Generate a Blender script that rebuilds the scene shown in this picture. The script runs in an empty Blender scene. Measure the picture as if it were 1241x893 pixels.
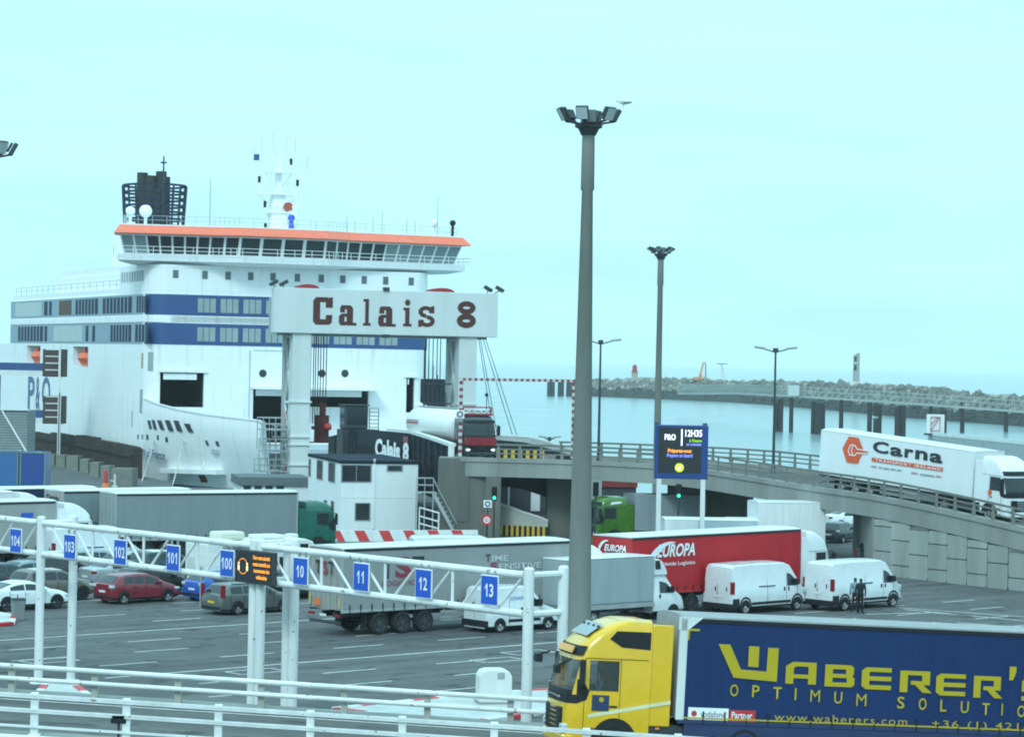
import bpy, bmesh, math, random
from mathutils import Vector as V, Matrix as MX
R_ = math.radians
random.seed(7)
SC = bpy.context.scene
COL = SC.collection
# ---------------------------------------------------------------- camera
F, E, CX, CY = 3200.0, 12.6, 620.5, 446.5
ROLL, PITCH = math.atan(.02), math.atan(10.5 / 3200)
_f = V((0, math.cos(PITCH), -math.sin(PITCH))); _u0 = V((0, math.sin(PITCH), math.cos(PITCH))); _r0 = V((1, 0, 0))
_R = _r0 * math.cos(ROLL) + _u0 * math.sin(ROLL); _U = _u0 * math.cos(ROLL) - _r0 * math.sin(ROLL)
cd = bpy.data.cameras.new('camera'); cam = bpy.data.objects.new('camera', cd); COL.objects.link(cam)
cd.sensor_fit = 'HORIZONTAL'; cd.sensor_width = 36; cd.lens = 36 * F / 1241
cd.clip_start = .5; cd.clip_end = 60000
cam.matrix_world = MX(((_R.x, _U.x, -_f.x, 0), (_R.y, _U.y, -_f.y, 0), (_R.z, _U.z, -_f.z, E), (0, 0, 0, 1)))
SC.camera = cam
# ---------------------------------------------------------------- sky, sun, exposure
SUN_EL, SUN_AZ = R_(42), R_(196)          # the sun stands behind the camera, a little to its left
w = bpy.data.worlds.new('World'); SC.world = w; w.use_nodes = True
nt = w.node_tree; nt.nodes.clear()
def N(tree, t, **k):
    n = tree.nodes.new(t)
    for a, b in k.items(): setattr(n, a, b)
    return n
out = N(nt, 'ShaderNodeOutputWorld'); bg = N(nt, 'ShaderNodeBackground'); bg.inputs[1].default_value = .1
sky = N(nt, 'ShaderNodeTexSky', sky_type='NISHITA', sun_disc=False, sun_elevation=SUN_EL, sun_rotation=SUN_AZ)
tc = N(nt, 'ShaderNodeTexCoord'); sep = N(nt, 'ShaderNodeSeparateXYZ'); nt.links.new(tc.outputs['Generated'], sep.inputs[0])
mp = N(nt, 'ShaderNodeMapping'); mp.inputs['Scale'].default_value = (3, 3, 26); nt.links.new(tc.outputs['Generated'], mp.inputs[0])
nz = N(nt, 'ShaderNodeTexNoise'); nz.inputs['Scale'].default_value = 2.2; nz.inputs['Detail'].default_value = 5; nt.links.new(mp.outputs[0], nz.inputs[0])
cl = N(nt, 'ShaderNodeMath', operation='MAXIMUM'); cl.inputs[1].default_value = 0; nt.links.new(sep.outputs[2], cl.inputs[0])
# a closed overcast: brighter overhead than at the horizon, with faint cloud
ml = N(nt, 'ShaderNodeMath', operation='MULTIPLY_ADD'); ml.inputs[1].default_value = .75; ml.inputs[2].default_value = 1.0; nt.links.new(cl.outputs[0], ml.inputs[0])
nr = N(nt, 'ShaderNodeMapRange'); nr.inputs[1].default_value = .3; nr.inputs[2].default_value = .7; nr.inputs[3].default_value = .93; nr.inputs[4].default_value = 1.07
nt.links.new(nz.outputs[0], nr.inputs[0])
m2 = N(nt, 'ShaderNodeMath', operation='MULTIPLY'); nt.links.new(ml.outputs[0], m2.inputs[0]); nt.links.new(nr.outputs[0], m2.inputs[1])
vm = N(nt, 'ShaderNodeVectorMath', operation='SCALE'); vm.inputs[0].default_value = (5.1, 9.5, 10.9); nt.links.new(m2.outputs[0], vm.inputs['Scale'])
mx = N(nt, 'ShaderNodeMix', data_type='RGBA'); mx.inputs[0].default_value = .96
nt.links.new(sky.outputs[0], mx.inputs[6]); nt.links.new(vm.outputs[0], mx.inputs[7])
nt.links.new(mx.outputs[2], bg.inputs[0]); nt.links.new(bg.outputs[0], out.inputs[0])
sd = bpy.data.lights.new('sun', 'SUN'); sun = bpy.data.objects.new('sun', sd); COL.objects.link(sun)
sd.energy = 1.55; sd.angle = R_(14); sd.color = (.77, .95, 1)
sun.rotation_euler = (R_(90) - SUN_EL, 0, -(SUN_AZ - R_(180)))
sv = SC.view_settings; sv.view_transform = 'Standard'; sv.look = 'None'; sv.exposure = .1; sv.gamma = 1
SC.render.engine = 'CYCLES'
SC.cycles.filter_width = 1.9; SC.cycles.volume_bounces = 1; SC.cycles.max_bounces = 8; SC.cycles.transparent_max_bounces = 8

# ---------------------------------------------------------------- pixels of the photograph to points in the world
def ray(px, py): return _f + _R * ((px - CX) / F) + _U * ((CY - py) / F)
def at(px, py, z=0.0):
    r = ray(px, py); t = (z - E) / r.z
    return V((r.x * t, r.y * t, z))
def atD(px, py, D):
    r = ray(px, py); t = D / r.y
    return V((r.x * t, D, E + r.z * t))
def zat(px, py, D): return atD(px, py, D).z

# ---------------------------------------------------------------- materials
_mats = {}
def mat(name, rgb, rough=.5, metal=0, var=.12, vscale=1.5, bump=0, bscale=20, streak=False, emit=0, spec=.5, coat=0):
    if name in _mats: return _mats[name]
    m = bpy.data.materials.new(name); m.use_nodes = True; t = m.node_tree; b = t.nodes['Principled BSDF']
    b.inputs['Base Color'].default_value = (*rgb, 1); b.inputs['Roughness'].default_value = rough; b.inputs['Metallic'].default_value = metal
    b.inputs['Specular IOR Level'].default_value = spec if rough < .55 else min(spec, .22); b.inputs['Coat Weight'].default_value = coat
    if emit:
        b.inputs['Emission Color'].default_value = (*rgb, 1); b.inputs['Emission Strength'].default_value = emit
    c = N(t, 'ShaderNodeTexCoord')
    if var:
        mpn = N(t, 'ShaderNodeMapping'); mpn.inputs['Scale'].default_value = (1, 1, .12) if streak else (1, 1, 1)
        t.links.new(c.outputs['Object'], mpn.inputs[0])
        n = N(t, 'ShaderNodeTexNoise'); n.inputs['Scale'].default_value = vscale; n.inputs['Detail'].default_value = 8; n.inputs['Roughness'].default_value = .65
        t.links.new(mpn.outputs[0], n.inputs[0])
        r = N(t, 'ShaderNodeMapRange'); r.inputs[1].default_value = .3; r.inputs[2].default_value = .7; r.inputs[3].default_value = 1 - var; r.inputs[4].default_value = 1 + var
        t.links.new(n.outputs[0], r.inputs[0])
        s = N(t, 'ShaderNodeVectorMath', operation='SCALE'); s.inputs[0].default_value = rgb
        t.links.new(r.outputs[0], s.inputs['Scale']); t.links.new(s.outputs[0], b.inputs['Base Color'])
        r2 = N(t, 'ShaderNodeMapRange'); r2.inputs[3].default_value = max(.02, rough - .08); r2.inputs[4].default_value = min(1, rough + .12)
        t.links.new(n.outputs[0], r2.inputs[0]); t.links.new(r2.outputs[0], b.inputs['Roughness'])
    if bump:
        n2 = N(t, 'ShaderNodeTexNoise'); n2.inputs['Scale'].default_value = bscale; n2.inputs['Detail'].default_value = 4
        t.links.new(c.outputs['Object'], n2.inputs[0])
        bp = N(t, 'ShaderNodeBump'); bp.inputs['Strength'].default_value = bump; bp.inputs['Distance'].default_value = .05
        t.links.new(n2.outputs[0], bp.inputs['Height']); t.links.new(bp.outputs[0], b.inputs['Normal'])
    _mats[name] = m
    return m
def wear(m, rgb, ang):
    """patches, oil spots and tyre-polished tracks of an old parking surface"""
    t = m.node_tree; b = t.nodes['Principled BSDF']; c = N(t, 'ShaderNodeTexCoord')
    def nz(scale, detail, lo, hi, a, z, mapping=None):
        n = N(t, 'ShaderNodeTexNoise'); n.inputs['Scale'].default_value = scale; n.inputs['Detail'].default_value = detail
        mp = N(t, 'ShaderNodeMapping'); mp.vector_type = 'TEXTURE'
        if mapping: mp.inputs['Rotation'].default_value = (0, 0, ang); mp.inputs['Scale'].default_value = mapping
        t.links.new(c.outputs['Object'], mp.inputs[0]); t.links.new(mp.outputs[0], n.inputs[0])
        r = N(t, 'ShaderNodeMapRange'); r.inputs[1].default_value = lo; r.inputs[2].default_value = hi; r.inputs[3].default_value = a; r.inputs[4].default_value = z; t.links.new(n.outputs[0], r.inputs[0]); return r
    rs = [nz(.07, 3, .35, .65, .86, 1.12), nz(.8, 4, .57, .68, 1, .52), nz(1, 3, .4, .62, .8, 1.08, (22, 1.1, 1)), nz(3, 8, .3, .7, .9, 1.1), nz(.35, 2, .62, .64, 1, .88)]
    p = rs[0]
    for q in rs[1:]:
        k = N(t, 'ShaderNodeMath', operation='MULTIPLY'); t.links.new(p.outputs[0], k.inputs[0]); t.links.new(q.outputs[0], k.inputs[1]); p = k
    s = N(t, 'ShaderNodeVectorMath', operation='SCALE'); s.inputs[0].default_value = rgb; t.links.new(p.outputs[0], s.inputs['Scale']); t.links.new(s.outputs[0], b.inputs['Base Color'])
def plates(m, rgb, w_, h_, dark=.9):
    """welded plate seams and faint run-off streaks on painted steel"""
    t = m.node_tree; b = t.nodes['Principled BSDF']; c = N(t, 'ShaderNodeTexCoord'); sp = N(t, 'ShaderNodeSeparateXYZ'); ad = N(t, 'ShaderNodeMath', operation='ADD'); cb = N(t, 'ShaderNodeCombineXYZ')
    t.links.new(c.outputs['Object'], sp.inputs[0]); t.links.new(sp.outputs[0], ad.inputs[0]); t.links.new(sp.outputs[1], ad.inputs[1]); t.links.new(ad.outputs[0], cb.inputs[0]); t.links.new(sp.outputs[2], cb.inputs[1])
    br = N(t, 'ShaderNodeTexBrick'); br.inputs['Scale'].default_value = 1; br.inputs['Brick Width'].default_value = w_; br.inputs['Row Height'].default_value = h_; br.inputs['Mortar Size'].default_value = .035
    br.inputs['Color1'].default_value = (*rgb, 1); br.inputs['Color2'].default_value = (*[v * .975 for v in rgb], 1); br.inputs['Mortar'].default_value = (*[v * dark for v in rgb], 1); t.links.new(cb.outputs[0], br.inputs[0])
    mp = N(t, 'ShaderNodeMapping'); mp.inputs['Scale'].default_value = (1.3, .1, 1); t.links.new(cb.outputs[0], mp.inputs[0])
    n = N(t, 'ShaderNodeTexNoise'); n.inputs['Scale'].default_value = 1.0; n.inputs['Detail'].default_value = 6; t.links.new(mp.outputs[0], n.inputs[0])
    r = N(t, 'ShaderNodeMapRange'); r.inputs[1].default_value = .55; r.inputs[2].default_value = .75; r.inputs[3].default_value = 0; r.inputs[4].default_value = .6; t.links.new(n.outputs[0], r.inputs[0])
    mx = N(t, 'ShaderNodeMix', data_type='RGBA'); mx.inputs[7].default_value = (rgb[0] * .75, rgb[1] * .66, rgb[2] * .55, 1); t.links.new(r.outputs[0], mx.inputs[0]); t.links.new(br.outputs[0], mx.inputs[6]); t.links.new(mx.outputs[2], b.inputs['Base Color'])
def chips(m, rgb, rust=(.2, .1, .05), scale=5, lo=.66, hi=.7):
    """small chips where rust shows through the paint"""
    t = m.node_tree; b = t.nodes['Principled BSDF']; src = b.inputs['Base Color'].links[0].from_socket
    c = N(t, 'ShaderNodeTexCoord'); n = N(t, 'ShaderNodeTexNoise'); n.inputs['Scale'].default_value = scale; n.inputs['Detail'].default_value = 5; t.links.new(c.outputs['Object'], n.inputs[0])
    r = N(t, 'ShaderNodeMapRange'); r.inputs[1].default_value = lo; r.inputs[2].default_value = hi; r.inputs[3].default_value = 0; r.inputs[4].default_value = .8; t.links.new(n.outputs[0], r.inputs[0])
    mx = N(t, 'ShaderNodeMix', data_type='RGBA'); mx.inputs[7].default_value = (*rust, 1); t.links.new(r.outputs[0], mx.inputs[0]); t.links.new(src, mx.inputs[6]); t.links.new(mx.outputs[2], b.inputs['Base Color'])
def fabric(name, rgb, rough=.55, folds=.7):
    """lorry curtain: faint vertical folds and dirt streaks"""
    if name in _mats: return _mats[name]
    m = mat(name, rgb, rough, var=.1, vscale=1.2, streak=True); t = m.node_tree; b = t.nodes['Principled BSDF']
    c = N(t, 'ShaderNodeTexCoord'); mpn = N(t, 'ShaderNodeMapping'); mpn.inputs['Scale'].default_value = (folds, 0, .06); t.links.new(c.outputs['Object'], mpn.inputs[0])
    n = N(t, 'ShaderNodeTexNoise'); n.inputs['Scale'].default_value = 2.5; n.inputs['Detail'].default_value = 2; t.links.new(mpn.outputs[0], n.inputs[0])
    bp = N(t, 'ShaderNodeBump'); bp.inputs['Strength'].default_value = .4; bp.inputs['Distance'].default_value = .15
    t.links.new(n.outputs[0], bp.inputs['Height']); t.links.new(bp.outputs[0], b.inputs['Normal'])
    return m
def glassy(name, alpha):
    m = mat(name, (.02, .03, .035), .06, var=0, spec=.6); t = m.node_tree; b = t.nodes['Principled BSDF']
    b.inputs['Alpha'].default_value = alpha; b.inputs['IOR'].default_value = 1.9
    return m
WHITE = mat('white_paint', (.74, .74, .74), .35, var=.1, vscale=2.5, streak=True, coat=.2)
RAILW = mat('rail_white', (.72, .72, .71), .4, var=.14, vscale=1.6, streak=True); chips(RAILW, None)
OFFW = mat('dirty_white_paint', (.66, .66, .64), .45, var=.12, streak=True)
SHIPW = mat('ship_white', (.84, .84, .84), .42, var=.05, vscale=.25, streak=True)
plates(SHIPW, (.84, .84, .84), 6.2, 2.4, .9)
SHIPG = mat('ship_panel_grey', (.42, .47, .5), .45, var=.06)
NAVY = mat('ship_navy', (.03, .075, .21), .4, var=.07, vscale=.3)
DKBLUE = mat('dark_blue_paint', (.02, .035, .1), .4)
BLACK = mat('black_plastic', (.018, .019, .022), .56, var=.1)
RUB = mat('tyre_rubber', (.025, .025, .025), .85, var=.25)
GLASS = mat('dark_glass', (.018, .024, .028), .07, var=0, spec=.6)
PALEGL = mat('curtained_glass', (.3, .34, .33), .12, var=.12, vscale=.6, spec=.6)
CLEAR = glassy('clear_glass', .45)
STEEL = mat('galvanised_steel', (.42, .43, .43), .45, metal=.5, var=.12)
DKSTEEL = mat('dark_steel', (.06, .065, .07), .55, metal=.3, var=.25)
ALU = mat('alloy_rim', (.5, .5, .5), .3, metal=.8, var=.1)
CONC = mat('concrete', (.265, .265, .245), .85, var=.22, vscale=.5, bump=.25, bscale=6, streak=True)
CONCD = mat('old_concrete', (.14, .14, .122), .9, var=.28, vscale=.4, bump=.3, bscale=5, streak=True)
ASPH = mat('worn_asphalt', (.116, .113, .113), .85, var=.16, vscale=.22, bump=.2, bscale=30)
wear(ASPH, (.116, .113, .113), R_(42.4)); ROADM = mat('road_asphalt', (.12, .118, .112), .85, var=.15, vscale=.3, bump=.2, bscale=30)
wear(ROADM, (.12, .118, .112), 0); PAINT = mat('road_paint', (.62, .62, .6), .7, var=.3, vscale=2.5)
RED = mat('signal_red', (.55, .03, .03), .45)
ORANGE = mat('ferry_orange', (.85, .17, .09), .5, var=.08)
SIGNB = mat('sign_blue', (.015, .09, .5), .4, var=.04)
WTXT = mat('white_lettering', (.82, .82, .82), .5, var=0)
BTXT = mat('black_lettering', (.02, .02, .022), .5, var=0)
BROWN = mat('brown_lettering', (.095, .03, .025), .6, var=.1)
TAIL = mat('tail_lamp_red', (.24, .008, .012), .2, var=.1)
AMBER = mat('amber_lens', (.8, .25, .02), .3)
LAMPG = mat('lamp_glass', (.5, .55, .55), .1, var=.1)
LIT = mat('lit_headlamp', (1, .95, .85), .3, var=0, emit=3)
GREENL = mat('green_signal', (.05, 1, .55), .3, var=0, emit=1.6)
REDL = mat('red_signal', (1, .05, .05), .3, var=0, emit=1.6)
TIMBER = mat('tarred_timber', (.05, .036, .028), .9, var=.35, vscale=.8, bump=.5, bscale=4, streak=True)
PILE = mat('weedy_pile', (.034, .03, .028), .9, var=.3, vscale=.6)
SKIN = mat('skin', (.5, .3, .22), .6, var=.05)
PLATEW = mat('plate_white', (.7, .7, .7), .4, var=.03)
PLATEY = mat('plate_yellow', (.75, .5, .03), .4, var=.03)
YELB = mat('hazard_yellow', (.7, .42, .02), .5)

# ---------------------------------------------------------------- mesh helpers
class MB:
    def __init__(s): s.v = []; s.f = []; s.mi = []; s.M = None; s.m = 0
    def add(s, vs, fs):
        o = len(s.v)
        for p in vs:
            p = V(p); s.v.append(s.M @ p if s.M else p)
        for f in fs: s.f.append([i + o for i in f]); s.mi.append(s.m)
        return s
    def box(s, x0, x1, y0, y1, z0, z1):
        return s.add([(x0, y0, z0), (x1, y0, z0), (x1, y1, z0), (x0, y1, z0), (x0, y0, z1), (x1, y0, z1), (x1, y1, z1), (x0, y1, z1)],
                     [(3, 2, 1, 0), (4, 5, 6, 7), (0, 1, 5, 4), (1, 2, 6, 5), (2, 3, 7, 6), (3, 0, 4, 7)])
    def bar(s, p, q, r, r2=None, n=8, cap=True):
        p, q = V(p), V(q); d = (q - p).normalized(); a = d.orthogonal().normalized(); b = d.cross(a)
        r2 = r if r2 is None else r2; vs = []
        for c, rr in ((p, r), (q, r2)):
            for i in range(n):
                t = 2 * math.pi * (i + .5) / n; vs.append(c + (a * math.cos(t) + b * math.sin(t)) * rr)
        fs = [(i, (i + 1) % n, n + (i + 1) % n, n + i) for i in range(n)]
        if cap: fs += [tuple(range(n - 1, -1, -1)), tuple(range(n, 2 * n))]
        return s.add(vs, fs)
    def beam(s, p, q, wd, ht, up=(0, 0, 1)):
        """rectangular beam from p to q"""
        p, q = V(p), V(q); d = (q - p).normalized(); sd_ = d.cross(V(up)).normalized(); u = sd_.cross(d)
        vs = [c + sd_ * a * wd / 2 + u * b * ht / 2 for c in (p, q) for a, b in ((-1, -1), (1, -1), (1, 1), (-1, 1))]
        return s.add(vs, [(3, 2, 1, 0), (4, 5, 6, 7), (0, 1, 5, 4), (1, 2, 6, 5), (2, 3, 7, 6), (3, 0, 4, 7)])
    def rings(s, rs, close=True, cap=True, skip=None):
        n = len(rs[0]); vs = [p for r in rs for p in r]; fs = []
        for k in range(len(rs) - 1):
            for i in range(n if close else n - 1):
                if skip and skip(k, i): continue
                j = (i + 1) % n; fs.append((k * n + i, k * n + j, (k + 1) * n + j, (k + 1) * n + i))
        if cap: fs += [tuple(range(n - 1, -1, -1)), tuple(range((len(rs) - 1) * n, len(rs) * n))]
        return s.add(vs, fs)
    def prism(s, poly, a, b, fn):
        """extrude a 2D polygon: fn(u, v, t) -> point, t in a..b"""
        return s.rings([[fn(u, v_, a) for u, v_ in poly], [fn(u, v_, b) for u, v_ in poly]])
    def ball(s, c, r, n=10, sz=1.0):
        rs = []
        for k in range(1, n):
            t = math.pi * k / n
            rs.append([V(c) + V((r * math.sin(t) * math.cos(a), r * math.sin(t) * math.sin(a), -r * sz * math.cos(t))) for a in [2 * math.pi * i / (2 * n) for i in range(2 * n)]])
        return s.rings(rs)
    def build(s, name, mats, parent=None, smooth=0, bevel=0, fix=True):
        me = bpy.data.meshes.new(name); me.from_pydata(s.v, [], s.f)
        if not isinstance(mats, (list, tuple)): mats = [mats]
        for m in mats: me.materials.append(m)
        for p, i in zip(me.polygons, s.mi): p.material_index = i
        if fix:
            bm = bmesh.new(); bm.from_mesh(me); bmesh.ops.recalc_face_normals(bm, faces=bm.faces); bm.to_mesh(me); bm.free()
        if smooth:
            me.shade_smooth(); me.set_sharp_from_angle(angle=R_(smooth))
        me.update()
        o = bpy.data.objects.new(name, me); COL.objects.link(o)
        if parent: o.parent = parent
        if bevel:
            b = o.modifiers.new('bevel', 'BEVEL'); b.width = bevel; b.segments = 2; b.limit_method = 'ANGLE'; b.angle_limit = R_(40)
        return o
def bx(name, m, parent, x0, x1, y0, y1, z0, z1, bevel=0, M=None):
    b = MB(); b.M = M; b.box(x0, x1, y0, y1, z0, z1); return b.build(name, m, parent, bevel=bevel)
def tag(o, label, cat, group=None, kind=None):
    if label: o['label'] = label
    if cat: o['category'] = cat
    if group: o['group'] = group
    if kind: o['kind'] = kind
    return o
def thing(name, label, cat, loc=(0, 0, 0), rz=0, group=None, rot=None):
    o = bpy.data.objects.new(name, None); COL.objects.link(o); o.location = loc
    o.rotation_euler = rot or (0, 0, rz)
    return tag(o, label, cat, group)
def struct(o): o['kind'] = 'structure'; return o
def kids(o): return [c for c in list(o.children)]
def dup(o, parent=None):
    c = o.copy(); COL.objects.link(c)
    if parent: c.parent = parent
    for k in kids(o): dup(k, c)
    return c
def text(s, parent, name, m, o, right, up, wd, ht, bold=0.0, shear=0.0, off=.012, space=1.0):
    """lettering fitted to wd x ht, lower left corner at o"""
    cu = bpy.data.curves.new('lettering', 'FONT'); cu.body = s; cu.offset = bold; cu.shear = shear; cu.resolution_u = 3; cu.space_character = space
    t = bpy.data.objects.new('lettering', cu); COL.objects.link(t)
    bpy.context.view_layer.update()
    me = bpy.data.meshes.new_from_object(t.evaluated_get(bpy.context.evaluated_depsgraph_get()))
    bpy.data.objects.remove(t); bpy.data.curves.remove(cu)
    xs = [v.co.x for v in me.vertices]; ys = [v.co.y for v in me.vertices]
    x0, y0 = min(xs), min(ys); kx = wd / (max(xs) - x0); ky = ht / (max(ys) - y0)
    right, up, o = V(right).normalized(), V(up).normalized(), V(o); n = right.cross(up)
    for v in me.vertices: v.co = o + right * (v.co.x - x0) * kx + up * (v.co.y - y0) * ky + n * off
    me.name = name; me.materials.clear(); me.materials.append(m)
    ob = bpy.data.objects.new(name, me); COL.objects.link(ob)
    if parent: ob.parent = parent
    return ob
def poly(name, m, parent, pts, off=0, n=None):
    b = MB(); b.add([V(p) + (V(n) * off if n else V()) for p in pts], [tuple(range(len(pts)))]); return b.build(name, m, parent, fix=False)
def carve(o, boxes, M=None):
    """cut real openings"""
    c = MB(); c.M = M
    for b in boxes: c.box(*b)
    k = c.build('cutter', []); k.parent = o.parent
    md = o.modifiers.new('cut', 'BOOLEAN'); md.object = k; md.operation = 'DIFFERENCE'; md.solver = 'EXACT'
    bpy.context.view_layer.update()
    me = bpy.data.meshes.new_from_object(o.evaluated_get(bpy.context.evaluated_depsgraph_get()))
    o.modifiers.clear(); o.data = me
    bpy.data.objects.remove(k)
def interp(pts, x):
    if x <= pts[0][0]: return pts[0][1]
    for (a, b), (c, d) in zip(pts, pts[1:]):
        if x <= c: return b + (d - b) * (x - a) / (c - a) if c > a else d
    return pts[-1][1]

# ---------------------------------------------------------------- wheels
_wh = {}
def wheel(parent, x, y, r, wd, rim=ALU, side=-1, name='wheel'):
    """tyre with its rim as a child; axle along y, outer face towards side*y"""
    key = (r, wd, rim.name, side)
    if key not in _wh:
        b = MB(); n = 20
        prof = [(r * .66, 0), (r * .72, side * .01), (r * .9, side * .02), (r, -side * .05), (r, -side * (wd - .05)), (r * .9, -side * wd), (r * .5, -side * wd)]
        b.rings([[(rr * math.cos(2 * math.pi * i / n), yy, rr * math.sin(2 * math.pi * i / n)) for i in range(n)] for rr, yy in prof], cap=False)
        t = b.build('tyre', RUB, smooth=35)
        c = MB()
        pr = [(r * .72, side * .008), (r * .67, -side * .03), (r * .3, -side * .045), (r * .26, side * .0), (r * .1, side * .01)]
        c.rings([[(rr * math.cos(2 * math.pi * i / n), yy, rr * math.sin(2 * math.pi * i / n)) for i in range(n)] for rr, yy in pr], cap=False)
        k = len(pr); c.f.append([4 * n + i for i in range(n)]); c.mi.append(0)
        c.m = 1
        for i in range(5):
            a = 2 * math.pi * i / 5
            for da in (.28, -.28) if False else (0,):
                p = V((r * .45 * math.cos(a), -side * .03, r * .45 * math.sin(a)))
                tn = V((-math.sin(a), 0, math.cos(a))); rd = V((math.cos(a), 0, math.sin(a)))
                c.add([p + tn * r * .07 - rd * r * .1, p + tn * r * .11 + rd * r * .1, p - tn * r * .11 + rd * r * .1, p - tn * r * .07 - rd * r * .1], [(0, 1, 2, 3)])
        for v in c.v[-20:]: v.y += side * .012
        m2 = c.build('rim', [rim, BLACK], smooth=35)
        _wh[key] = (t.data, m2.data); bpy.data.objects.remove(t); bpy.data.objects.remove(m2)
    a = bpy.data.objects.new(name, _wh[key][0]); b2 = bpy.data.objects.new('rim', _wh[key][1])
    COL.objects.link(a); COL.objects.link(b2); a.parent = parent; b2.parent = a; a.location = (x, y, r)
    return a
# ---------------------------------------------------------------- cars and vans: one shell lofted along x, panes cut to its surface
class Shell:
    """top/belt: side outline (x from the rear bumper), hw: half width, tum: how far the glasshouse leans in per metre"""
    def __init__(s, L, hw, top, belt, zb=.2, tum=.3, nose=.22, tail=.1):
        s.L, s.hw, s.top, s.belt, s.zb, s.tum, s.nose, s.tail = L, hw, top, belt, zb, tum, nose, tail
    def ring(s, x):
        L = s.L; zt = interp(s.top, x); zbelt = min(interp(s.belt, x), zt - .03)
        e = 1.0
        if x < .5: e -= s.tail / s.hw * (1 - x / .5) ** 2
        if x > L - .9: e -= s.nose / s.hw * ((x - L + .9) / .9) ** 2
        w_ = s.hw * e; wt = max(.45 * w_, w_ * .985 - max(0, zt - zbelt) * s.tum - .02)
        zb = s.zb + (.1 * max(0, (x - L + .5) / .5) if x > L - .5 else 0)
        md = zb + (zbelt - zb) * .45
        rd = min(.07, (zt - zbelt) * .4)
        h = [(0, zb), (w_ * .9, zb), (w_ * .985, zb + .1), (w_, md), (w_ * .985, zbelt - .02), (w_ * .975, zbelt), (wt, zt - rd), (wt - .06, zt - rd * .25), (wt * .6, zt + .012), (0, zt + .022)]
        return h
    def S(s, x, side, lo):
        """point on the flank: lo 0 at the belt, 1 at the roof edge"""
        h = s.ring(x); a, b = h[5], h[6]
        return V((x, side * (a[0] + (b[0] - a[0]) * lo), a[1] + (b[1] - a[1]) * lo))
    def T(s, x, fy):
        """point on the top surface, fy -1..1 of the flat width"""
        h = s.ring(x); a = (h[7][0]); y = fy * a
        z = interp([(0, h[9][1]), (h[8][0], h[8][1]), (h[7][0], h[7][1])], abs(y))
        return V((x, y, z))
    def build(s, parent, m, name='body', lower=None):
        xs = sorted(set([round(p[0], 3) for p in s.top] + [round(p[0], 3) for p in s.belt] + [.25, s.L - .25, s.L - .5, s.L - .1] + [s.L * i / 16 for i in range(17)]))
        xs = [x for x in xs if 0 <= x <= s.L]; xs = [x for i, x in enumerate(xs) if i == 0 or x - xs[i - 1] > .004]
        rs = []
        for x in xs:
            h = s.ring(x); rs.append([V((x, -y, z)) for y, z in h] + [V((x, y, z)) for y, z in h[-2:0:-1]])
        b = MB(); n = len(rs[0])
        for k in range(len(rs) - 1):
            pass
        b.rings(rs)
        if lower:
            for i, f in enumerate(b.f):
                zc = sum(b.v[j].z for j in f) / len(f)
                if zc < lower: b.mi[i] = 1
        return b.build(name, [m, BLACK], parent, smooth=32)
    def pane(s, parent, x0, x1, side, lo=.1, hi=.9, name='side_window', m=None, off=.012):
        b = MB(); n = 7; r1, r2 = [], []
        for i in range(n):
            x = x0 + (x1 - x0) * i / (n - 1)
            r1.append(s.S(x, side, lo) + V((0, side * off, 0))); r2.append(s.S(x, side, hi) + V((0, side * off, 0)))
        b.add(r1 + r2, [(i, i + 1, n + i + 1, n + i) for i in range(n - 1)])
        return b.build(name, m or GLASS, parent, smooth=60)
    def screen(s, parent, x0, x1, name='windscreen', m=None, fy=.93, off=.014):
        b = MB(); n, k = 7, 5; vs = []
        xa = [x0 + (x1 - x0) * j / (k - 1) for j in range(k)]
        for x in xa:
            d = (s.T(x + .01, 0) - s.T(x - .01, 0)); nn = V((-d.z, 0, d.x)).normalized()
            for i in range(n): vs.append(s.T(x, fy * (2 * i / (n - 1) - 1)) + nn * off)
        b.add(vs, [(j * n + i, j * n + i + 1, (j + 1) * n + i + 1, (j + 1) * n + i) for j in range(k - 1) for i in range(n - 1)])
        return b.build(name, m or GLASS, parent, smooth=60)

def lump(name, m, parent, c, sx, sy, sz, bevel=.02):
    b = MB(); b.box(c[0] - sx / 2, c[0] + sx / 2, c[1] - sy / 2, c[1] + sy / 2, c[2] - sz / 2, c[2] + sz / 2); return b.build(name, m, parent, bevel=bevel)

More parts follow.
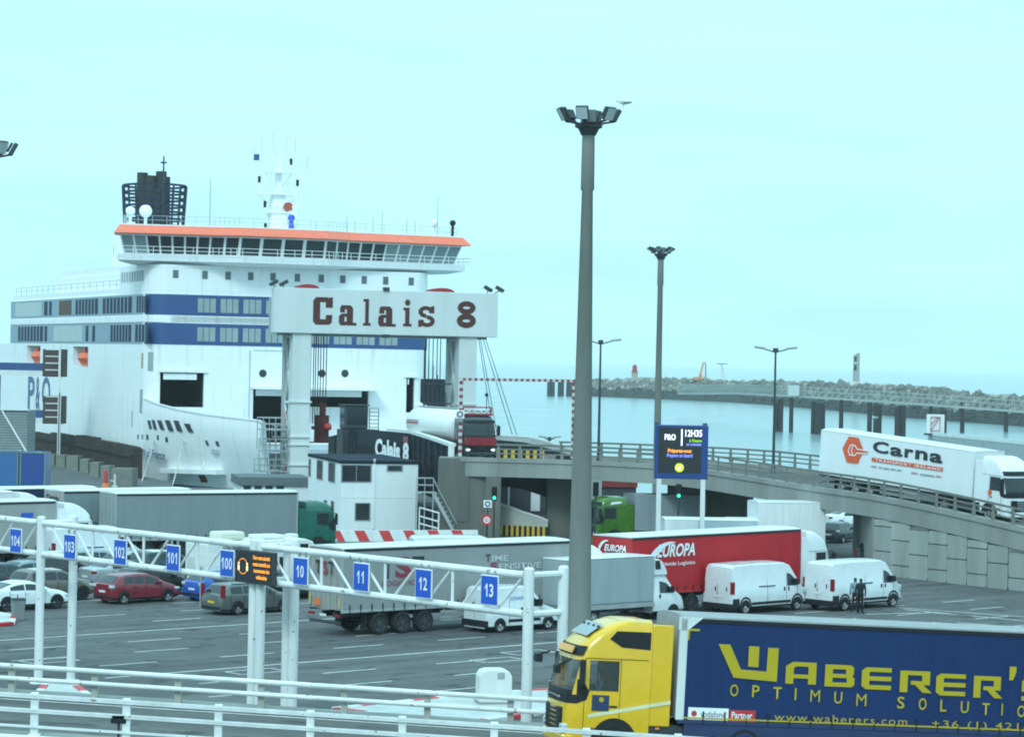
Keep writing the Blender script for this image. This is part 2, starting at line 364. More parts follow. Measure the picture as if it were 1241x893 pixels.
CARS = {
 'hatch': dict(L=4.3, hw=.89, top=[(0, .62), (.03, .95), (.12, 1.02), (.55, 1.36), (.95, 1.45), (1.7, 1.49), (2.3, 1.45), (2.75, 1.3), (3.3, 1.0), (3.9, .86), (4.2, .7), (4.3, .5)],
    belt=[(0, .8), (.1, 1.0), (2.0, .95), (3.3, .9), (4.3, .4)], ax=(.72, 3.38), r=.32, ws=(2.4, 3.22), rw=(.14, .54), sides=[(.75, 1.3), (1.36, 1.95), (2.02, 2.9)]),
 'estate': dict(L=4.72, hw=.92, top=[(0, .6), (.03, .95), (.1, 1.02), (.42, 1.38), (.6, 1.47), (1.5, 1.5), (2.5, 1.46), (2.95, 1.3), (3.5, 1.02), (4.3, .88), (4.62, .7), (4.72, .5)],
    belt=[(0, .8), (.1, 1.0), (2.2, .97), (3.5, .93), (4.72, .4)], ax=(.95, 3.72), r=.33, ws=(2.6, 3.42), rw=(.12, .42), sides=[(.55, 1.25), (1.32, 2.1), (2.17, 3.1)]),
 'saloon': dict(L=4.65, hw=.91, top=[(0, .6), (.03, .98), (.2, 1.06), (.75, 1.08), (1.45, 1.38), (2.0, 1.44), (2.5, 1.42), (2.95, 1.27), (3.5, .98), (4.2, .84), (4.55, .68), (4.65, .5)],
    belt=[(0, .8), (.2, 1.03), (2.2, .96), (3.5, .9), (4.65, .4)], ax=(.9, 3.7), r=.34, ws=(2.58, 3.42), rw=(.8, 1.4), sides=[(1.2, 2.05), (2.12, 3.1)]),
 'coupe': dict(L=4.64, hw=.92, top=[(0, .6), (.03, .95), (.15, 1.02), (.5, 1.04), (1.3, 1.3), (1.9, 1.38), (2.4, 1.36), (2.9, 1.2), (3.4, .97), (4.1, .85), (4.5, .7), (4.64, .48)],
    belt=[(0, .8), (.2, 1.0), (2.2, .93), (3.4, .88), (4.64, .38)], ax=(.86, 3.68), r=.345, ws=(2.5, 3.32), rw=(.6, 1.25), sides=[(1.05, 1.85), (1.92, 3.0)]),
 'suv': dict(L=4.3, hw=.92, zb=.26, top=[(0, .7), (.03, 1.05), (.1, 1.12), (.35, 1.48), (.6, 1.6), (1.6, 1.63), (2.3, 1.58), (2.7, 1.42), (3.15, 1.14), (3.9, 1.0), (4.2, .82), (4.3, .55)],
    belt=[(0, .9), (.1, 1.08), (2.0, 1.05), (3.2, 1.02), (4.3, .45)], ax=(.74, 3.42), r=.36, ws=(2.38, 3.06), rw=(.12, .36), sides=[(.5, 1.12), (1.2, 1.88), (1.95, 2.8)], tum=.24),
 'van_small': dict(L=4.6, hw=.92, top=[(0, .6), (.02, 1.5), (.08, 1.95), (.22, 2.08), (1.4, 2.12), (2.5, 2.08), (2.85, 1.9), (3.5, 1.2), (4.2, 1.0), (4.5, .8), (4.6, .52)],
    belt=[(0, .9), (.1, 1.16), (3.5, 1.12), (4.6, .4)], ax=(.78, 3.72), r=.32, ws=(2.72, 3.42), rw=None, sides=[(2.3, 3.2)], tum=.11),
 'van': dict(L=5.99, hw=1.02, zb=.3, top=[(0, .6), (.02, 1.6), (.1, 2.36), (.25, 2.5), (2, 2.54), (4.1, 2.52), (4.55, 2.36), (5.25, 1.5), (5.75, 1.2), (5.93, .95), (5.99, .55)],
    belt=[(0, .9), (.1, 1.3), (5.2, 1.3), (5.99, .45)], ax=(1.0, 5.03), r=.345, ws=(4.5, 5.16), rw=None, sides=[(4.25, 4.98)], tum=.08, nose=.2, tail=.05),
}
def car(kind, label, paint, rear_px=None, front_px=None, loc=None, rz=R_(42.4), plate=PLATEW, cat='car', name='parked_car', group='cars waiting in the lanes', rim=ALU, roof=None, rails=False, extra=None):
    c = CARS[kind]; sh = Shell(c['L'], c['hw'], c['top'], c['belt'], c.get('zb', .2), c.get('tum', .3), c.get('nose', .22), c.get('tail', .1))
    xr, xf = c['ax']; hw, L = c['hw'], c['L']; van = kind.startswith('van')
    if loc is None:
        m = at((rear_px[0] + front_px[0]) / 2, (rear_px[1] + front_px[1]) / 2)
        loc = m - MX.Rotation(rz, 3, 'Z') @ V(((xr + xf) / 2, -hw, 0))
    t = thing(name, label, cat, loc, rz, group)
    sh.build(t, paint, lower=.34 if not van else .42)
    if roof:
        r = sh.screen(t, c['sides'][0][0] + .05, c['ws'][0] - .08, 'roof_panel', roof, fy=1.0, off=.008)
    g = sh.screen(t, *c['ws'])
    if c['rw']: sh.screen(t, c['rw'][0], c['rw'][1], 'rear_window', fy=.9)
    for sd_ in (-1, 1):
        for a, b in c['sides']: sh.pane(t, a, b, sd_, lo=.1 if not van else .02, hi=.9 if not van else .62)
        # wheel arch shadow gap, wheels
        for x in (xr, xf):
            ar = MB(); n = 20; r = c['r'] * 1.13
            yy = sd_ * (hw * .998 if c['L'] - x > .95 else hw * .995)
            ring = [(x + r * math.cos(math.pi * i / n), yy + sd_ * .006, max(.2, c['r'] + r * math.sin(math.pi * i / n))) for i in range(n + 1)]
            inn = [(p[0], yy - sd_ * .3, p[2]) for p in ring]
            ar.add([V(p) for p in ring], [tuple(range(n + 1))]); ar.build('wheel_arch', BLACK, t, fix=False)
            wheel(t, x, sd_ * (hw + .016), c['r'], .2, rim, sd_)
        # door seams, handles, sill, mirror
        sm = MB(); sx = [s_[0] - .03 for s_ in c['sides']] + [c['sides'][-1][1] + .02]
        if van: sx = [c['sides'][0][0] - .06, 5.05 if kind == 'van' else 3.25, 2.7 if kind == 'van' else 1.35]
        for x in sx:
            h = sh.ring(x); pts = [(x, sd_ * (h[i][0] + .004), h[i][1]) for i in (2, 3, 4, 5)]
            if van and x < 4.3: pts.append((x, sd_ * (h[6][0] + .004), h[6][1] - .15))
            for p, q in zip(pts, pts[1:]): sm.beam(p, q, .016, .008, up=(0, sd_, 0))
        sm.build('door_seam', BLACK, t)
        zh = sh.ring(1.5)[4][1] - .1
        for x in ([s_[0] + .08 for s_ in c['sides']][-2:] if not van else [c['sides'][0][0] + .1, c['sides'][0][0] - .22]):
            lump('handle', paint if not van else BLACK, t, (x, sd_ * (hw * .985 + .02), zh), .17 if not van else .09, .03, .035 if not van else .2, .008)
        xm = c['sides'][-1][1] - .12; pm = sh.S(xm, sd_, .12)
        mr = MB(); mr.box(xm - .06, xm + .1, min(pm.y, pm.y + sd_ * .26), max(pm.y, pm.y + sd_ * .26), pm.z - .02, pm.z + (.15 if not van else .3)); mr.build('mirror', paint if not van else BLACK, t, bevel=.03)
        # lamps
        zt = .86 if not van else 1.05
        if kind in ('estate', 'suv', 'van', 'van_small'):
            hh = {'estate': .62, 'suv': .32, 'van': .62, 'van_small': .42}[kind]
            h = sh.ring(.05)
            b = MB(); b.box(-.012, .16, min(sd_ * (hw - .17), sd_ * (hw - .06)), max(sd_ * (hw - .17), sd_ * (hw - .06)), zt, zt + hh)
            b.build('tail_lamp', [TAIL], t, bevel=.02)
            lump('tail_lamp', TAIL, t, (.1, sd_ * (hw - .045), zt + hh / 2), .16, .08, hh, .02)
        else:
            lump('tail_lamp', TAIL if kind != 'hatch' else LAMPG, t, (.08, sd_ * (hw - .16), .88), .22, .26, .15, .03)
        zl = .66 if not van else .92
        xl = L - .32; hl = sh.ring(xl)
        lump('headlamp', LAMPG, t, (xl, sd_ * (hl[5][0] - .09), min(hl[6][1] - .07, zl + .1)), .38, .2, .13 if not van else .26, .04)
    pz = .62 if not van else .9
    if kind in ('van_small',): pz = 1.02
    lump('number_plate', plate, t, (-.012, 0, pz), .02, .52, .11, .004)
    lump('grille', BLACK, t, (L - .005, 0, .48 if not van else .7), .03, .8, .16, .02)
    if not van: lump('bumper', BLACK, t, (.03, 0, .34), .1, hw * 1.7, .16, .03)
    if van:
        lump('bumper', BLACK, t, (.02, 0, .42), .16, hw * 1.96, .3, .04)
        for sd_ in (-1, 1):
            h = hw + .012
            b = MB(); y0, y1 = sorted((sd_ * (hw - .05), sd_ * (hw + .014)))
            b.box(xr + .5, xf - .5, y0, y1, .46, .6); b.build('side_moulding', BLACK, t, bevel=.02)
            if kind == 'van':
                b = MB(); b.box(.06, xr - .46, y0, y1, .32, .82); b.build('wheel_trim', BLACK, t, bevel=.03)
                b = MB(); n = 16
                for x in (xr, xf):
                    o_ = [(x + .47 * math.cos(math.pi * i / n), .4 + .5 * math.sin(math.pi * i / n)) for i in range(n + 1)]
                    i_ = [(x + .38 * math.cos(math.pi * i / n), .4 + .4 * math.sin(math.pi * i / n)) for i in range(n + 1)]
                    b.add([(p[0], y1 if sd_ > 0 else y0, p[1]) for p in o_ + i_], [(i, i + 1, n + 2 + i, n + 1 + i) for i in range(n)])
                for f in list(b.f): pass
                b.build('wheel_trim', BLACK, t, fix=False)
                bx('slide_rail', BLACK, t, 2.05, 3.3, y0, y1, 1.36, 1.395)
        sm = MB(); sm.box(-.008, .0, -.006, .006, .62, 1.55); sm.box(-.006, .004, -.05, .06, 1.05, 1.08)
        sm.build('rear_seam', BLACK, t)
        lump('handle', BLACK, t, (-.015, .12, 1.28), .03, .07, .2, .01)
        lump('handle', BLACK, t, (-.015, -.62, 1.3), .03, .06, .2, .01) if kind == 'van' else None
    if rails:
        for sd_ in (-1, 1):
            b = MB(); p, q = sh.S(.7, sd_, 1), sh.S(2.5, sd_, 1)
            b.beam(p + V((0, -sd_ * .06, .09)), q + V((0, -sd_ * .06, .09)), .04, .035)
            for x in (.72, 1.6, 2.48):
                p = sh.S(x, sd_, 1); b.bar(p + V((0, -sd_ * .06, 0)), p + V((0, -sd_ * .06, .09)), .02, n=6)
            b.build('roof_rail', BLACK, t)
    if extra: extra(t, sh)
    return t

# ---------------------------------------------------------------- lorries
def cab_ring(xr, xf, hw, z, xs, r=.3):
    p = [V((xr, -hw, z))]
    xs = [min(x, xf - r - .02) for x in xs]
    p += [V((x, -hw, z)) for x in xs]
    for i in range(4):
        a = -math.pi / 2 + (math.pi / 2) * i / 3; p.append(V((xf - r + r * math.cos(a), -hw + r + r * math.sin(a), z)))
    bow = .06
    p += [V((xf + bow * .8, -(hw - r) * .5, z)), V((xf + bow, 0, z)), V((xf + bow * .8, (hw - r) * .5, z))]
    for i in range(4):
        a = (math.pi / 2) * i / 3; p.append(V((xf - r + r * math.cos(a), hw - r + r * math.sin(a), z)))
    p += [V((x, hw, z)) for x in reversed(xs)] + [V((xr, hw, z))]
    return p
HIGH = [(.42, -.06, 1.2), (.8, 0, 1.24), (1.35, 0, 1.245), (1.74, -.01, 1.245), (1.86, -.03, 1.245), (2.68, -.24, 1.235), (2.8, -.28, 1.23), (3.08, -.42, 1.22), (3.38, -.72, 1.2), (3.62, -1.1, 1.16), (3.76, -1.45, 1.1), (3.8, -1.6, .98)]
LOWC = [(.42, -.06, 1.2), (.8, 0, 1.24), (1.35, 0, 1.245), (1.72, -.01, 1.245), (1.82, -.03, 1.245), (2.5, -.2, 1.235), (2.6, -.24, 1.22), (2.82, -.4, 1.18), (2.92, -.6, 1.05)]
MIDC = [(.42, -.06, 1.2), (.8, 0, 1.24), (1.35, 0, 1.245), (1.74, -.01, 1.245), (1.86, -.03, 1.245), (2.62, -.2, 1.235), (2.74, -.24, 1.23), (3.0, -.34, 1.2), (3.2, -.6, 1.14), (3.32, -.95, 1.0)]
def make_cab(parent, x, paint, levels=HIGH, length=2.2, open_=False, mirrors=True, deflector=True, grille=BLACK, vis=BLACK):
    """cab with its front at x and the windscreen facing +x; every piece is a child of the cab"""
    xs = [x - 1.45, x - .62]; rg = [cab_ring(x - length, x + dx, hw, z, xs) for z, dx, hw in levels]
    b = MB(); n = len(rg[0])
    def hole(k, i): return open_ and k == 4 and (i in (1, 14) or 4 <= i <= 11)
    b.rings(rg, skip=hole)
    c = b.build('cab', paint, parent, smooth=35)
    def band(i0, i1, k, z0, z1, off):
        A, B = rg[k], rg[k + 1]; f0 = (z0 - levels[k][0]) / (levels[k + 1][0] - levels[k][0]); f1 = (z1 - levels[k][0]) / (levels[k + 1][0] - levels[k][0])
        lo, hi = [], []
        for i in range(i0, i1 + 1):
            a, d = A[i], B[i]; nn = (A[min(i + 1, n - 1)] - A[max(i - 1, 0)]); nn = V((nn.y, -nn.x, 0)).normalized()
            lo.append(a.lerp(d, f0) + nn * off); hi.append(a.lerp(d, f1) + nn * off)
        m = MB(); q = len(lo); m.add(lo + hi, [(i, i + 1, q + i + 1, q + i) for i in range(q - 1)]); return m
    g = CLEAR if open_ else GLASS
    z4, z5 = levels[4][0], levels[5][0]
    band(4, 12, 4, z4, z5, .012).build('windscreen', g, c, smooth=60)
    band(4, 12, 3, levels[3][0] + .0, z4, .014).build('wiper_panel', BLACK, c, smooth=60)
    if len(levels) > 8: band(4, 12, 6, levels[6][0], levels[7][0] - .02, .05).build('sun_visor', vis, c, smooth=60)
    for i in (1, 14):
        band(i, i + 1, 4, z4 - .0, z5 - .02, .012).build('side_window', g, c)
    if open_:
        i_ = MB(); i_.box(x - length + .06, x - .2, -1.15, 1.15, .9, 1.25); i_.box(x - length + .06, x - length + .1, -1.15, 1.15, 1.25, 3.0)
        i_.box(x - .62, x - .18, -1.1, 1.1, 1.25, 1.8); i_.box(x - length + .1, x - 1.5, -1.1, 1.1, 1.25, 1.6)
        i_.build('interior', mat('cab_interior', (.05, .05, .052), .8), c)
    # grille, bumper, lamps, steps
    band(5, 11, 2, 1.36, 1.49, .012).build('bonnet_panel', paint, c, smooth=60); band(3, 13, 2, 1.5, levels[3][0], .013).build('wiper_panel', vis, c, smooth=60)
    gr = MB()
    for k in range(5): gr.box(x + .04, x + .075, -.86, .86, .72 + k * .125, .81 + k * .125)
    gr.box(x - .02, x + .05, -.9, .9, .68, 1.36); gr.build('grille', grille, c, bevel=.01)
    bp_ = MB(); bp_.box(x - .35, x + .06, -1.2, 1.2, .36, .66); bp_.build('bumper', [paint], c, bevel=.06)
    for s in (-1, 1):
        lump('headlamp', LAMPG, c, (x - .03, s * .98, .82), .2, .36, .24, .05)
        st = MB(); yy = sorted((s * 1.19, s * 1.255)); st.box(x - .95, x - .45, yy[0], yy[1], .42, .5); st.box(x - .95, x - .45, yy[0], yy[1], .74, .82); st.build('step', BLACK, c)
        sm = MB()
        for xx in (x - 1.5, x - .5): sm.beam((xx, s * 1.25, .85), (xx, s * 1.242, z5 + .05), .014, .006, up=(0, s, 0))
        sm.beam((x - 1.5, s * 1.25, .85), (x - .5, s * 1.25, .85), .014, .006, up=(0, s, 0)); sm.beam((x - length + .08, s * 1.25, z5 + .06), (x - .5, s * 1.25, z5 + .06), .014, .006, up=(0, s, 0))
        sm.build('door_seam', BLACK, c)
        lump('handle', BLACK, c, (x - 1.32, s * 1.262, 1.45), .22, .03, .05, .01)
        if mirrors:
            mr = MB(); yy = sorted((s * 1.36, s * 1.62)); mr.box(x - .3, x - .16, yy[0], yy[1], z4 + .0, z5 - .05)
            mr.build('mirror', BLACK, c, bevel=.05)
            ar = MB(); ar.bar((x - .3, s * 1.2, z5), (x - .2, s * 1.5, z5 - .03), .025); ar.bar((x - .3, s * 1.22, z4), (x - .2, s * 1.5, z4 + .05), .025); ar.build('mirror_arm', BLACK, c)
        pl = MB(); pl.add([(x - .28, s * 1.252, 1.5), (x - .28, s * 1.252, z4 + .3), (x - .42, s * 1.252, z4 + .3), (x - .64, s * 1.252, z4 - .02), (x - .56, s * 1.252, 1.6)], [(0, 1, 2, 3, 4)]); pl.build('pillar_trim', vis, c, fix=False)
        # arch over the front wheel
        ar = MB(); nn = 18; r = .64
        ar.add([(x - 1.38 + r * math.cos(math.pi * i / nn), s * 1.252, max(.36, .5 + r * math.sin(math.pi * i / nn))) for i in range(nn + 1)], [tuple(range(nn + 1))]); ar.build('wheel_arch', BLACK, c, fix=False)
        if deflector:
            d = MB(); d.box(x - length - .55, x - length + .02, *sorted((s * 1.18, s * 1.24)), 1.0, levels[-3][0] - .1); d.build('side_deflector', paint, c, bevel=.02)
    return c
def tractor(parent, x, paint, chassis=DKSTEEL, **k):
    """tractor unit with its front at x"""
    c = make_cab(parent, x, paint, **k)
    ch = MB(); ch.box(x - 6.0, x - .3, -.45, -.3, .75, 1.0); ch.box(x - 6.0, x - .3, .3, .45, .75, 1.0); ch.box(x - 4.2, x - 2.3, -1.15, 1.15, .45, .98); ch.build('chassis', chassis, parent)
    for s in (-1, 1):
        wheel(parent, x - 1.38, s * 1.25, .5, .3, ALU, s); wheel(parent, x - 5.1, s * 1.25, .5, .55, ALU, s)
        mg = MB(); mg.box(x - 5.7, x - 4.5, *sorted((s * .75, s * 1.25)), 1.06, 1.1); mg.build('mudguard', BLACK, parent)
    return c
def trailer(parent, side, rear=None, roof=None, L=13.6, top=4.0, frame=STEEL, box=False, dark_top=True, rail=STEEL, chassis=DKSTEEL, axles=(2.2, 3.5, 4.8), hatch_bars=True, hw=1.275):
    rear = rear or side; roof = roof or OFFW
    zb = 1.18
    # body without roof: side material 0, rear material 1
    b = MB(); b.box(.04, L - .02, -hw + .02, hw - .02, zb, top - .05); b.mi = [0, 0, 0, 0, 0, 1]
    body = b.build('load_box', [side, rear], parent)
    rf = MB()
    rs = []
    for x in (0, .06, L - .3, L):
        e = .02 if x in (0, L) else 0
        rs.append([(x, -hw + e, top - .06), (x, -hw + e, top - .015), (x, -hw * .6, top + .035), (x, 0, top + .05), (x, hw * .6, top + .035), (x, hw - e, top - .015), (x, hw - e, top - .06)])
    rf.rings([[V(p) for p in r] for r in rs]); rf.build('roof', roof, parent)
    for s in (-1, 1):
        y0, y1 = sorted((s * (hw - .03), s * (hw + .006)))
        if dark_top and not box: bx('curtain_rail', BLACK, parent, .12, L - .1, y0, y1, top - .17, top - .063)
        bx('side_rail', rail, parent, .0, L, y0, y1, zb - .12, zb - .002, bevel=.01)
        for x in (0, L - .12): bx('corner_post', frame if not box else side, parent, x, x + .12, *sorted((s * (hw - .06), s * (hw + .004))), zb, top - .062)
        if not box:
            k = MB(); x = .45
            while x < L - .3:
                k.box(x, x + .05, y0 - (.006 if s < 0 else 0), y1 + (.006 if s > 0 else 0), zb - .1, zb + .24); x += .62
            k.build('buckle_row', BLACK, parent)
        g = MB(); g.box(5.7, L - 4.4, *sorted((s * 1.2, s * 1.25)), .55, .67); g.box(5.7, L - 4.4, *sorted((s * 1.2, s * 1.25)), .83, .95)
        for x in (5.9, L - 4.6): g.box(x, x + .06, *sorted((s * 1.14, s * 1.2)), .5, 1.1)
        g.build('side_guard', STEEL, parent)
        for x in axles: wheel(parent, x, s * hw * .99, .5, .42, rim=DKSTEEL if not box else STEEL, side=s)
        mf = MB(); mf.box(axles[0] - .75, axles[0] - .72, *sorted((s * .75, s * 1.2)), .25, 1.0); mf.build('mudflap', BLACK, parent)
        lump('tail_lamp', TAIL, parent, (-.03, s * .98, .93), .05, .46, .13, .01)
        l_ = MB(); l_.box(L - 3.3, L - 3.15, *sorted((s * .7, s * .86)), .15, 1.1); l_.build('landing_gear', DKSTEEL, parent)
    ch = MB(); ch.box(.2, L - .1, -.5, -.36, .8, zb - .12); ch.box(.2, L - .1, .36, .5, .8, zb - .12)
    for x in axles: ch.bar((x, -1, .5), (x, 1, .5), .07)
    ch.build('chassis', chassis, parent)
    lump('bumper', chassis, parent, (.03, 0, .6), .1, 2.36, .14, .01)
    lump('number_plate', PLATEW, parent, (-.02, .1, .9), .02, .5, .11, .003)
    if hatch_bars:
        k = MB()
        for y in (-.85, -.35, .35, .85):
            k.bar((.015, y, zb), (.015, y, top - .1), .02, n=6)
        k.box(.02, .045, -.01, .01, zb, top - .1); k.build('door_bar', STEEL, parent)
    return body
def lorry_at(name, label, px, heading, group, z=4.0, y=-1.275, loc=None):
    """corner px: the rear right top corner of the trailer"""
    p = at(px[0], px[1], z); h = R_(heading)
    o = p - MX.Rotation(h, 3, 'Z') @ V((0, y, 0)); o.z = 0
    return thing(name, label, 'lorry', o, h, group)

# ---------------------------------------------------------------- people
def person(label, loc, rz, top, legs, hair=(.05, .04, .03), pose=0, name='person', scale=1.0, seated=False):
    t = thing(name, label, 'person', loc, rz)
    J = {'pel': (0, 0, .95), 'belly': (.01, 0, 1.1), 'chest': (0, 0, 1.32), 'neck': (0, 0, 1.5), 'head0': (.02, 0, 1.58), 'head': (.03, 0, 1.68), 'crown': (.02, 0, 1.74)}
    st = .06 if pose == 0 else .14
    for s, n in ((-1, 'r'), (1, 'l')):
        f = st * (s if pose else .3)
        if seated: J.update({'hip' + n: (.02, s * .1, .93), 'knee' + n: (.45, s * .13, .95), 'ank' + n: (.5, s * .13, .52), 'toe' + n: (.68, s * .14, .47)})
        else: J.update({'hip' + n: (0, s * .095, .88), 'knee' + n: (f * .5 + .03, s * .1, .5), 'ank' + n: (f * .9 - .02, s * .1, .09), 'toe' + n: (f * .9 + .17, s * .13, .04)})
        fx = .34 if seated else (.14 if pose else .06)
        J.update({'sh' + n: (0, s * .19, 1.42), 'el' + n: ((.12 if seated else -.02), s * .25, 1.15), 'wr' + n: (fx, s * .22, 1.15 if seated else .92), 'hd' + n: (fx + .05, s * .21, 1.18 if seated else .84)})
    names = list(J); R = {'pel': .14, 'belly': .135, 'chest': .15, 'neck': .06, 'head0': .075, 'head': .1, 'crown': .075}
    for n in 'rl': R.update({'hip' + n: .1, 'knee' + n: .065, 'ank' + n: .05, 'toe' + n: .045, 'sh' + n: .075, 'el' + n: .05, 'wr' + n: .038, 'hd' + n: .045})
    ed = [('pel', 'belly'), ('belly', 'chest'), ('chest', 'neck'), ('neck', 'head0'), ('head0', 'head'), ('head', 'crown')]
    for n in 'rl': ed += [('pel', 'hip' + n), ('hip' + n, 'knee' + n), ('knee' + n, 'ank' + n), ('ank' + n, 'toe' + n), ('chest', 'sh' + n), ('sh' + n, 'el' + n), ('el' + n, 'wr' + n), ('wr' + n, 'hd' + n)]
    me = bpy.data.meshes.new('body'); me.from_pydata([V(J[n]) * scale for n in names], [(names.index(a), names.index(b)) for a, b in ed], [])
    o = bpy.data.objects.new('body', me); COL.objects.link(o); o.parent = t
    md = o.modifiers.new('skin', 'SKIN'); md.use_smooth_shade = True
    for i, n in enumerate(names): me.skin_vertices[0].data[i].radius = (R[n] * scale,) * 2
    me.skin_vertices[0].data[0].use_root = True
    sb = o.modifiers.new('sub', 'SUBSURF'); sb.levels = sb.render_levels = 1
    bpy.context.view_layer.update()
    m2 = bpy.data.meshes.new_from_object(o.evaluated_get(bpy.context.evaluated_depsgraph_get())); o.modifiers.clear(); o.data = m2; m2.name = 'body'
    m2.materials.clear()
    for m in (top, legs, SKIN, mat('hair_%d' % (hair[0] * 1000), hair, .7), BLACK): m2.materials.append(m)
    for p in m2.polygons:
        c = p.center / scale
        p.material_index = 0
        if c.z > 1.52: p.material_index = 3 if (c.z > 1.71 or c.x < 0.0) else 2
        elif abs(c.y) > .15 and c.z < (.9 if not seated else 0): p.material_index = 2
        elif c.z < (.96 if not seated else 1.0) and abs(c.y) < .2: p.material_index = 1
        if c.z < .09: p.material_index = 4
    b = MB(); hx = V((.125, 0, 1.665)) * scale
    b.ball(hx, .016 * scale, 4); b.ball(hx + V((-.014, .035, .025)) * scale, .011 * scale, 4); b.ball(hx + V((-.014, -.035, .025)) * scale, .011 * scale, 4)
    b.build('face_detail', SKIN, t)
    return t
# ================================================================ THE SETTING
def sidept(t, px, py, axis, val):
    """where the line of sight through a pixel meets a plane of a thing's own axes"""
    Mi = t.matrix_basis.inverted(); o = Mi @ V((0, 0, E)); d = Mi.to_3x3() @ ray(px, py)
    k = (val - o[axis]) / d[axis]; return o + d * k
SEA_Z = -2.5
b = MB(); b.add([(-12000, -200, SEA_Z), (12000, -200, SEA_Z), (12000, 19000, SEA_Z), (-12000, 19000, SEA_Z)], [(0, 1, 2, 3)])
seam = mat('sea_water', (.16, .25, .26), .18, var=.1, vscale=.02)
t_ = seam.node_tree; bs = t_.nodes['Principled BSDF']; c_ = N(t_, 'ShaderNodeTexCoord'); mp_ = N(t_, 'ShaderNodeMapping'); mp_.inputs['Scale'].default_value = (.12, .3, 1)
n_ = N(t_, 'ShaderNodeTexNoise'); n_.inputs['Scale'].default_value = 1.0; n_.inputs['Detail'].default_value = 7; b_ = N(t_, 'ShaderNodeBump'); b_.inputs['Strength'].default_value = .12; b_.inputs['Distance'].default_value = .4
t_.links.new(c_.outputs['Object'], mp_.inputs[0]); t_.links.new(mp_.outputs[0], n_.inputs[0]); t_.links.new(n_.outputs[0], b_.inputs['Height']); t_.links.new(b_.outputs[0], bs.inputs['Normal'])
struct(b.build('sea_water', seam, fix=False))
# ship axes (needed for the quay edge)
SH_H = V((.384, -.9233, 0)).normalized(); SH_P = V((.9233, .384, 0)).normalized()
SC0 = atD(180, 400, 278); SC0.z = 0; SHIP_O = SC0 + SH_P * 15.4
def ship_pt(x, y, z=0): return SHIP_O + SH_H * x + SH_P * y + V((0, 0, z))
q1, q2 = ship_pt(20, -18.2), ship_pt(-150, -18.2)
quay = [(-260, -10), (260, -10), (260, 222), (14, 236), (-6, 246), (q1.x + 1.5, 249), (q1.x, q1.y), (q2.x, q2.y), (-260, q2.y)]
b = MB(); b.rings([[V((x, y, -6)) for x, y in quay], [V((x, y, 0)) for x, y in quay]])
struct(b.build('quay_ground', ASPH))
# painted lane markings (4 mm above the ground)
LD = V((.738, .675, 0)).normalized(); ND = V((.674, -.738, 0)).normalized()
G_R = atD(641, 700, 80.0); G_L = atD(50, 640, 100.0); G_R.z = G_L.z = 0
ND = (G_R - G_L).normalized(); LD = V((-ND.y, ND.x, 0)); SPAN = (G_R - G_L).length / 2
mk = MB()
def stripe(p, q, wd=.13):
    p, q = V(p), V(q); d = (q - p).normalized(); n = V((-d.y, d.x, 0)) * wd / 2
    mk.add([p - n, q - n, q + n, p + n], [(0, 1, 2, 3)])
def lanept(n, l, z=.004): p = G_R + ND * n + LD * l; p.z = z; return p
rnd = random.Random(3)
LANE = SPAN / 4
for k in range(-16, 9):
    n = k * LANE
    solid = k % 4 == 0
    l = 3.0
    while l < 62:
        if solid and l < 34:
            stripe(lanept(n, l), lanept(n, l + 6.02), .15); l += 6
        else:
            if rnd.random() > .06: stripe(lanept(n, l + (k % 2) * 2), lanept(n, l + 2.8 + (k % 2) * 2), .12)
            l += 6
for (x, y) in ((640, 790), (603, 799), (310, 813), (60, 800)):
    p = at(x, y, .004); a, c = LD * 1.1, ND * .55
    for u, v_ in ((p - a - c, p + a - c), (p + a - c, p + a + c), (p + a + c, p - a + c), (p - a + c, p - a - c)): stripe(u, v_, .1)
for (p, q) in (((1095, 738), (1241, 752)), ((1090, 736), (1241, 747)), ((1050, 744), (1115, 742)), ((1085, 757), (1140, 754)), ((1160, 754), (1241, 760)), ((1120, 741), (1180, 746))):
    stripe(at(*p, .004), at(*q, .004), .14)
struct(mk.build('painted_markings', PAINT, fix=False))
# raised road in front, falling gently to the right
RZ0, RSL, RY0, RY1 = 2.53, -.0443, 57.0, 77.4
def rz(x): return RZ0 + RSL * (x + 14.3)
b = MB(); b.rings([[V((x, RY0 - 30, -.5)), V((x, RY1, -.5)), V((x, RY1, rz(x))), V((x, RY0 - 30, rz(x)))] for x in (-45, 50)])
struct(b.build('raised_road', ROADM))
b = MB(); b.rings([[V((x, RY1 - .9, rz(x) - .3)), V((x, RY1 + .15, rz(x) - .3)), V((x, RY1 + .15, rz(x) + .12)), V((x, RY1 - .9, rz(x) + .12))] for x in (-45, 50)])
struct(b.build('road_kerb', CONC))
b = MB(); b.rings([[V((x, 68.2, rz(x) - .3)), V((x, 69.6, rz(x) - .3)), V((x, 69.6, rz(x) + .12)), V((x, 68.2, rz(x) + .12))] for x in (-45, 50)])
struct(b.build('road_kerb', CONC))
b = MB()
for y in (70.1, 76.1):
    b.add([(-45, y, rz(-45) + .004), (50, y, rz(50) + .004), (50, y + .14, rz(50) + .004), (-45, y + .14, rz(-45) + .004)], [(0, 1, 2, 3)])
struct(b.build('road_edge_lines', PAINT, fix=False))

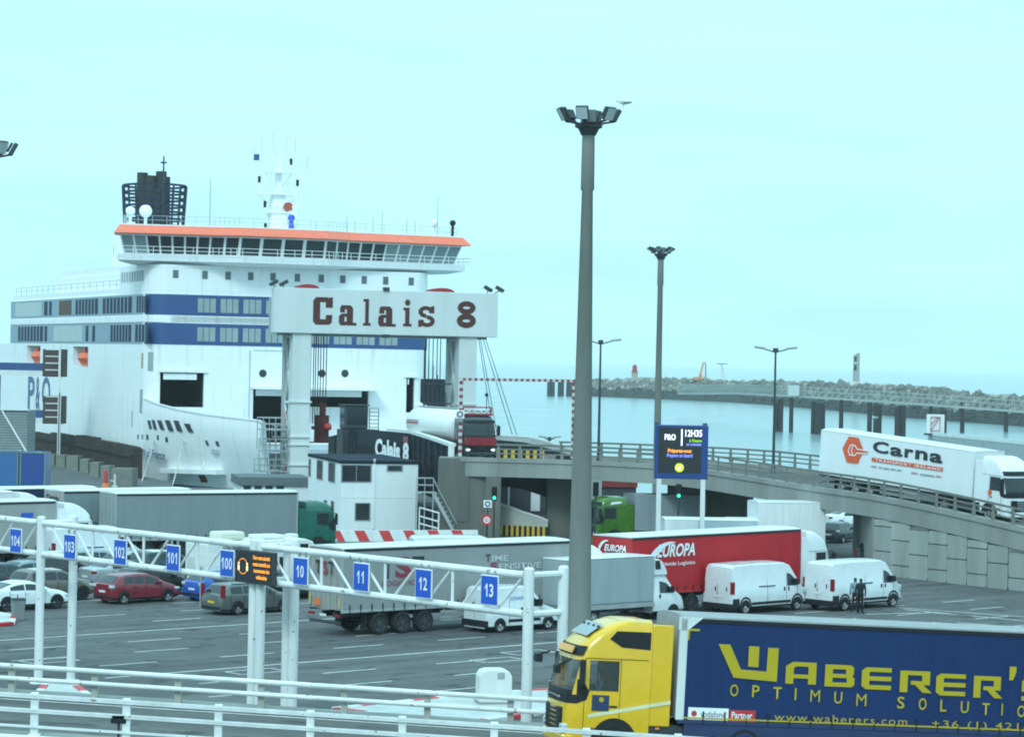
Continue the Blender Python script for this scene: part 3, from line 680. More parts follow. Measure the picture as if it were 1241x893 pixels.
# ---------------------------------------------------------------- guard rails along the raised road
def guard_rail(label, D, zoff, h, post_px, fat=True, x1px=1400):
    t = thing('guard_rail', label, 'guard rail', (0, 0, 0))
    X0, X1 = (-150 - CX) / F * D, (x1px - CX) / F * D
    rails = [(h - .06, .075), (h - .42, .07)] if fat else [(h - .04, .03), (h - .1, .022), (h - .42, .028), (h - .48, .02), (h - .86, .03)]
    for zz, r in rails:
        b = MB()
        if fat:
            n = 10; ring = [(.06 * math.cos(2 * math.pi * i / n) * 1.1, r * 1.0 * math.sin(2 * math.pi * i / n)) for i in range(n)]
            b.rings([[V((x, D - .1 + a, rz(x) + zoff + zz + c)) for a, c in ring] for x in (X0, X1)])
        else: b.beam((X0, D, rz(X0) + zoff + zz), (X1, D, rz(X1) + zoff + zz), .05, r * 2)
        b.build('rail', RAILW, t, smooth=40)
    step = (post_px[1] - post_px[0]) / F * D; x = (post_px[0] - CX) / F * D
    while x - step > X0: x -= step
    while x < X1:
        z = rz(x) + zoff
        b = MB()
        if fat: b.rings([[V((x - .1, D, z - .02)), V((x + .1, D, z - .02)), V((x + .1, D + .34, z - .02)), V((x - .1, D + .34, z - .02))], [V((x - .09, D, z + h - .02)), V((x + .09, D, z + h - .02)), V((x + .09, D + .12, z + h - .02)), V((x - .09, D + .12, z + h - .02))]])
        else: b.box(x - .1, x + .1, D + .03, D + .17, z - .1, z + h + .02); b.box(x - .16, x + .16, D - .05, D + .25, z - .1, z + .03)
        b.build('post', mat('pale_concrete_post', (.4, .385, .34), .85, var=.15) if fat else RAILW, t, bevel=.015); x += step
    return t
guard_rail('fat white tube guard rail on grey concrete posts, behind the yellow lorry', 76.6, -.04, 1.02, (21, 122), True, 1500)
guard_rail('thin flat-bar white guard rail with square white posts passing in front of the yellow lorry', 68.8, .12, 1.1, (49.3, 161), False)
guard_rail('nearest white tube guard rail cut off by the lower left edge of the photo', 63.0, .02, 1.0, (76, 200))
t = thing('floodlight_box', 'small black lamp box on the road kerb beside a white rail post', 'lamp', (0, 0, 0))
p = atD(144, 872, 68.9); b = MB(); b.box(p.x - .2, p.x + .2, p.y - .12, p.y + .1, p.z - .08, p.z + .16); b.build('casing', BLACK, t, bevel=.03)
b = MB(); b.box(p.x - .16, p.x + .16, p.y - .125, p.y - .12, p.z - .03, p.z + .13); b.build('lens', GLASS, t)
b = MB(); b.box(p.x - .03, p.x + .03, p.y - .03, p.y + .03, rz(p.x) + .1, p.z - .08); b.build('bracket', DKSTEEL, t)

# ---------------------------------------------------------------- lane gantry and its signs
ang = math.atan2(ND.y, ND.x)
gt = thing('lane_gantry', 'long white tubular truss gantry carrying the blue lane number signs', 'gantry', G_R, ang)
S2 = SPAN
tz, bz = 6.08, 4.9
def gpost(x, y, r=.165):
    b = MB(); b.bar((x, y, 0), (x, y, 6.27), r, n=14); b.bar((x, y, 6.27), (x, y, 6.33), r * 1.02, r * .6, n=14); b.bar((x, y, 0), (x, y, .03), r * 2, n=14)
    return b.build('post', RAILW, gt, smooth=40)
for x in (0, -S2 + .2, -S2 - .2, -2 * S2, -3 * S2): gpost(x, 0); gpost(x, 1.45)
for x in (0, -S2, -2 * S2, -3 * S2):
    for zz in (tz, bz): b = MB(); b.bar((x, 0, zz), (x, 1.45, zz), .11); b.build('cross_tube', RAILW, gt, smooth=40)
for k in range(3):
    x0, x1 = -k * S2 - .2, -(k + 1) * S2 + .2
    b = MB(); b.bar((x0, 0, tz), (x1, 0, tz), .115, n=12); b.build('top_chord', RAILW, gt, smooth=40)
    b = MB(); b.bar((x0, 0, bz), (x1, 0, bz), .115, n=12); b.build('bottom_chord', RAILW, gt, smooth=40)
    for q in range(1, 4):
        b = MB(); x = x0 + (x1 - x0) * q / 4; b.bar((x, 0, bz), (x, 0, tz), .05); b.build('upright', RAILW, gt, smooth=40)
    for q in range(8):
        a = x0 + (x1 - x0) * q / 8; c = x0 + (x1 - x0) * (q + .75) / 8
        b = MB(); b.bar((a if q < 4 else c, 0, tz if q >= 4 else tz), (c if q < 4 else a, 0, bz), .045)
        b.build('diagonal', RAILW, gt, smooth=40)
for num, px, py in (('104', 19, 655), ('103', 84.5, 662.3), ('102', 145.5, 669), ('101', 209.5, 676), ('100', 275, 682.5), ('10', 364, 692), ('11', 437.5, 699), ('12', 513, 707), ('13', 593, 715)):
    c = sidept(gt, px, py, 1, -.2); wp = gt.matrix_basis @ c
    s = thing('lane_sign', 'blue lane number sign reading %s hung on the white gantry' % num, 'sign', wp, ang, 'lane number signs on the gantry')
    b = MB(); b.box(-.41, .41, -.0, .04, -.47, .47); b.build('panel', WHITE, s, bevel=.02)
    b = MB(); b.box(-.37, .37, -.008, .0, -.43, .43); b.build('face', SIGNB, s)
    gw = .19; x = -len(num) * (gw + .035) / 2 + .017
    for ch in num:
        if ch == '1':
            b = MB(); b.add([(x + u * gw, -.016, -.2 + v_ * .4) for u, v_ in ((.12, .72), (.48, 1), (.74, 1), (.74, 0), (.46, 0), (.46, .74), (.12, .54))], [tuple(range(7))]); b.build('lettering', WTXT, s, fix=False)
        else: text(ch, s, 'lettering', WTXT, (x, -.008, -.2), (1, 0, 0), (0, 0, 1), gw, .4, .02)
        x += gw + .035
    b = MB(); b.box(-.2, -.16, .04, .12, -.47, .62); b.box(.16, .2, .04, .12, -.47, .62); b.build('bracket', STEEL, s)
c0 = sidept(gt, 284, 703, 1, -.34); c1 = sidept(gt, 331, 671, 1, -.34)
LED = mat('amber_led', (1, .33, .03), .4, var=0, emit=1.3); LEDW = mat('white_led', (.9, .9, 1), .4, var=0, emit=.9); LEDV = mat('violet_led', (.25, .3, 1), .4, var=0, emit=.9); LEDG = mat('green_led', (.35, .8, .05), .4, var=0, emit=.8)
SCREEN = mat('screen_black', (.02, .022, .025), .35, var=.1)
wp = gt.matrix_basis @ V(((c0.x + c1.x) / 2, -.34, (c0.z + c1.z) / 2)); W2, H2 = (c1.x - c0.x) / 2, .56
s = thing('message_sign', 'dark electronic message board with glowing orange safety text beside sign 100', 'sign', wp, ang)
b = MB(); b.box(-W2, W2, 0, .2, -H2, H2); b.build('casing', DKSTEEL, s, bevel=.03)
b = MB(); b.box(-W2 + .06, W2 - .06, -.006, 0, -H2 + .06, H2 - .06); b.build('screen', SCREEN, s)
for i, ln in enumerate(('Pour votre sécurité', 'restez attentifs aux', 'mouvements des', 'véhicules')):
    wl = (.95, 1.0, .9, .62)[i]; text(ln, s, 'lettering', LED, (-.02 + (1 - wl) * .5 * (W2 * .9) , -.006, .27 - i * .22), (1, 0, 0), (0, 0, 1), wl * W2 * .9, .14, .02)
b = MB(); n = 24; cx = -W2 * .55
b.rings([[(cx + rr * math.cos(2 * math.pi * i / n), -.014, rr * math.sin(2 * math.pi * i / n)) for i in range(n)] for rr in (.27, .25)], cap=False)
b.build('ring_icon', LED, s, fix=False)
b = MB()
for dx in (-.28, .2): b.box(cx + dx, cx + dx + .09, -.016, -.012, -.14, .02); b.box(cx + dx + .01, cx + dx + .08, -.016, -.012, .05, .12)
b.build('figure_icon', mat('pale_led', (1, .75, .3), .4, var=0, emit=1.3), s)
b = MB(); b.box(-.9, .9, .2, .3, -.3, -.2); b.box(-.9, .9, .2, .3, .2, .3); b.build('bracket', STEEL, s)

# ---------------------------------------------------------------- kerb islands, white box, bin, small plates
def island(label, pts, z=.16, seg=1.2, name='kerb_island'):
    P = [at(x, y, 0) for x, y in pts]
    t = thing(name, label, 'traffic island', P[0]); o = P[0]
    b = MB(); b.rings([[p - o for p in P], [p - o + V((0, 0, z - .03)) for p in P]]); b.build('slab', mat('pale_concrete', (.5, .5, .48), .8, var=.15), t)
    k = MB(); i = 0
    for a, c in zip(P, P[1:] + P[:1]):
        n = max(1, int((c - a).length / seg))
        for j in range(n):
            k.m = i % 2; i += 1
            u, v_ = a.lerp(c, j / n) - o, a.lerp(c, (j + .985) / n) - o; k.beam(u + V((0, 0, z / 2)), v_ + V((0, 0, z / 2)), .3, z)
    k.build('kerb_stones', [OFFW, RED], t, bevel=.02)
island('large traffic island with red and white kerb stones beneath the white box', [(405, 862), (560, 846), (700, 836), (720, 856), (560, 880)])
island('small red and white kerbed island by the bin at the left edge', [(-40, 752), (-5, 745), (17, 749), (14, 757), (-40, 762)])
island('low red and white kerb island behind the left end of the guard rail', [(46, 844), (58, 829), (84, 829), (110, 848), (88, 852)])
t = thing('equipment_cabinet', 'squat white cabinet with a rounded top standing on the kerbed island', 'cabinet', at(598, 851, .13), R_(10))
b = MB(); pr = [(-.6, 0), (.6, 0), (.6, 1.0), (.5, 1.17), (.3, 1.24), (-.3, 1.24), (-.5, 1.17), (-.6, 1.0)]
b.rings([[V((u, -.45, z)) for u, z in pr], [V((u, .45, z)) for u, z in pr]]); b.build('body', OFFW, t, bevel=.04)
b = MB(); b.box(-.63, .63, -.48, .48, 0, .08); b.build('plinth', CONC, t)
b = MB(); b.box(.05, .32, -.462, -.455, .9, 1.14); b.build('worn_patch', mat('grey_patch', (.35, .36, .36), .8), t)
t = thing('litter_bin', 'grey lidded litter bin at the end of the kerbed island beside the white coupe', 'bin', at(21.5, 751, 0), R_(20))
b = MB(); b.rings([[V((a * k, c * k, z)) for a, c in ((-.3, -.28), (.3, -.28), (.3, .28), (-.3, .28))] for z, k in ((0, .85), (.9, 1), (.95, 1.02))]); b.build('bin_body', mat('bin_grey', (.2, .22, .22), .6), t, bevel=.03)
b = MB(); b.box(-.33, .33, -.31, .31, .95, 1.02); b.box(-.05, .0, -.02, .02, 1.02, 1.2); b.build('lid', DKSTEEL, t, bevel=.02)
def plate_post(label, px, base, D_, x0, x1, y0, y1):
    P = atD(px, y1, D_); t = thing('plate_sign', label, 'sign', (P.x, D_, 0))
    a, c = atD(x0, y1, D_), atD(x1, y0, D_)
    b = MB(); b.box(a.x - P.x, c.x - P.x, -.06, -.02, a.z, c.z); b.build('panel', OFFW, t, bevel=.01)
    b = MB(); b.bar((0, 0, 0), (0, 0, c.z), .04); b.build('post', STEEL, t)
plate_post('back of a plain white rectangular sign plate on a post before the motorhome', 243.5, 0, 131, 236, 271, 671, 686)

# ---------------------------------------------------------------- flood light masts
def flood_mast(label, px, top_y, D, rb=.5, rt=.2, heads=6, name='floodlight_mast', closed=False):
    base = atD(px, 600, D); H = zat(px, top_y, D)
    # the mast stands upright; px is measured at the top
    base = atD(px, top_y, D)
    t = thing(name, label, 'light mast', (base.x, D, 0), 0, 'tall floodlight masts')
    b = MB(); n = 20
    b.rings([[(r * math.cos(2 * math.pi * i / n), r * math.sin(2 * math.pi * i / n), z) for i in range(n)] for z, r in ((0, rb), (.02, rb), (H - 2.55, rt * 1.06), (H - 2.5, rt * 1.3), (H - .4, rt * 1.2))])
    b.build('pole', mat('mast_concrete', (.22, .225, .2), .85, var=.2, vscale=.8, bump=.15, bscale=8, streak=True), t, smooth=50)
    b = MB()
    b.rings([[(r * math.cos(2 * math.pi * i / n), r * math.sin(2 * math.pi * i / n), z) for i in range(n)] for z, r in ((H - .45, rt * 1.4), (H - .2, rt * 2.0), (H - .15, rt * 2.6), (H, rt * 2.6))])
    for k in range(heads):
        a = 2 * math.pi * (k + .25) / heads; R2 = 1.0 if not closed else .85
        b.bar((.2 * math.cos(a), .2 * math.sin(a), H - .06), (R2 * math.cos(a), R2 * math.sin(a), H + .12), .045)
    b.build('head_frame', DKSTEEL, t, smooth=40)
    for k in range(heads):
        a = 2 * math.pi * (k + .25) / heads; R2 = 1.06 if not closed else .9
        M = MX.Translation((R2 * math.cos(a), R2 * math.sin(a), H + .32)) @ MX.Rotation(a, 4, 'Z') @ MX.Rotation(R_(28 if not closed else 62), 4, 'Y')
        h = MB(); h.M = M; h.box(-.09, .07, -.24, .24, -.26, .26); h.box(-.22, -.12, -.16, .16, -.2, .2); f = h.build('floodlight', DKSTEEL, t, bevel=.03)
        g = MB(); g.M = M; g.box(.07, .082, -.21, .21, -.23, .23); g.build('lens', LAMPG, f)
    c = MB(); c.box(-.26, .26, -.6, -.1, H + .0, H + .48); c.box(-.3, .3, -.2, .3, H, H + .35); c.build('gear_box', mat('mast_head_grey', (.12, .14, .145), .5), t, bevel=.03)
    return t, H
mast, MH = flood_mast('nearest tall concrete floodlight mast rising behind the yellow lorry cab', 713.5, 150, 100)
flood_mast('second, thinner floodlight mast behind the blue information screen', 801, 308, 214, .33, .2, 6, closed=True)
flood_mast('floodlight mast at the left edge of which only one lamp shows', -17, 190, 104)

# ---------------------------------------------------------------- viaduct and ramp
VP_ = [(533, 188, 554), (600, 187, 555.5), (690, 185.5, 558), (790, 181.5, 563), (850, 177.8, 569), (900, 174, 576.5), (985, 167, 590), (1060, 160.8, 601), (1150, 155.3, 619), (1241, 150.5, 640), (1330, 146.5, 662), (1420, 143, 684)]
def cr(a, b, c, d, t): return .5 * (2 * b + (c - a) * t + (2 * a - 5 * b + 4 * c - d) * t * t + (3 * b - a - 3 * c + d) * t ** 3)
pts = []
for i in range(len(VP_) - 1):
    q = [VP_[max(0, i - 1)], VP_[i], VP_[i + 1], VP_[min(len(VP_) - 1, i + 2)]]
    for s in range(6):
        u = s / 6; px, D, py = (cr(*[e[j] for e in q], u) for j in range(3)); pts.append((px, atD(px, py, D)))
pts.append((VP_[-1][0], atD(VP_[-1][0], VP_[-1][2], VP_[-1][1])))
NP = [p for _, p in pts]
NN = []
for i, p in enumerate(NP):
    d = NP[min(i + 1, len(NP) - 1)] - NP[max(i - 1, 0)]; n = V((-d.y, d.x, 0)).normalized(); NN.append(n if n.y > 0 else -n)
DW, KH, SL = 9.0, .42, 1.3
vt = thing('viaduct', 'grey concrete viaduct and curved ramp carrying lorries to the ferry berth', 'bridge', (0, 0, 0))
b = MB(); b.rings([[p - V((0, 0, SL)), p, p + n * .42, p + n * .42 - V((0, 0, SL))] for p, n in zip(NP, NN)]); b.build('edge_beam', CONC, vt)
b = MB(); b.rings([[p + n * DW - V((0, 0, SL)), p + n * DW, p + n * (DW + .4), p + n * (DW + .4) - V((0, 0, SL))] for p, n in zip(NP, NN)]); b.build('edge_beam', CONC, vt)
b = MB(); b.rings([[p + n * .4 - V((0, 0, SL - .1)), p + n * .4 - V((0, 0, KH)), p + n * DW - V((0, 0, KH)), p + n * DW - V((0, 0, SL - .1))] for p, n in zip(NP, NN)]); b.build('deck', ROADM, vt)
b = MB(); b.rings([[p - n * .08 - V((0, 0, .26)), p - n * .08 + V((0, 0, .04)), p + n * .5 + V((0, 0, .04)), p + n * .5 - V((0, 0, .26))] for p, n in zip(NP, NN)]); b.build('coping', CONC, vt)
def near(px): return min(range(len(pts)), key=lambda i: abs(pts[i][0] - px))
# abutment at the left end
A0, A1 = NP[0], atD(607, 560, 187.2)
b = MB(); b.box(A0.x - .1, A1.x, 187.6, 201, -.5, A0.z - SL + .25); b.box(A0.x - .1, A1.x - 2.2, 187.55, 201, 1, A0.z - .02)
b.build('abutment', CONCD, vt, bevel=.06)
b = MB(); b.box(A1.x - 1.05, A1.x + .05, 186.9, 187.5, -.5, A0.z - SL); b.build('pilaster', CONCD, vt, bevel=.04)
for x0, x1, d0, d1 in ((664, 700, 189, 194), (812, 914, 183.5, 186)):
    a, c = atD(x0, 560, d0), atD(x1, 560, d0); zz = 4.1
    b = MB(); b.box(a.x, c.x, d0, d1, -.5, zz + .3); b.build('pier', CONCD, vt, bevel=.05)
# retaining wall of staggered concrete panels
i0 = near(1062)
w0 = NP[i0]; w1 = NP[-1]; wd = (w1 - w0); wl = math.hypot(wd.x, wd.y); wa = math.atan2(wd.y, wd.x)
wb = bpy.data.objects.new('retaining_wall', None)
bk = MB(); pn = MB(); jx = 0
col = 0; x = .0; CWD = 1.62
Rm = MX.Rotation(-wa, 3, 'Z')
loc = [Rm @ (p - w0) for p in NP[i0:]]
tops = [(l.x, l.z + w0.z - SL - .004) for l in loc]; offs = [(l.x, l.y) for l in loc]
while x < wl - .5:
    zt = interp(tops, x + CWD / 2); z = -.05 - (.75 if col % 2 else 0); yo = interp(offs, x + CWD / 2)
    while z < zt - .1:
        z1 = min(z + 1.5, zt); z0 = max(z, -.05)
        u0, u1 = x + .045, x + CWD - .045; zm = (z0 + z1) / 2
        cj = .05; prof = [(u0 + cj, z0 + .03), (u1 - cj, z0 + .03), (u1, z0 + .2), (u1, z1 - .2), (u1 - cj, z1 - .03), (u0 + cj, z1 - .03), (u0, z1 - .2), (u0, z0 + .2)]
        tip = [interp(tops, q[0]) for q in prof]; prof = [(q[0], min(q[1], tt)) for q, tt in zip(prof, tip)]
        pn.m = (col * 3 + int(z * 2)) % 2
        pn.prism(prof, yo + .0, yo + .16, lambda u, v_, t_: V((u, t_ + .03, v_))); z += 1.5
    x += CWD; col += 1
pw = pn.build('wall_panels', [mat('wall_panel', (.295, .3, .275), .88, var=.2, vscale=.9, bump=.2, bscale=7, streak=True), mat('wall_panel_pale', (.33, .335, .305), .88, var=.2, vscale=.9, bump=.2, bscale=7, streak=True)], vt)
pw.location = w0 * 1; pw.location.z = 0; pw.rotation_euler = (0, 0, wa)
for l, tp in zip(loc[:-1], tops[:-1]): pass
bk.rings([[V((l.x, l.y + .17, -.3)), V((l.x, l.y + .17, tp[1])), V((l.x, l.y + 1.0, tp[1])), V((l.x, l.y + 1.0, -.3))] for l, tp in zip(loc, tops)])
bo = bk.build('backing_wall', mat('joint_dark', (.07, .07, .065), .9), vt); bo.location = pw.location; bo.rotation_euler = (0, 0, wa)
bpy.data.objects.remove(wb)
p = atD(1063, 620, 161.2); b = MB(); b.box(p.x - .3, p.x + .25, p.y - .25, p.y + 9, -.2, w0.z - SL - .01); b.build('end_pillar', CONC, vt, bevel=.04)
# railings of the viaduct
def railing(label, i0, i1, off, h=.95, step=1.55, zo=.04):
    t = thing('bridge_railing', label, 'railing', (0, 0, 0), group=None)
    P = [NP[i] + NN[i] * off + V((0, 0, zo)) for i in range(i0, i1 + 1)]
    for k, hh in enumerate((h, h * .66, h * .34)):
        b = MB(); r = .07 if k == 0 else .05
        b.rings([[p + V((0, -.05, hh - r)), p + V((0, .05, hh - r)), p + V((0, .05, hh + r)), p + V((0, -.05, hh + r))] for p in P]); b.build('rail', mat('rail_grey', (.17, .17, .15), .6, var=.2), t)
    acc = 0; nxt = .2
    for a, c in zip(P, P[1:]):
        L = (c - a).length
        while nxt <= acc + L:
            q = a.lerp(c, (nxt - acc) / L); d = (c - a).normalized(); nn = NN[i0]
            b = MB(); b.rings([[q + d * u * .11 * k + V((0, v_ * .1 * k2 + .08, z)) for u, v_ in ((-1, -1), (1, -1), (1, 1), (-1, 1))] for z, k, k2 in ((0, 1.25, 1.9), (h - .02, .8, .7))])
            b.build('post', mat('rail_grey', (.17, .17, .15)), t); nxt += step
        acc += L
    return t
iA, iB, iC = near(600), near(868), near(985)
railing('grey railing on the near edge of the viaduct, straight part left of the screen', near(606), iB, .15)
railing('grey railing on the near edge of the ramp, below the white lorry trailer', iB, len(NP) - 1, .15)
railing('far-side grey railing of the viaduct seen across the deck', near(640), near(1010), DW + .1)
b = MB()
for px0 in (603, 614, 625, 636):
    pass
hz = thing('hazard_kerb', 'yellow and black striped kerb on the viaduct deck beside the tanker', 'kerb', atD(597, 552, 193))
for k in range(14): bx('stripe', YELB if k % 2 else BLACK, hz, k * .27, k * .27 + .26, 0, .2, -.45, .5)
# ================================================================ THE FERRY
from mathutils.bvhtree import BVHTree
SHA = math.atan2(SH_H.y, SH_H.x)
ship = thing('ferry', 'large white car ferry with navy window bands and orange bridge roof at the berth', 'ferry', SHIP_O, SHA)
def fx(px, py, x=0.0): return sidept(ship, px, py, 0, x)
def sx_(px, py, y=-15.4): return sidept(ship, px, py, 1, y)
PX = 1.3
def plan(x0, x1, hw, r, z, n=6):
    p = [V((x0, -hw, z))]
    for i in range(n + 1):
        a = -math.pi / 2 + math.pi / 2 * i / n; p.append(V((x1 - r + r * math.cos(a), -hw + r + r * math.sin(a), z)))
    for i in range(n + 1):
        a = math.pi / 2 * i / n; p.append(V((x1 - r + r * math.cos(a), hw + PX - r + r * math.sin(a), z)))
    p.append(V((x0, hw + PX, z))); return p
LIN = mat('opening_shade_dark', (.02, .022, .028), .8, var=.1)  # near-black colour that carries the shade inside the hull openings
b = MB(); b.rings([plan(-140, 0, 15.4, 2.4, -3.2), plan(-140, 0, 15.4, 2.4, 13.45)])
hull = b.build('hull', [SHIPW, LIN], ship, smooth=40)
# openings in the bow wall
a1, a2 = fx(194, 497), fx(247.5, 452)
o1 = (-9, .5, a1.y, a2.y, 6.9, a2.z)
a3, a4 = fx(306, 520), fx(447, 473)
o2 = (-14, .5, a3.y, a4.y, 3.2, a4.z)
a5, a6 = fx(492, 497), fx(514, 458)
o3 = (-9, .5, a5.y, 14.6, 6.6, a6.z)
lb = []
for px0, px1, y0, y1 in ((32, 49, 441, 419), (88, 107, 444, 420)):
    p, q = sx_(px0, y0), sx_(px1, y1); lb.append((p, q))
carve(hull, [o1, o2, o3] + [(p.x, q.x, -16, -11.5, p.z, q.z) for p, q in lb])
for o_, nm in ((o1, 'mooring_deck_shade_liner'), (o2, 'car_deck_shade_liner'), (o3, 'mooring_deck_shade_liner')):  # added liners paint the openings dark, as deep shade would
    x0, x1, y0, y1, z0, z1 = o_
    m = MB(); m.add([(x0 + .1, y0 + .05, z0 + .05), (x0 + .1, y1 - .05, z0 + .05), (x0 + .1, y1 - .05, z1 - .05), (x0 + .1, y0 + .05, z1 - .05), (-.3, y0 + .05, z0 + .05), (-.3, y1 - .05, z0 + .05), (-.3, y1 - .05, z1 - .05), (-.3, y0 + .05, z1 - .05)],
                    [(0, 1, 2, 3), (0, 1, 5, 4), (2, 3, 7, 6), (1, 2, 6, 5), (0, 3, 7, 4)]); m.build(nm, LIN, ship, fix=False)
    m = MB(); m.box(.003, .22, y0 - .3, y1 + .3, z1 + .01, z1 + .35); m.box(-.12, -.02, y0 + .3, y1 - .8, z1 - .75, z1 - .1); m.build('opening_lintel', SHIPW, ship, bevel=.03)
bx('dark_opening_block', LIN, ship, -5, -.2, 15.42, 18.4, 6.6, 10.3)  # added dark block standing in for the shaded opening on the port side
# bow visor plate over the car deck
m = MB(); m.box(.02, 2.2, a3.y - .2, a4.y + .6, a4.z - .05, a4.z + .3); m.build('bow_visor', SHIPW, ship, bevel=.05)
bx('inner_door', SHIPW, ship, -1.6, -1.3, a3.y + 5.2, a4.y - .4, 3.3, a4.z - 1.9)
m = MB()
for px, y0, y1 in ((388, 447, 461), ): pass
for px in (318.5, 390, 418):
    p = fx(px, 452.5, .0); c = MB(); c.bar((.005, p.y, p.z), (.04, p.y, p.z), .42, n=18); c.build('porthole', GLASS, ship, smooth=40)
m = MB(); p, q = fx(303, 425), fx(303, 508); m.box(0, .06, p.y - .05, p.y + .05, q.z, p.z); p = fx(308, 424); q = fx(345, 424); m.box(0, .05, p.y, q.y, p.z - .08, p.z); m.build('hull_seam', SHIPG, ship)
# superstructure
b = MB(); b.rings([plan(-70, 0, 15.4, 2.4, 13.454), plan(-70, 0, 15.4, 2.4, 18.86)]); b.build('superstructure', SHIPW, ship, smooth=40)
b = MB(); b.rings([plan(-13, -.05, 15.4, 2.4, 18.864), plan(-13, -.05, 15.3, 2.4, 21.95)]); b.build('bridge_house', SHIPW, ship, smooth=40)
# navy bands round the front, grey window bands along the side
for z0, z1 in ((16.62, 18.8), (13.5, 15.78)):
    b = MB(); A = plan(-70, .0, 15.4, 2.4, 0)[1:-1]
    ring = []
    for i, p in enumerate(A):
        n = (A[min(i + 1, len(A) - 1)] - A[max(i - 1, 0)]); n = V((n.y, -n.x, 0)).normalized(); ring.append(p + n * .03)
    ring = ring[1:-1]
    b.add([p + V((0, 0, z0)) for p in ring] + [p + V((0, 0, z1)) for p in ring], [(i, i + 1, len(ring) + i + 1, len(ring) + i) for i in range(len(ring) - 1)])
    b.build('navy_band', NAVY, ship, smooth=40)
    for s in (-1, 1):
        y0, y1 = sorted((s * 15.39, s * 15.43)); dy_ = PX if s > 0 else 0; bx('side_band', mat('ship_band_grey', (.2, .27, .34), .35, var=.06), ship, -69.5, -2.6, y0 + dy_, y1 + dy_, z0, z1)
    zc = (z0 + z1) / 2
    for k in range(10):
        yy = fx(239 + 27.6 * k, 370).y; w_ = fx(262 + 27.6 * k, 370).y - yy
        if yy + w_ > 13.2: break
        f = MB(); f.m = 0; f.box(.03, .05, yy, yy + w_, zc - .82, zc + .82)
        for j in range(3): f.m = 1; f.box(.05, .062, yy + .06 + j * (w_ / 3 - .01), yy + w_ / 3 - .04 + j * (w_ / 3 - .01), zc - .74, zc + .74)
        f.build('window', [NAVY, PALEGL], ship, bevel=.03)
    BW_ = mat('band_window', (.012, .02, .05), .5, var=.1, spec=.12)
    rows = [(19, 51, PALEGL, 0), (54, 58, BW_, 0), (60, 63, BW_, 0), (72, 87, mat('brown_panel', (.12, .07, .05), .6), 0), (92, 119, BW_, 7), (125, 160, BW_, 8), (166, 178, BW_, 4)] if z0 > 16 else \
           [(23, 53, BW_, 8), (55, 58, BW_, 0), (66, 101, PALEGL, 0), (105, 108, BW_, 0), (113, 116, BW_, 0), (135, 160, BW_, 7), (165, 181, BW_, 4)]
    for p0, p1, m_, bars in rows:
        u, v_ = sx_(p0, 370).x, sx_(p1, 370).x
        f = MB(); f.box(u, v_, -15.452, -15.43, z0 + .22, z1 - .22)
        f.m = 1
        for j in range(1, bars): xx = u + (v_ - u) * j / bars; f.box(xx - (v_ - u) / bars * .1, xx + (v_ - u) / bars * .1, -15.47, -15.452, z0 + .2, z1 - .2)
        f.build('window', [m_, mat('ship_band_grey', (.2, .27, .34))], ship)
b = MB(); b.rings([plan(-69.6, .0, 15.5, 2.4, 15.84), plan(-69.6, .0, 15.5, 2.4, 16.5)]); b.build('deck_strake', SHIPW, ship, smooth=40)
# square ports below the bridge
for px in (213, 248.5, 276.5, 304, 331, 360.5, 389.5, 415.5, 441.5, 467.5, 498.5):
    py = 332 + (px - 213) * .0316; p = fx(px, py, 0)
    b = MB(); b.box(-.05, .02, p.y - .3, p.y + .3, p.z - .42, p.z + .42); b.build('window', mat('port_glass', (.1, .12, .13), .1, var=.3, vscale=.1), ship, bevel=.04)
# upper decks behind the bridge on the starboard side
b = MB(); b.box(-69.5, -13.1, -15.2, 15.2, 18.87, 19.55); b.build('bulwark', SHIPW, ship)
b = MB(); b.box(-52, -13.2, -13.6, 13.6, 19.56, 21.4); b.box(-50, -14, -13.2, 13.2, 21.41, 22.3); b.build('upper_deckhouse', SHIPW, ship)
b = MB()
for k in range(9): b.box(-12 + k * 1.1, -11.6 + k * 1.1, -15.44, -15.38, 20.2, 21.3)
b.build('ventilation_slats', SHIPG, ship)
b = MB()
for k in range(18): x = -68 + k * 3.1; b.bar((x, -15.1, 19.55), (x, -15.1, 20.5), .03, n=6)
for z in (20.05, 20.5): b.bar((-68, -15.1, z), (-14, -15.1, z), .03, n=6)
b.build('deck_railing', STEEL, ship)
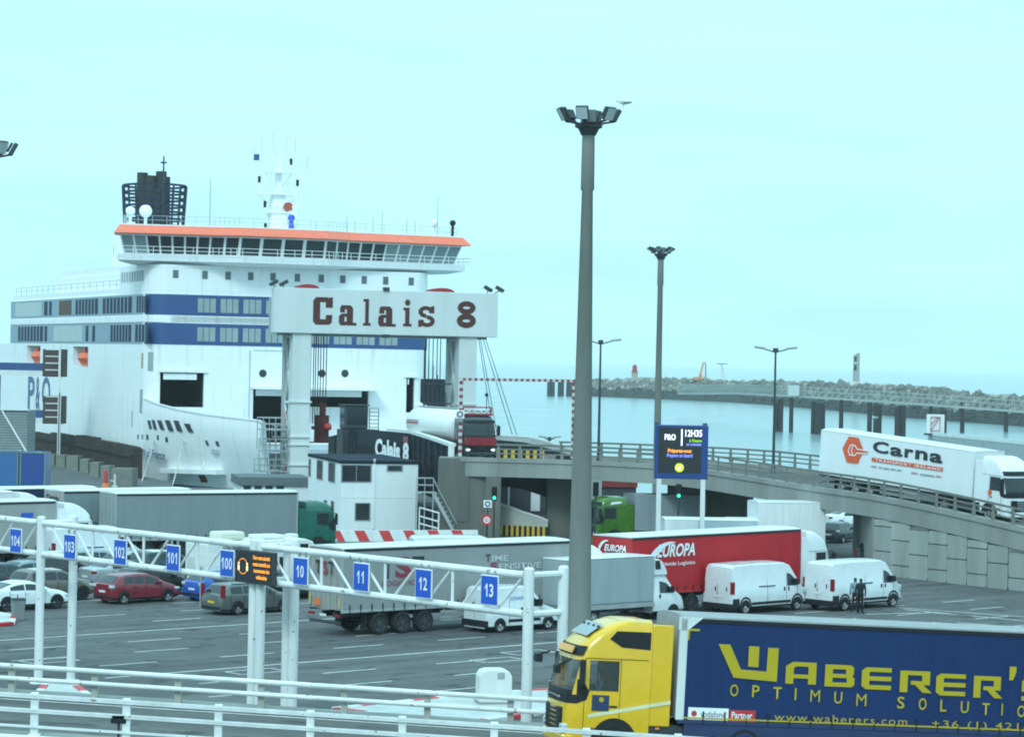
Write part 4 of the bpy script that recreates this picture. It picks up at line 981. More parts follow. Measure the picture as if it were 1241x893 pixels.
# bridge
def bridge_plan(z, g):
    return [V((x + (g if x > -3 else 0), y + (g if y > 15 else -g if y < -15 else 0), z)) for x, y in ((-6, -16.8), (-1.2, -18.3), (.6, -9), (2.1, -6.2), (2.1, 3.4), (.6, 6.4), (-1.2, 20.2), (-6, 19.8))]
b = MB(); b.rings([bridge_plan(21.96, -1.1), bridge_plan(22.3, .35), bridge_plan(22.95, .4)]); b.build('bridge_wing_deck', SHIPW, ship)
b = MB(); b.rings([bridge_plan(22.96, -.6), bridge_plan(25.05, .1)]); bh = b.build('bridge_wheelhouse', SHIPW, ship)
P0, P1 = bridge_plan(23.1, -.54), bridge_plan(24.9, .04)
segs = [(1, 2, 7), (2, 3, 2), (3, 4, 4), (4, 5, 2), (5, 6, 9), (0, 1, 2), (6, 7, 2)]
for i, j, n in segs:
    for k in range(n):
        f0, f1 = (k + .08) / n, (k + .92) / n
        q = [P0[i].lerp(P0[j], f0), P0[i].lerp(P0[j], f1), P1[i].lerp(P1[j], f1), P1[i].lerp(P1[j], f0)]
        d = (P0[j] - P0[i]).normalized(); n_ = V((d.y, -d.x, 0))
        f = MB(); f.add([p + n_ * .03 for p in q], [(0, 1, 2, 3)])
        see = (i == 5 and k > 2) or (i == 1 and k < 2)
        f.build('bridge_window', mat('bridge_glass_pale', (.2, .27, .29), .06, var=0, spec=.7) if see else GLASS, ship, fix=False)
b = MB(); b.rings([bridge_plan(25.06, .5), bridge_plan(25.12, .95), bridge_plan(26.0, .15)]); b.build('bridge_roof_fascia', ORANGE, ship)
b = MB(); b.rings([bridge_plan(26.01, .12), bridge_plan(26.12, .1)]); b.build('bridge_roof', SHIPW, ship)
b = MB()
G = bridge_plan(0, 1.0)[:]
for i in range(0, 7):
    for k in range(5):
        p = G[i].lerp(G[i + 1], k / 5); b.bar(p + V((0, 0, 22.95)), p + V((0, 0, 23.75)), .03, n=6)
    for z in (23.35, 23.75): b.bar(G[i] + V((0, 0, z)), G[i + 1] + V((0, 0, z)), .028, n=6)
b.build('wing_railing', SHIPW, ship)
b = MB(); G = bridge_plan(0, -.4)
for i in range(0, 7):
    for k in range(6):
        p = G[i].lerp(G[i + 1], k / 6); b.bar(p + V((0, 0, 26.1)), p + V((0, 0, 27.05)), .025, n=6)
    for z in (26.6, 27.05): b.bar(G[i] + V((0, 0, z)), G[i + 1] + V((0, 0, z)), .022, n=6)
b.build('roof_railing', SHIPG, ship)
for px, ht, r in ((254, 5.2, .06), (420, 1.9, .05), (430, 1.3, .05), (452, 1.8, .05), (463, 2.4, .05), (493, 1.8, .05), (503, 1.5, .05), (530, 4.5, .04), (383, 1.1, .05)):
    p = fx(px, 280, -1); c = MB(); c.bar((-1, p.y, 26.1), (-1, p.y, 26.1 + ht), r, r * .6, n=6); c.build('aerial', STEEL, ship)
for px, z, r, m_ in ((526, 27.5, .45, SHIPW), (548.5, 27.6, .35, BLACK)):
    p = fx(px, 280, -1.5); c = MB(); c.bar((-1.5, p.y, 26.1), (-1.5, p.y, z - .2), .16, n=8); c.ball((-1.5, p.y, z), r, 8); c.build('satellite_dome', m_, ship, smooth=60)
# bow doors
ST = [(-1.6, 15.46, 7.75, 6.6, 15.3, 15.1), (3, 15.1, 7.2, 6.1, 14.6, 14.2), (8, 14.2, 6.75, 5.4, 13.4, 12.9), (13, 12.75, 6.4, 4.8, 11.7, 11.1), (17.5, 11.05, 6.2, 4.3, 9.85, 9.2), (21, 9.4, 6.0, 4.0, 8.1, 7.4)]
for s in (-1, 1):
    b = MB(); rs = []
    for x, yt, zt, zk, ym, yw in ST:
        rs.append([V((x - 2.3 * max(0, yt - .75 - y) * (.0 if z > 2 or x < 0 else 1) - (1.1 * max(0, yt - y - .05) if 2 < z < zk - .5 and x > 0 else 0), s * y, z)) for y, z in ((yt - .08, zt), (yt + .05, zk), ((yt + ym) / 2 + .02, zk - 1.6), (ym, .8), (yw, -1.0), (yw - .15, -3.2), (yw - 1.0, -3.2), (ym - .8, 1.0), (yt - .7, zk), (yt - .5, zt))])
    b.rings(rs)
    dr = b.build('bow_door', [SHIPW, DKBLUE], ship, smooth=50)
    for p in dr.data.polygons:
        if p.center.z < -.9 and p.normal.y * s > .2: p.material_index = 1
    if s < 0: bow = dr
    b = MB(); b.rings([[V((x, s * (yt - .12), zt)), V((x, s * (yt + .04), zt)), V((x, s * (yt + .04), zt + .16)), V((x, s * (yt - .12), zt + .16))] for x, yt, zt, *_ in ST]); b.build('bulwark_rail', SHIPW, ship)
bx('foredeck', SHIPG, ship, .02, 14, -12, 12, 2.6, 3.0)
b = MB(); b.box(-140, -3.0, -15.44, -15.405, -3.2, -.9); b.build('boot_top', DKBLUE, ship)
bv = BVHTree.FromPolygons([v.co for v in bow.data.vertices], [p.vertices for p in bow.data.polygons])
bvh = BVHTree.FromPolygons([v.co for v in hull.data.vertices], [p.vertices for p in hull.data.polygons])
def hitbow(px, py):
    Mi = ship.matrix_basis.inverted(); o = Mi @ V((0, 0, E)); d = (Mi.to_3x3() @ ray(px, py)).normalized(); h = bv.ray_cast(o, d); h2 = bvh.ray_cast(o, d)
    if h[0] is None or (h2[0] is not None and h2[3] < h[3]): h = h2
    return h[0], h[1]
def patch(px, py, w_, h_, m, nm, t=.05, skew=0):
    p, n = hitbow(px, py)
    if p is None: return
    if n.dot(ship.matrix_basis.inverted() @ V((0, 0, E)) - p) < 0: n = -n
    r = V((-n.y, n.x, 0)).normalized(); u = n.cross(r)
    c = MB(); vs = []
    for t_ in (-.05, t):
        for a, e in ((-1, -1), (1, -1), (1, 1), (-1, 1)): vs.append(p + r * (a * w_ / 2 + e * skew) + u * e * h_ / 2 + n * t_)
    c.add(vs, [(3, 2, 1, 0), (4, 5, 6, 7), (0, 1, 5, 4), (1, 2, 6, 5), (2, 3, 7, 6), (3, 0, 4, 7)]); return c.build(nm, m, ship)
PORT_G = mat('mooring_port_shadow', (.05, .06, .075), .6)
for px, py, w_, h_ in ((181.5, 514.5, .7, .9), (187, 514.5, .8, 1.0), (195, 515, .9, 1.0), (205, 515.5, 1.1, 1.1), (215.5, 516, 1.1, 1.1), (229, 518.5, 1.0, .9)):
    patch(px, py, w_, h_, PORT_G, 'mooring_port', skew=-.2)
for px, py in ((167.5, 529), (173, 529), (178.5, 529.5), (191.5, 530), (202, 532.5), (251, 536.5), (263.5, 537.5)): patch(px, py, .42, .5, PORT_G, 'fairlead')
for px, py, w_, h_ in ((171, 486, .9, 2.5), (182.5, 438, .7, 2.0), (160, 508, .35, 1.7)): patch(px, py, w_, h_, mat('vent_grille', (.33, .37, .38), .6), 'vent_grille', .03)
patch(172.5, 437, .45, 1.6, mat('crest_blue_yellow', (.35, .3, .12), .5), 'funnel_crest', .03)
for px0, py0, px1, py1, py2, ch in ((171, 551, 181.5, 553, 541, 'Spirit'), (183.5, 553.5, 188, 554, 543, 'of'), (189.5, 554.5, 205, 557, 545, 'France')):
    A, na = hitbow(px0, py0); B2, nb = hitbow(px1, py1); C2, _ = hitbow(px0, py2)
    n_off = (na + nb).normalized() * .05
    if A and B2 and C2: text(ch, ship, 'name_lettering', NAVY, A + n_off, B2 - A, V((0, 0, 1)) - (B2 - A).normalized() * (B2 - A).normalized().z, (B2 - A).length, .85, .02, off=.45)
# anchor ledge with struts
A, n1 = hitbow(204, 570); B2, n2 = hitbow(272, 572)
if A and B2:
    n = ((B2 - A).cross(V((0, 0, 1)))).normalized()
    c = MB(); c.beam(A + n * .4, B2 + n * .4, 1.5, .5); 
    for f in (.35, .65): p = A.lerp(B2, f); c.bar(p + n * .7, p + V((0, 0, 1.7)) + (B2 - A).normalized() * .9, .07)
    c.build('anchor_ledge', SHIPW, ship, bevel=.04)
    patch(246, 580, 1.0, .8, mat('rust', (.13, .04, .02), .9, var=.3), 'anchor')
# P&O letters on the side
for s_, p0, p1 in (('P', 34, 42), ('&', 43.5, 48.5), ('O', 51, 61)):
    u, v_ = sx_(p0, 480), sx_(p1, 480); z0, z1 = sx_(p0, 496).z, sx_(p0, 456).z
    text(s_, ship, 'hull_lettering', NAVY, (u.x, -15.42, z0), (1, 0, 0), (0, 0, 1), v_.x - u.x, z1 - z0, .02)
# funnel
fc = ship.matrix_basis.inverted() @ atD(184, 400, 338)
fxc, fyc = fc.x, fc.y
b = MB(); n = 20
for z in [28.6 + .86 * k for k in range(7)]:
    r = 3.75 + (z - 28.6) * .05
    b.rings([[V((fxc + rr * 1.25 * math.cos(2 * math.pi * i / n), fyc + rr * math.sin(2 * math.pi * i / n), zz)) for i in range(n)] for rr, zz in ((r, z), (r, z + .26), (r - .15, z + .26), (r - .15, z))], cap=False)
for i in range(n):
    a = 2 * math.pi * i / n; b.bar((fxc + 3.6 * 1.25 * math.cos(a), fyc + 3.6 * math.sin(a), 27), (fxc + 4.0 * 1.25 * math.cos(a), fyc + 4.0 * math.sin(a), 33.9), .12, n=6)
b.build('funnel_cage', mat('funnel_navy', (.014, .022, .05), .6), ship)
bx('funnel_base', SHIPW, ship, fxc - 5, fxc + 5, fyc - 4.2, fyc + 4.2, 19.5, 28)
for dx, dy, zt in ((-1, -1.3, 35.6), (0, -.5, 35.2), (0, .9, 35.8), (-1.2, 1.7, 35.2), (.8, .2, 33.5)):
    c = MB(); c.bar((fxc + dx, fyc + dy, 27), (fxc + dx - .2, fyc + dy, zt), .72, .7, n=14); c.build('exhaust_pipe', mat('soot_steel', (.04, .038, .036), .7, var=.3), ship, smooth=50)
c = MB(); c.bar((fxc + 2, fyc + .6, 27), (fxc + 2, fyc + .6, 37.6), .16, .1); c.bar((fxc + 2, fyc + .2, 36.8), (fxc + 2, fyc + 1.0, 36.8), .12); c.build('funnel_aerial', DKSTEEL, ship)
for px, D in ((158, 325), (176.5, 325)):
    q = ship.matrix_basis.inverted() @ atD(px, 258, D); c = MB(); c.bar((q.x, q.y, 24), (q.x, q.y, q.z), .2); c.ball((q.x, q.y, q.z + .2), .8 if px > 160 else .6, 8); c.build('radar_dome', SHIPW, ship, smooth=60)
# main mast
mc = ship.matrix_basis.inverted() @ atD(336.5, 270, 291); mx_, my_ = mc.x, mc.y
b = MB(); b.rings([[V((mx_ + a * w_, my_ + c * w_, z)) for a, c in ((-1, -1), (1, -1), (1, 1), (-1, 1))] for z, w_ in ((25.9, 1.15), (29.5, .8), (30.2, .62))])
b.rings([[V((mx_ + a * w_, my_ + c * w_, z)) for a, c in ((-1, -1), (1, -1), (1, 1), (-1, 1))] for z, w_ in ((30.2, .34), (35.2, .24))]); b.bar((mx_, my_, 35), (mx_, my_, 36.8), .06)
b.build('main_mast', SHIPW, ship)
for z, w_ in ((30.2, 2.3), (32.6, 1.5), (28.2, 1.5)):
    b = MB(); b.box(mx_ - .9, mx_ + 1.2, my_ - w_, my_ + w_, z, z + .12)
    for y in (-w_, w_): b.bar((mx_, my_ + y, z), (mx_, my_ + y * .25, z - 1.5), .06)
    for y in (-w_, -w_ / 2, 0, w_ / 2, w_): b.bar((mx_ + 1.15, my_ + y, z), (mx_ + 1.15, my_ + y, z + .85), .03, n=5)
    b.bar((mx_ + 1.15, my_ - w_, z + .85), (mx_ + 1.15, my_ + w_, z + .85), .03, n=5); b.build('mast_platform', SHIPW, ship)
for z, y0, y1 in ((34.9, -2.9, 2.1), (33.7, -1.6, 3.4), (31.4, -.4, 1.9)):
    b = MB(); b.box(mx_ - .09, mx_ + .09, my_ + y0, my_ + y1, z, z + .13); b.build('radar_bar', SHIPW, ship)
for y, z in ((-2.9, 35.0), (-2.0, 36.4), (-.7, 36.8), (.8, 36.4), (1.9, 36.3), (3.3, 34.4)):
    b = MB(); b.bar((mx_, my_ + y, z - 1.2 if abs(y) > 1 else z - 1.6), (mx_, my_ + y, z + .3), .03, n=5); b.build('aerial', STEEL, ship)
for s_ in (-1, 1):
    for y, a_, c_ in ((1.1, 26, 28.2), (2.2, 30.2, 31.7), (1.4, 32.6, 33.6)):
        b = MB(); b.bar((mx_, my_ + s_ * y, a_), (mx_, my_ + s_ * y, c_), .07, n=6); b.build('mast_strut', SHIPW, ship)
for y, z in ((-2.2, 31.9), (2.2, 31.7), (-1.5, 29.2), (1.5, 29.0), (1.4, 34.0), (-1.4, 26.8)):
    b = MB(); b.box(mx_ - .12, mx_ + .12, my_ + y - .13, my_ + y + .13, z - .4, z + .3); b.build('navigation_light', BLACK, ship)
c = MB(); c.bar((mx_ + 1.0, my_ + .8, 28.9), (mx_ + 1.25, my_ + .8, 28.9), .5, n=16); c.build('searchlight', mat('searchlight_red', (.4, .06, .03), .4), ship, smooth=40)
c = MB(); c.box(mx_ + 1.2, mx_ + 1.3, my_ + .75, my_ + 1.4, 26.9, 27.8); c.build('mast_vent', SHIPG, ship)
c = MB(); c.box(mx_ - .02, mx_ + .02, my_ - 2.85, my_ - 2.25, 33.9, 34.6); c.build('flag', NAVY, ship)
q = fx(364, 270, 0); c = MB()
c.bar((-2, q.y, 26), (-2, q.y + .3, 30.4), .13); c.bar((-2, q.y - .6, 26), (-2, q.y + .3, 29), .06); c.box(-2.1, -1.9, q.y - .3, q.y + .6, 28.6, 28.75); c.box(-2.2, -1.8, q.y, q.y + .25, 29.6, 30.6); c.build('signal_mast', SHIPW, ship)
q = fx(356.5, 270, .0); c = MB(); c.bar((-1, q.y, 26.1), (-1, q.y, 27.2), .34, .2); c.ball((-1, q.y, 27.4), .4, 7); c.build('blue_beacon', mat('beacon_blue', (.02, .08, .5), .4), ship, smooth=50)
# lifeboats hang in their recesses: things of their own
for i, (p, q) in enumerate(lb):
    c = ship.matrix_basis @ V(((p.x + q.x) / 2 + .3, -14.4, p.z * .62 + q.z * .38))
    t = thing('lifeboat', 'orange rescue boat in the %s recess of the ferry side' % ('aftmost, left-hand', 'forward, right-hand')[i], 'boat', c, SHA, 'rescue boats in the ferry side')
    m = MB(); m.rings([[V((x, y * k, -.9 + .25 * abs(x) / 3)), V((x, -y * k, -.9 + .25 * abs(x) / 3)), V((x, -1.1 * k, .1)), V((x, -.75 * k, .75)), V((x, .75 * k, .75)), V((x, 1.1 * k, .1))] for x, y, k in ((-2.6, .3, .4), (-1.6, .5, .95), (1.4, .5, 1), (2.7, .2, .25))]); m.build('boat_hull', mat('rescue_orange', (.85, .13, .03), .45), t, smooth=40)
    m = MB(); m.box(-.9, .3, -.65, .65, .75, 1.15); m.build('canopy', mat('canopy_orange', (.7, .12, .04), .5), t, bevel=.1)
    m = MB(); m.bar((-1.8, 0, .7), (-1.8, 0, 2.4), .07); m.bar((1.6, 0, .7), (1.6, 0, 2.4), .07); m.build('davit_fall', STEEL, t)
# mooring ropes
def rope(label, a, c, r=.05, sag=.02, m=None, name='mooring_rope'):
    m_ = MB(); n = 8; P = [a.lerp(c, i / n) - V((0, 0, 4 * sag * (a - c).length * (i / n) * (1 - i / n))) for i in range(n + 1)]
    for u, v_ in zip(P, P[1:]): m_.bar(u, v_, r, n=6, cap=False)
    o = m_.build(name, m or mat('rope_pale', (.5, .48, .42), .8), smooth=60); return tag(o, label, 'rope' if name == 'mooring_rope' else 'cable')
for i, (u, v_) in enumerate((((186, 534), (166, 597)), ((222, 534), (206, 597)))):
    h, n = hitbow(*u); rope(('steeper' if i else 'slacker') + ' pale mooring rope slanting down from the ferry bow, ' + ('right' if i else 'left') + ' of the two', ship.matrix_basis @ h, atD(*v_, 252), .07)

# ================================================================ THE BERTH
GA = R_(17.5)
G0 = atD(333, 349, 234)
cg = thing('berth_portal', 'white steel berth portal with a wide board reading Calais 8', 'gantry', (G0.x, G0.y, 0), GA)
def gl(px, py, y=0.0): return sidept(cg, px, py, 1, y)
TR, BR, BL = gl(604, 355), gl(604, 408), gl(333, 404)
PORT = mat('portal_white', (.62, .64, .63), .5, var=.07, vscale=.6, streak=True)
PORTG = mat('portal_grey', (.36, .38, .38), .55, var=.12, streak=True)
WB = TR.x; zt_, zb_ = (G0.z + TR.z) / 2, (BL.z + BR.z) / 2
b = MB(); b.box(0, WB, 0, 1.3, zb_, zt_); board = b.build('sign_board', PORT, cg, bevel=.04)
b = MB(); b.box(.6, WB - .6, 1.35, 5.0, zb_ - .2, zt_ - .8); b.build('cross_beam', PORTG, cg)
def el(cx, cy, rx, ry, a0, a1, k, n=14):
    """a piece of an elliptical stroke: outer arc and back along the inner arc"""
    A = [R_(a0 + (a1 - a0) * i / n) for i in range(n + 1)]
    return [(cx + rx * math.cos(a), cy + ry * math.sin(a)) for a in A] + [(cx + (rx - k) * math.cos(a), cy + (ry - k * .72) * math.sin(a)) for a in reversed(A)]
SLAB = {'C': [[(.14, 0), (.36, .1), (.36, .9), (.14, 1), (0, .88), (0, .12)], [(.14, 0), (.82, 0), (.96, .08), (.96, .2), (.36, .2)], [(.14, 1), (.36, .82), (.66, .82), (.8, 1)], [(.64, .62), (1, .62), (1, 1), (.84, 1), (.64, .84)], [(.64, .12), (.96, .12), (.99, .36), (.66, .36)]],
 'a': [[(.44, 0), (.8, 0), (.8, .86), (.66, 1), (.44, 1)], [(.14, 1), (.6, 1), (.6, .8), (.3, .8), (.08, .9)], [(.06, .64), (.34, .64), (.34, .9), (.14, .97), (.06, .88)], [(.16, .58), (.6, .6), (.6, .44), (.3, .42), (.0, .42), (.04, .5)], [(0, .12), (.32, .12), (.32, .5), (0, .46)], [(.1, 0), (.36, 0), (.6, .1), (.6, .2), (.2, .18), (.0, .14)], [(.78, 0), (1, 0), (1, .14), (.78, .14)]],
 'l': [[(.12, 0), (.88, 0), (.88, 1), (.12, 1)], [(-.3, 0), (1.3, 0), (1.3, .1), (-.3, .1)], [(-.3, .9), (.2, .9), (.2, 1), (-.3, 1)]],
 'i': [[(.08, 0), (.9, 0), (.9, .7), (.08, .7)], [(-.3, 0), (1.3, 0), (1.3, .1), (-.3, .1)], [(-.3, .6), (.2, .6), (.2, .7), (-.3, .7)], [(.5 + .52 * math.cos(k * math.pi / 6), .89 + .12 * math.sin(k * math.pi / 6)) for k in range(12)]],
 's': [el(.46, .72, .44, .28, 20, 275, .26), el(.54, .28, .46, .28, -160, 95, .26), [(.66, .66), (.96, .66), (.96, 1), (.8, 1), (.66, .88)], [(.02, 0), (.18, 0), (.34, .12), (.34, .34), (.02, .34)]],
 '8': [el(.5, .75, .47, .25, 0, 360, .28, 24), el(.5, .27, .5, .27, 0, 360, .3, 24)]}
for ch, x0, x1, y0, y1 in (('C', 318, 405, 680, 797), ('a', 430, 508, 715, 800), ('l', 541, 564, 687, 802), ('a', 600, 678, 720, 805), ('i', 715, 740, 690, 805), ('s', 772, 847, 718, 807), ('8', 940, 1025, 697, 812)):
    u, v_ = gl(290 + x0 / 3.57, 170 + y1 / 3.57), gl(290 + x1 / 3.57, 170 + y0 / 3.57)
    b = MB()
    for k_, pl in enumerate(SLAB[ch]): b.add([(u.x + (v_.x - u.x) * a, -.02 - k_ * .002, u.z + (v_.z - u.z) * c_) for a, c_ in pl], [tuple(range(len(pl)))])
    b.build('board_lettering', BROWN, cg, fix=False)
for p0, p1 in ((355, 377.5), (557, 578.5)):
    x0, x1 = gl(p0, 450).x, gl(p1, 450).x; zt2 = zb_ - .01
    b = MB(); b.box(x0, x1, .25, 1.6, .0, zt2)
    b.build('column', PORT, cg, bevel=.03)
    for z in (2.8, 4.6, 5.3, 8.4): b = MB(); b.box(x0 - .12, x1 + .12, .13, 1.7, z, z + .16); b.build('column_flange', PORT, cg)
    b = MB(); b.box(x0 + .1, x1 - .1, 4.0, 5.0, .0, zt2); b.build('rear_column', PORTG, cg, bevel=.03)
    b = MB(); zs = [0, 3.0, 5.2, 8.4, zt2 - .3]
    for i, z in enumerate(zs):
        b.beam((x0 + .2, 1.6, z), (x0 + .2, 4.0, z), .16, .2)
        if i + 1 < len(zs):
            b.beam((x0 + .2, 1.6, z), (x0 + .2, 4.0, zs[i + 1]), .14, .16, up=(1, 0, 0)); b.beam((x0 + .2, 4.0, z), (x0 + .2, 1.6, zs[i + 1]), .14, .16, up=(1, 0, 0))
    b.build('lattice', PORT, cg)
    b = MB(); b.box(x0 - .9, x0 + .0, 2, 4, 5.2, 5.3); 
    for z in (5.8, 6.3): b.bar((x0 - .9, 2, z), (x0 - .9, 4, z), .04); b.bar((x0 - .9, 2, z), (x0, 2, z), .04)
    for y in (2, 3, 4): b.bar((x0 - .9, y, 5.3), (x0 - .9, y, 6.3), .04)
    b.build('service_platform', STEEL, cg)
    b = MB(); b.box(x0 + .15, x0 + .5, 2.0, 3.4, 6.1, 7.6); b.box(x0 + .15, x0 + .5, 2.2, 3.4, 2.2, 3.0); b.build('counterweight', mat('faded_red', (.38, .05, .05), .6), cg)
xl = gl(355, 450).x
for z, x0, x1 in ((2.2, -2.6, -.2), (4.0, -2.2, -.2), (5.9, -2.4, -.2)):
    b = MB(); b.box(xl + x0, xl + x1, .8, 3.4, z, z + .1)
    for x in (x0, (x0 + x1) / 2, x1):
        for y in (.8, 3.4): b.bar((xl + x, y, z - (1.7 if z > 3 else 2.2)), (xl + x, y, z + 1.1), .045, n=6)
    for h in (.55, 1.1):
        for y in (.8, 3.4): b.bar((xl + x0, y, z + h), (xl + x1, y, z + h), .035, n=6)
        b.bar((xl + x0, .8, z + h), (xl + x0, 3.4, z + h), .035, n=6)
    b.build('service_platform', STEEL, cg)
xr_ = gl(557, 450).x
for k in range(6):
    b = MB(); x = xr_ - .5 - k * .42; b.bar((x, 2.6, 2.5), (x, 2.6, 9.5 + .8 * k), .06, n=6); b.build('guide_rail', mat('guide_dark', (.05, .06, .08), .6), cg)
for z in (6.6, 8.4, 10.2):
    b = MB(); b.box(xr_ - 2.6, xr_, 2.4, 2.8, z, z + .14); b.build('guide_frame', mat('guide_dark', (.05, .06, .08)), cg)
for p0, p1 in ((365, 392), (527, 557)):
    x0, x1 = gl(p0, 348).x, gl(p1, 348).x; n = 12
    b = MB(); pr = [((x0 + x1) / 2 + (x1 - x0) / 2 * math.cos(math.pi * i / n), zt_ - .02 + .42 * math.sin(math.pi * i / n)) for i in range(n + 1)]
    b.rings([[V((a, y, z)) for a, z in pr] for y in (1.4, 3.4)]); b.build('sheave_guard', mat('sheave_red', (.3, .025, .03), .6), cg, smooth=50)
for px, py in ((333, 346), (345, 347), (593, 351.5), (607, 353)):
    p = gl(px, py); b = MB(); b.bar((min(max(p.x, .2), WB - .2), .6, zt_), (p.x, .5, zt_ + .25), .05); M = MX.Translation((p.x, .4, zt_ + .4)) @ MX.Rotation(.5 * (1 if px > 400 else -1), 4, 'Y'); b.M = M; b.box(-.4, .4, -.25, .2, -.14, .16); b.build('floodlight', DKSTEEL, cg, bevel=.03)
for px, y_, z_ in ((468, -.2, zt_ + .12), (469, -.2, zb_ - .1)):
    p = gl(px, 350); b = MB(); b.box(p.x - .28, p.x + .28, y_, y_ + .4, z_ - .16, z_ + .16); b.build('floodlight', DKSTEEL, cg, bevel=.03)
for px in (377, 380.5, 383, 386, 389, 392.5, 396, 516, 520, 525, 530, 534):
    b = MB(); p = gl(px, 420, 3.0); b.bar((p.x, 3.0, zb_), (p.x, 3.0, 6.5 if px < 450 else 8), .05, n=6); b.build('hoist_cable', mat('cable_rust', (.06, .03, .03), .7), cg)
p = gl(391, 515, 3.0); b = MB(); b.box(p.x - .7, p.x + .5, 2.6, 3.4, p.z - 1.6, p.z + .9); b.box(p.x - .3, p.x + .2, 2.7, 3.2, p.z + .9, p.z + 2.0); b.box(p.x - 1.0, p.x + .8, 2.8, 3.3, p.z - .4, p.z - .1); b.build('hoist_block', mat('hoist_maroon', (.085, .018, .018), .6, var=.3), cg, bevel=.05)
p = gl(397, 517, 2.4); b = MB(); b.ball((p.x, 2.3, p.z), .36, 7); b.build('hoist_drum', mat('hoist_bright_red', (.5, .03, .03), .5), cg, smooth=50)
# stay cables to the far quay
for i, (u, v_, D2) in enumerate((((581, 410), (600, 520), 238), ((582, 412), (606, 522), 240), ((586, 410), (625, 528), 243), ((588, 409), (633, 530), 246))):
    pass
for u, v_ in (((580, 410), (598, 525)), ((582, 410), (603, 530)), ((585, 410), (622, 530)), ((588, 409), (628, 532))):
    p = cg.matrix_basis.inverted() @ atD(*u, 240.5); q = cg.matrix_basis.inverted() @ atD(*v_, 236); st_ = MB(); st_.bar(p, q, .035, n=6); st_.build('stay_cable', DKSTEEL, cg)
# linkspan with its dark flank
LK = [(398, 229, 529), (407, 226, 527), (420, 223, 521.5), (432, 219.5, 520), (470, 208.5, 522.5), (497, 202, 525), (520, 195.5, 532), (546, 189.2, 541)]
T_ = [atD(px, py, D) for px, D, py in LK]
lk = thing('linkspan', 'dark steel linkspan ramp with white Calais 8 lettering on its flank', 'ramp', (0, 0, 0))
LD_ = (T_[-1] - T_[1]); LD_.z = 0; LD_.normalize(); LN = V((-LD_.y, LD_.x, 0))
b = MB(); b.rings([[p + V((0, 0, -4.2)), p, p + LN * .3, p + LN * .3 + V((0, 0, -4.2))] for p in T_]); b.build('side_wall', mat('linkspan_dark', (.01, .014, .022), .65, var=.3, vscale=.5), lk)
b = MB(); b.rings([[p + LN * 9 + V((0, 0, -4.2)), p + LN * 9 - V((0, 0, .6)), p + LN * 9.3 - V((0, 0, .6)), p + LN * 9.3 + V((0, 0, -4.2))] for p in T_]); b.build('side_wall', mat('linkspan_dark', (.02, .025, .035)), lk)
b = MB(); b.rings([[p * 1 + V((0, 0, -1.9)), p + V((0, 0, -1.3)), p + LN * 9 + V((0, 0, -1.3)), p + LN * 9 + V((0, 0, -1.9))] for p in T_]); b.build('ramp_deck', ROADM, lk)
b = MB(); b.rings([[p - LN * .1, p - LN * .1 + V((0, 0, .22)), p + LN * .4 + V((0, 0, .22)), p + LN * .4] for p in T_[4:]]); b.build('coping', OFFW, lk)
bx('coping', OFFW, lk, T_[-1].x - .15, T_[-1].x + .28, T_[-1].y - .5, T_[-1].y - .12, T_[-1].z - 1.5, T_[-1].z + .2)
for i in range(22):
    b = MB()
    f = i / 21; p = T_[1].lerp(T_[-1], f); k = f * (len(T_) - 2) + 1; p = T_[int(min(k, len(T_) - 2))].lerp(T_[int(min(k, len(T_) - 2)) + 1], k - int(min(k, len(T_) - 2)))
    if i not in range(8, 14): b.beam(p - LN * .08 + V((0, 0, -.1)), p - LN * .08 + V((0, 0, -4.1)), .2, .16, up=LN); b.build('stiffener', mat('linkspan_rib', (.022, .027, .035), .65), lk)
def lkp(px, py):
    n = -LN; o = V((0, 0, E)); d = ray(px, py); k = (T_[3] - o).dot(n) / d.dot(n); return o + d * k
u, v_, w_ = lkp(458, 553), lkp(499, 553), lkp(458, 529); rgt = (v_ - u); rgt.z = 0
text('Calais 8', lk, 'flank_lettering', WTXT, u + V((0, 0, .0)), rgt, (0, 0, 1), rgt.length, w_.z - u.z - .1, .05, off=.25)
t = thing('control_cabin', 'dark glazed control cabin with a ladder cage on top of the linkspan', 'cabin', atD(432, 522, 222), GA)
b = MB(); b.box(-1.0, 1.0, 0, 2, .1, 2.1); b.build('cabin_frame', DKSTEEL, t, bevel=.15)
b = MB(); b.box(-.85, .85, -.02, 0, .5, 1.9); b.box(-1.02, -1.0, .2, 1.8, .5, 1.9); b.build('window', GLASS, t)
b = MB(); b.box(-1.1, 1.1, -.1, 2.1, 2.1, 2.2); b.build('roof', DKSTEEL, t)
b = MB()
for x in (1.15, 1.95): b.bar((x, .2, 0), (x, .2, 1.9), .035)
for k in range(6): b.bar((1.15, .2, .3 + k * .32), (1.95, .2, .3 + k * .32), .03)
b.build('ladder_cage', DKSTEEL, t)
b = MB(); b.box(-1.2, 2.0, 0, 2, -2.6, .1); b.build('support', DKSTEEL, t)
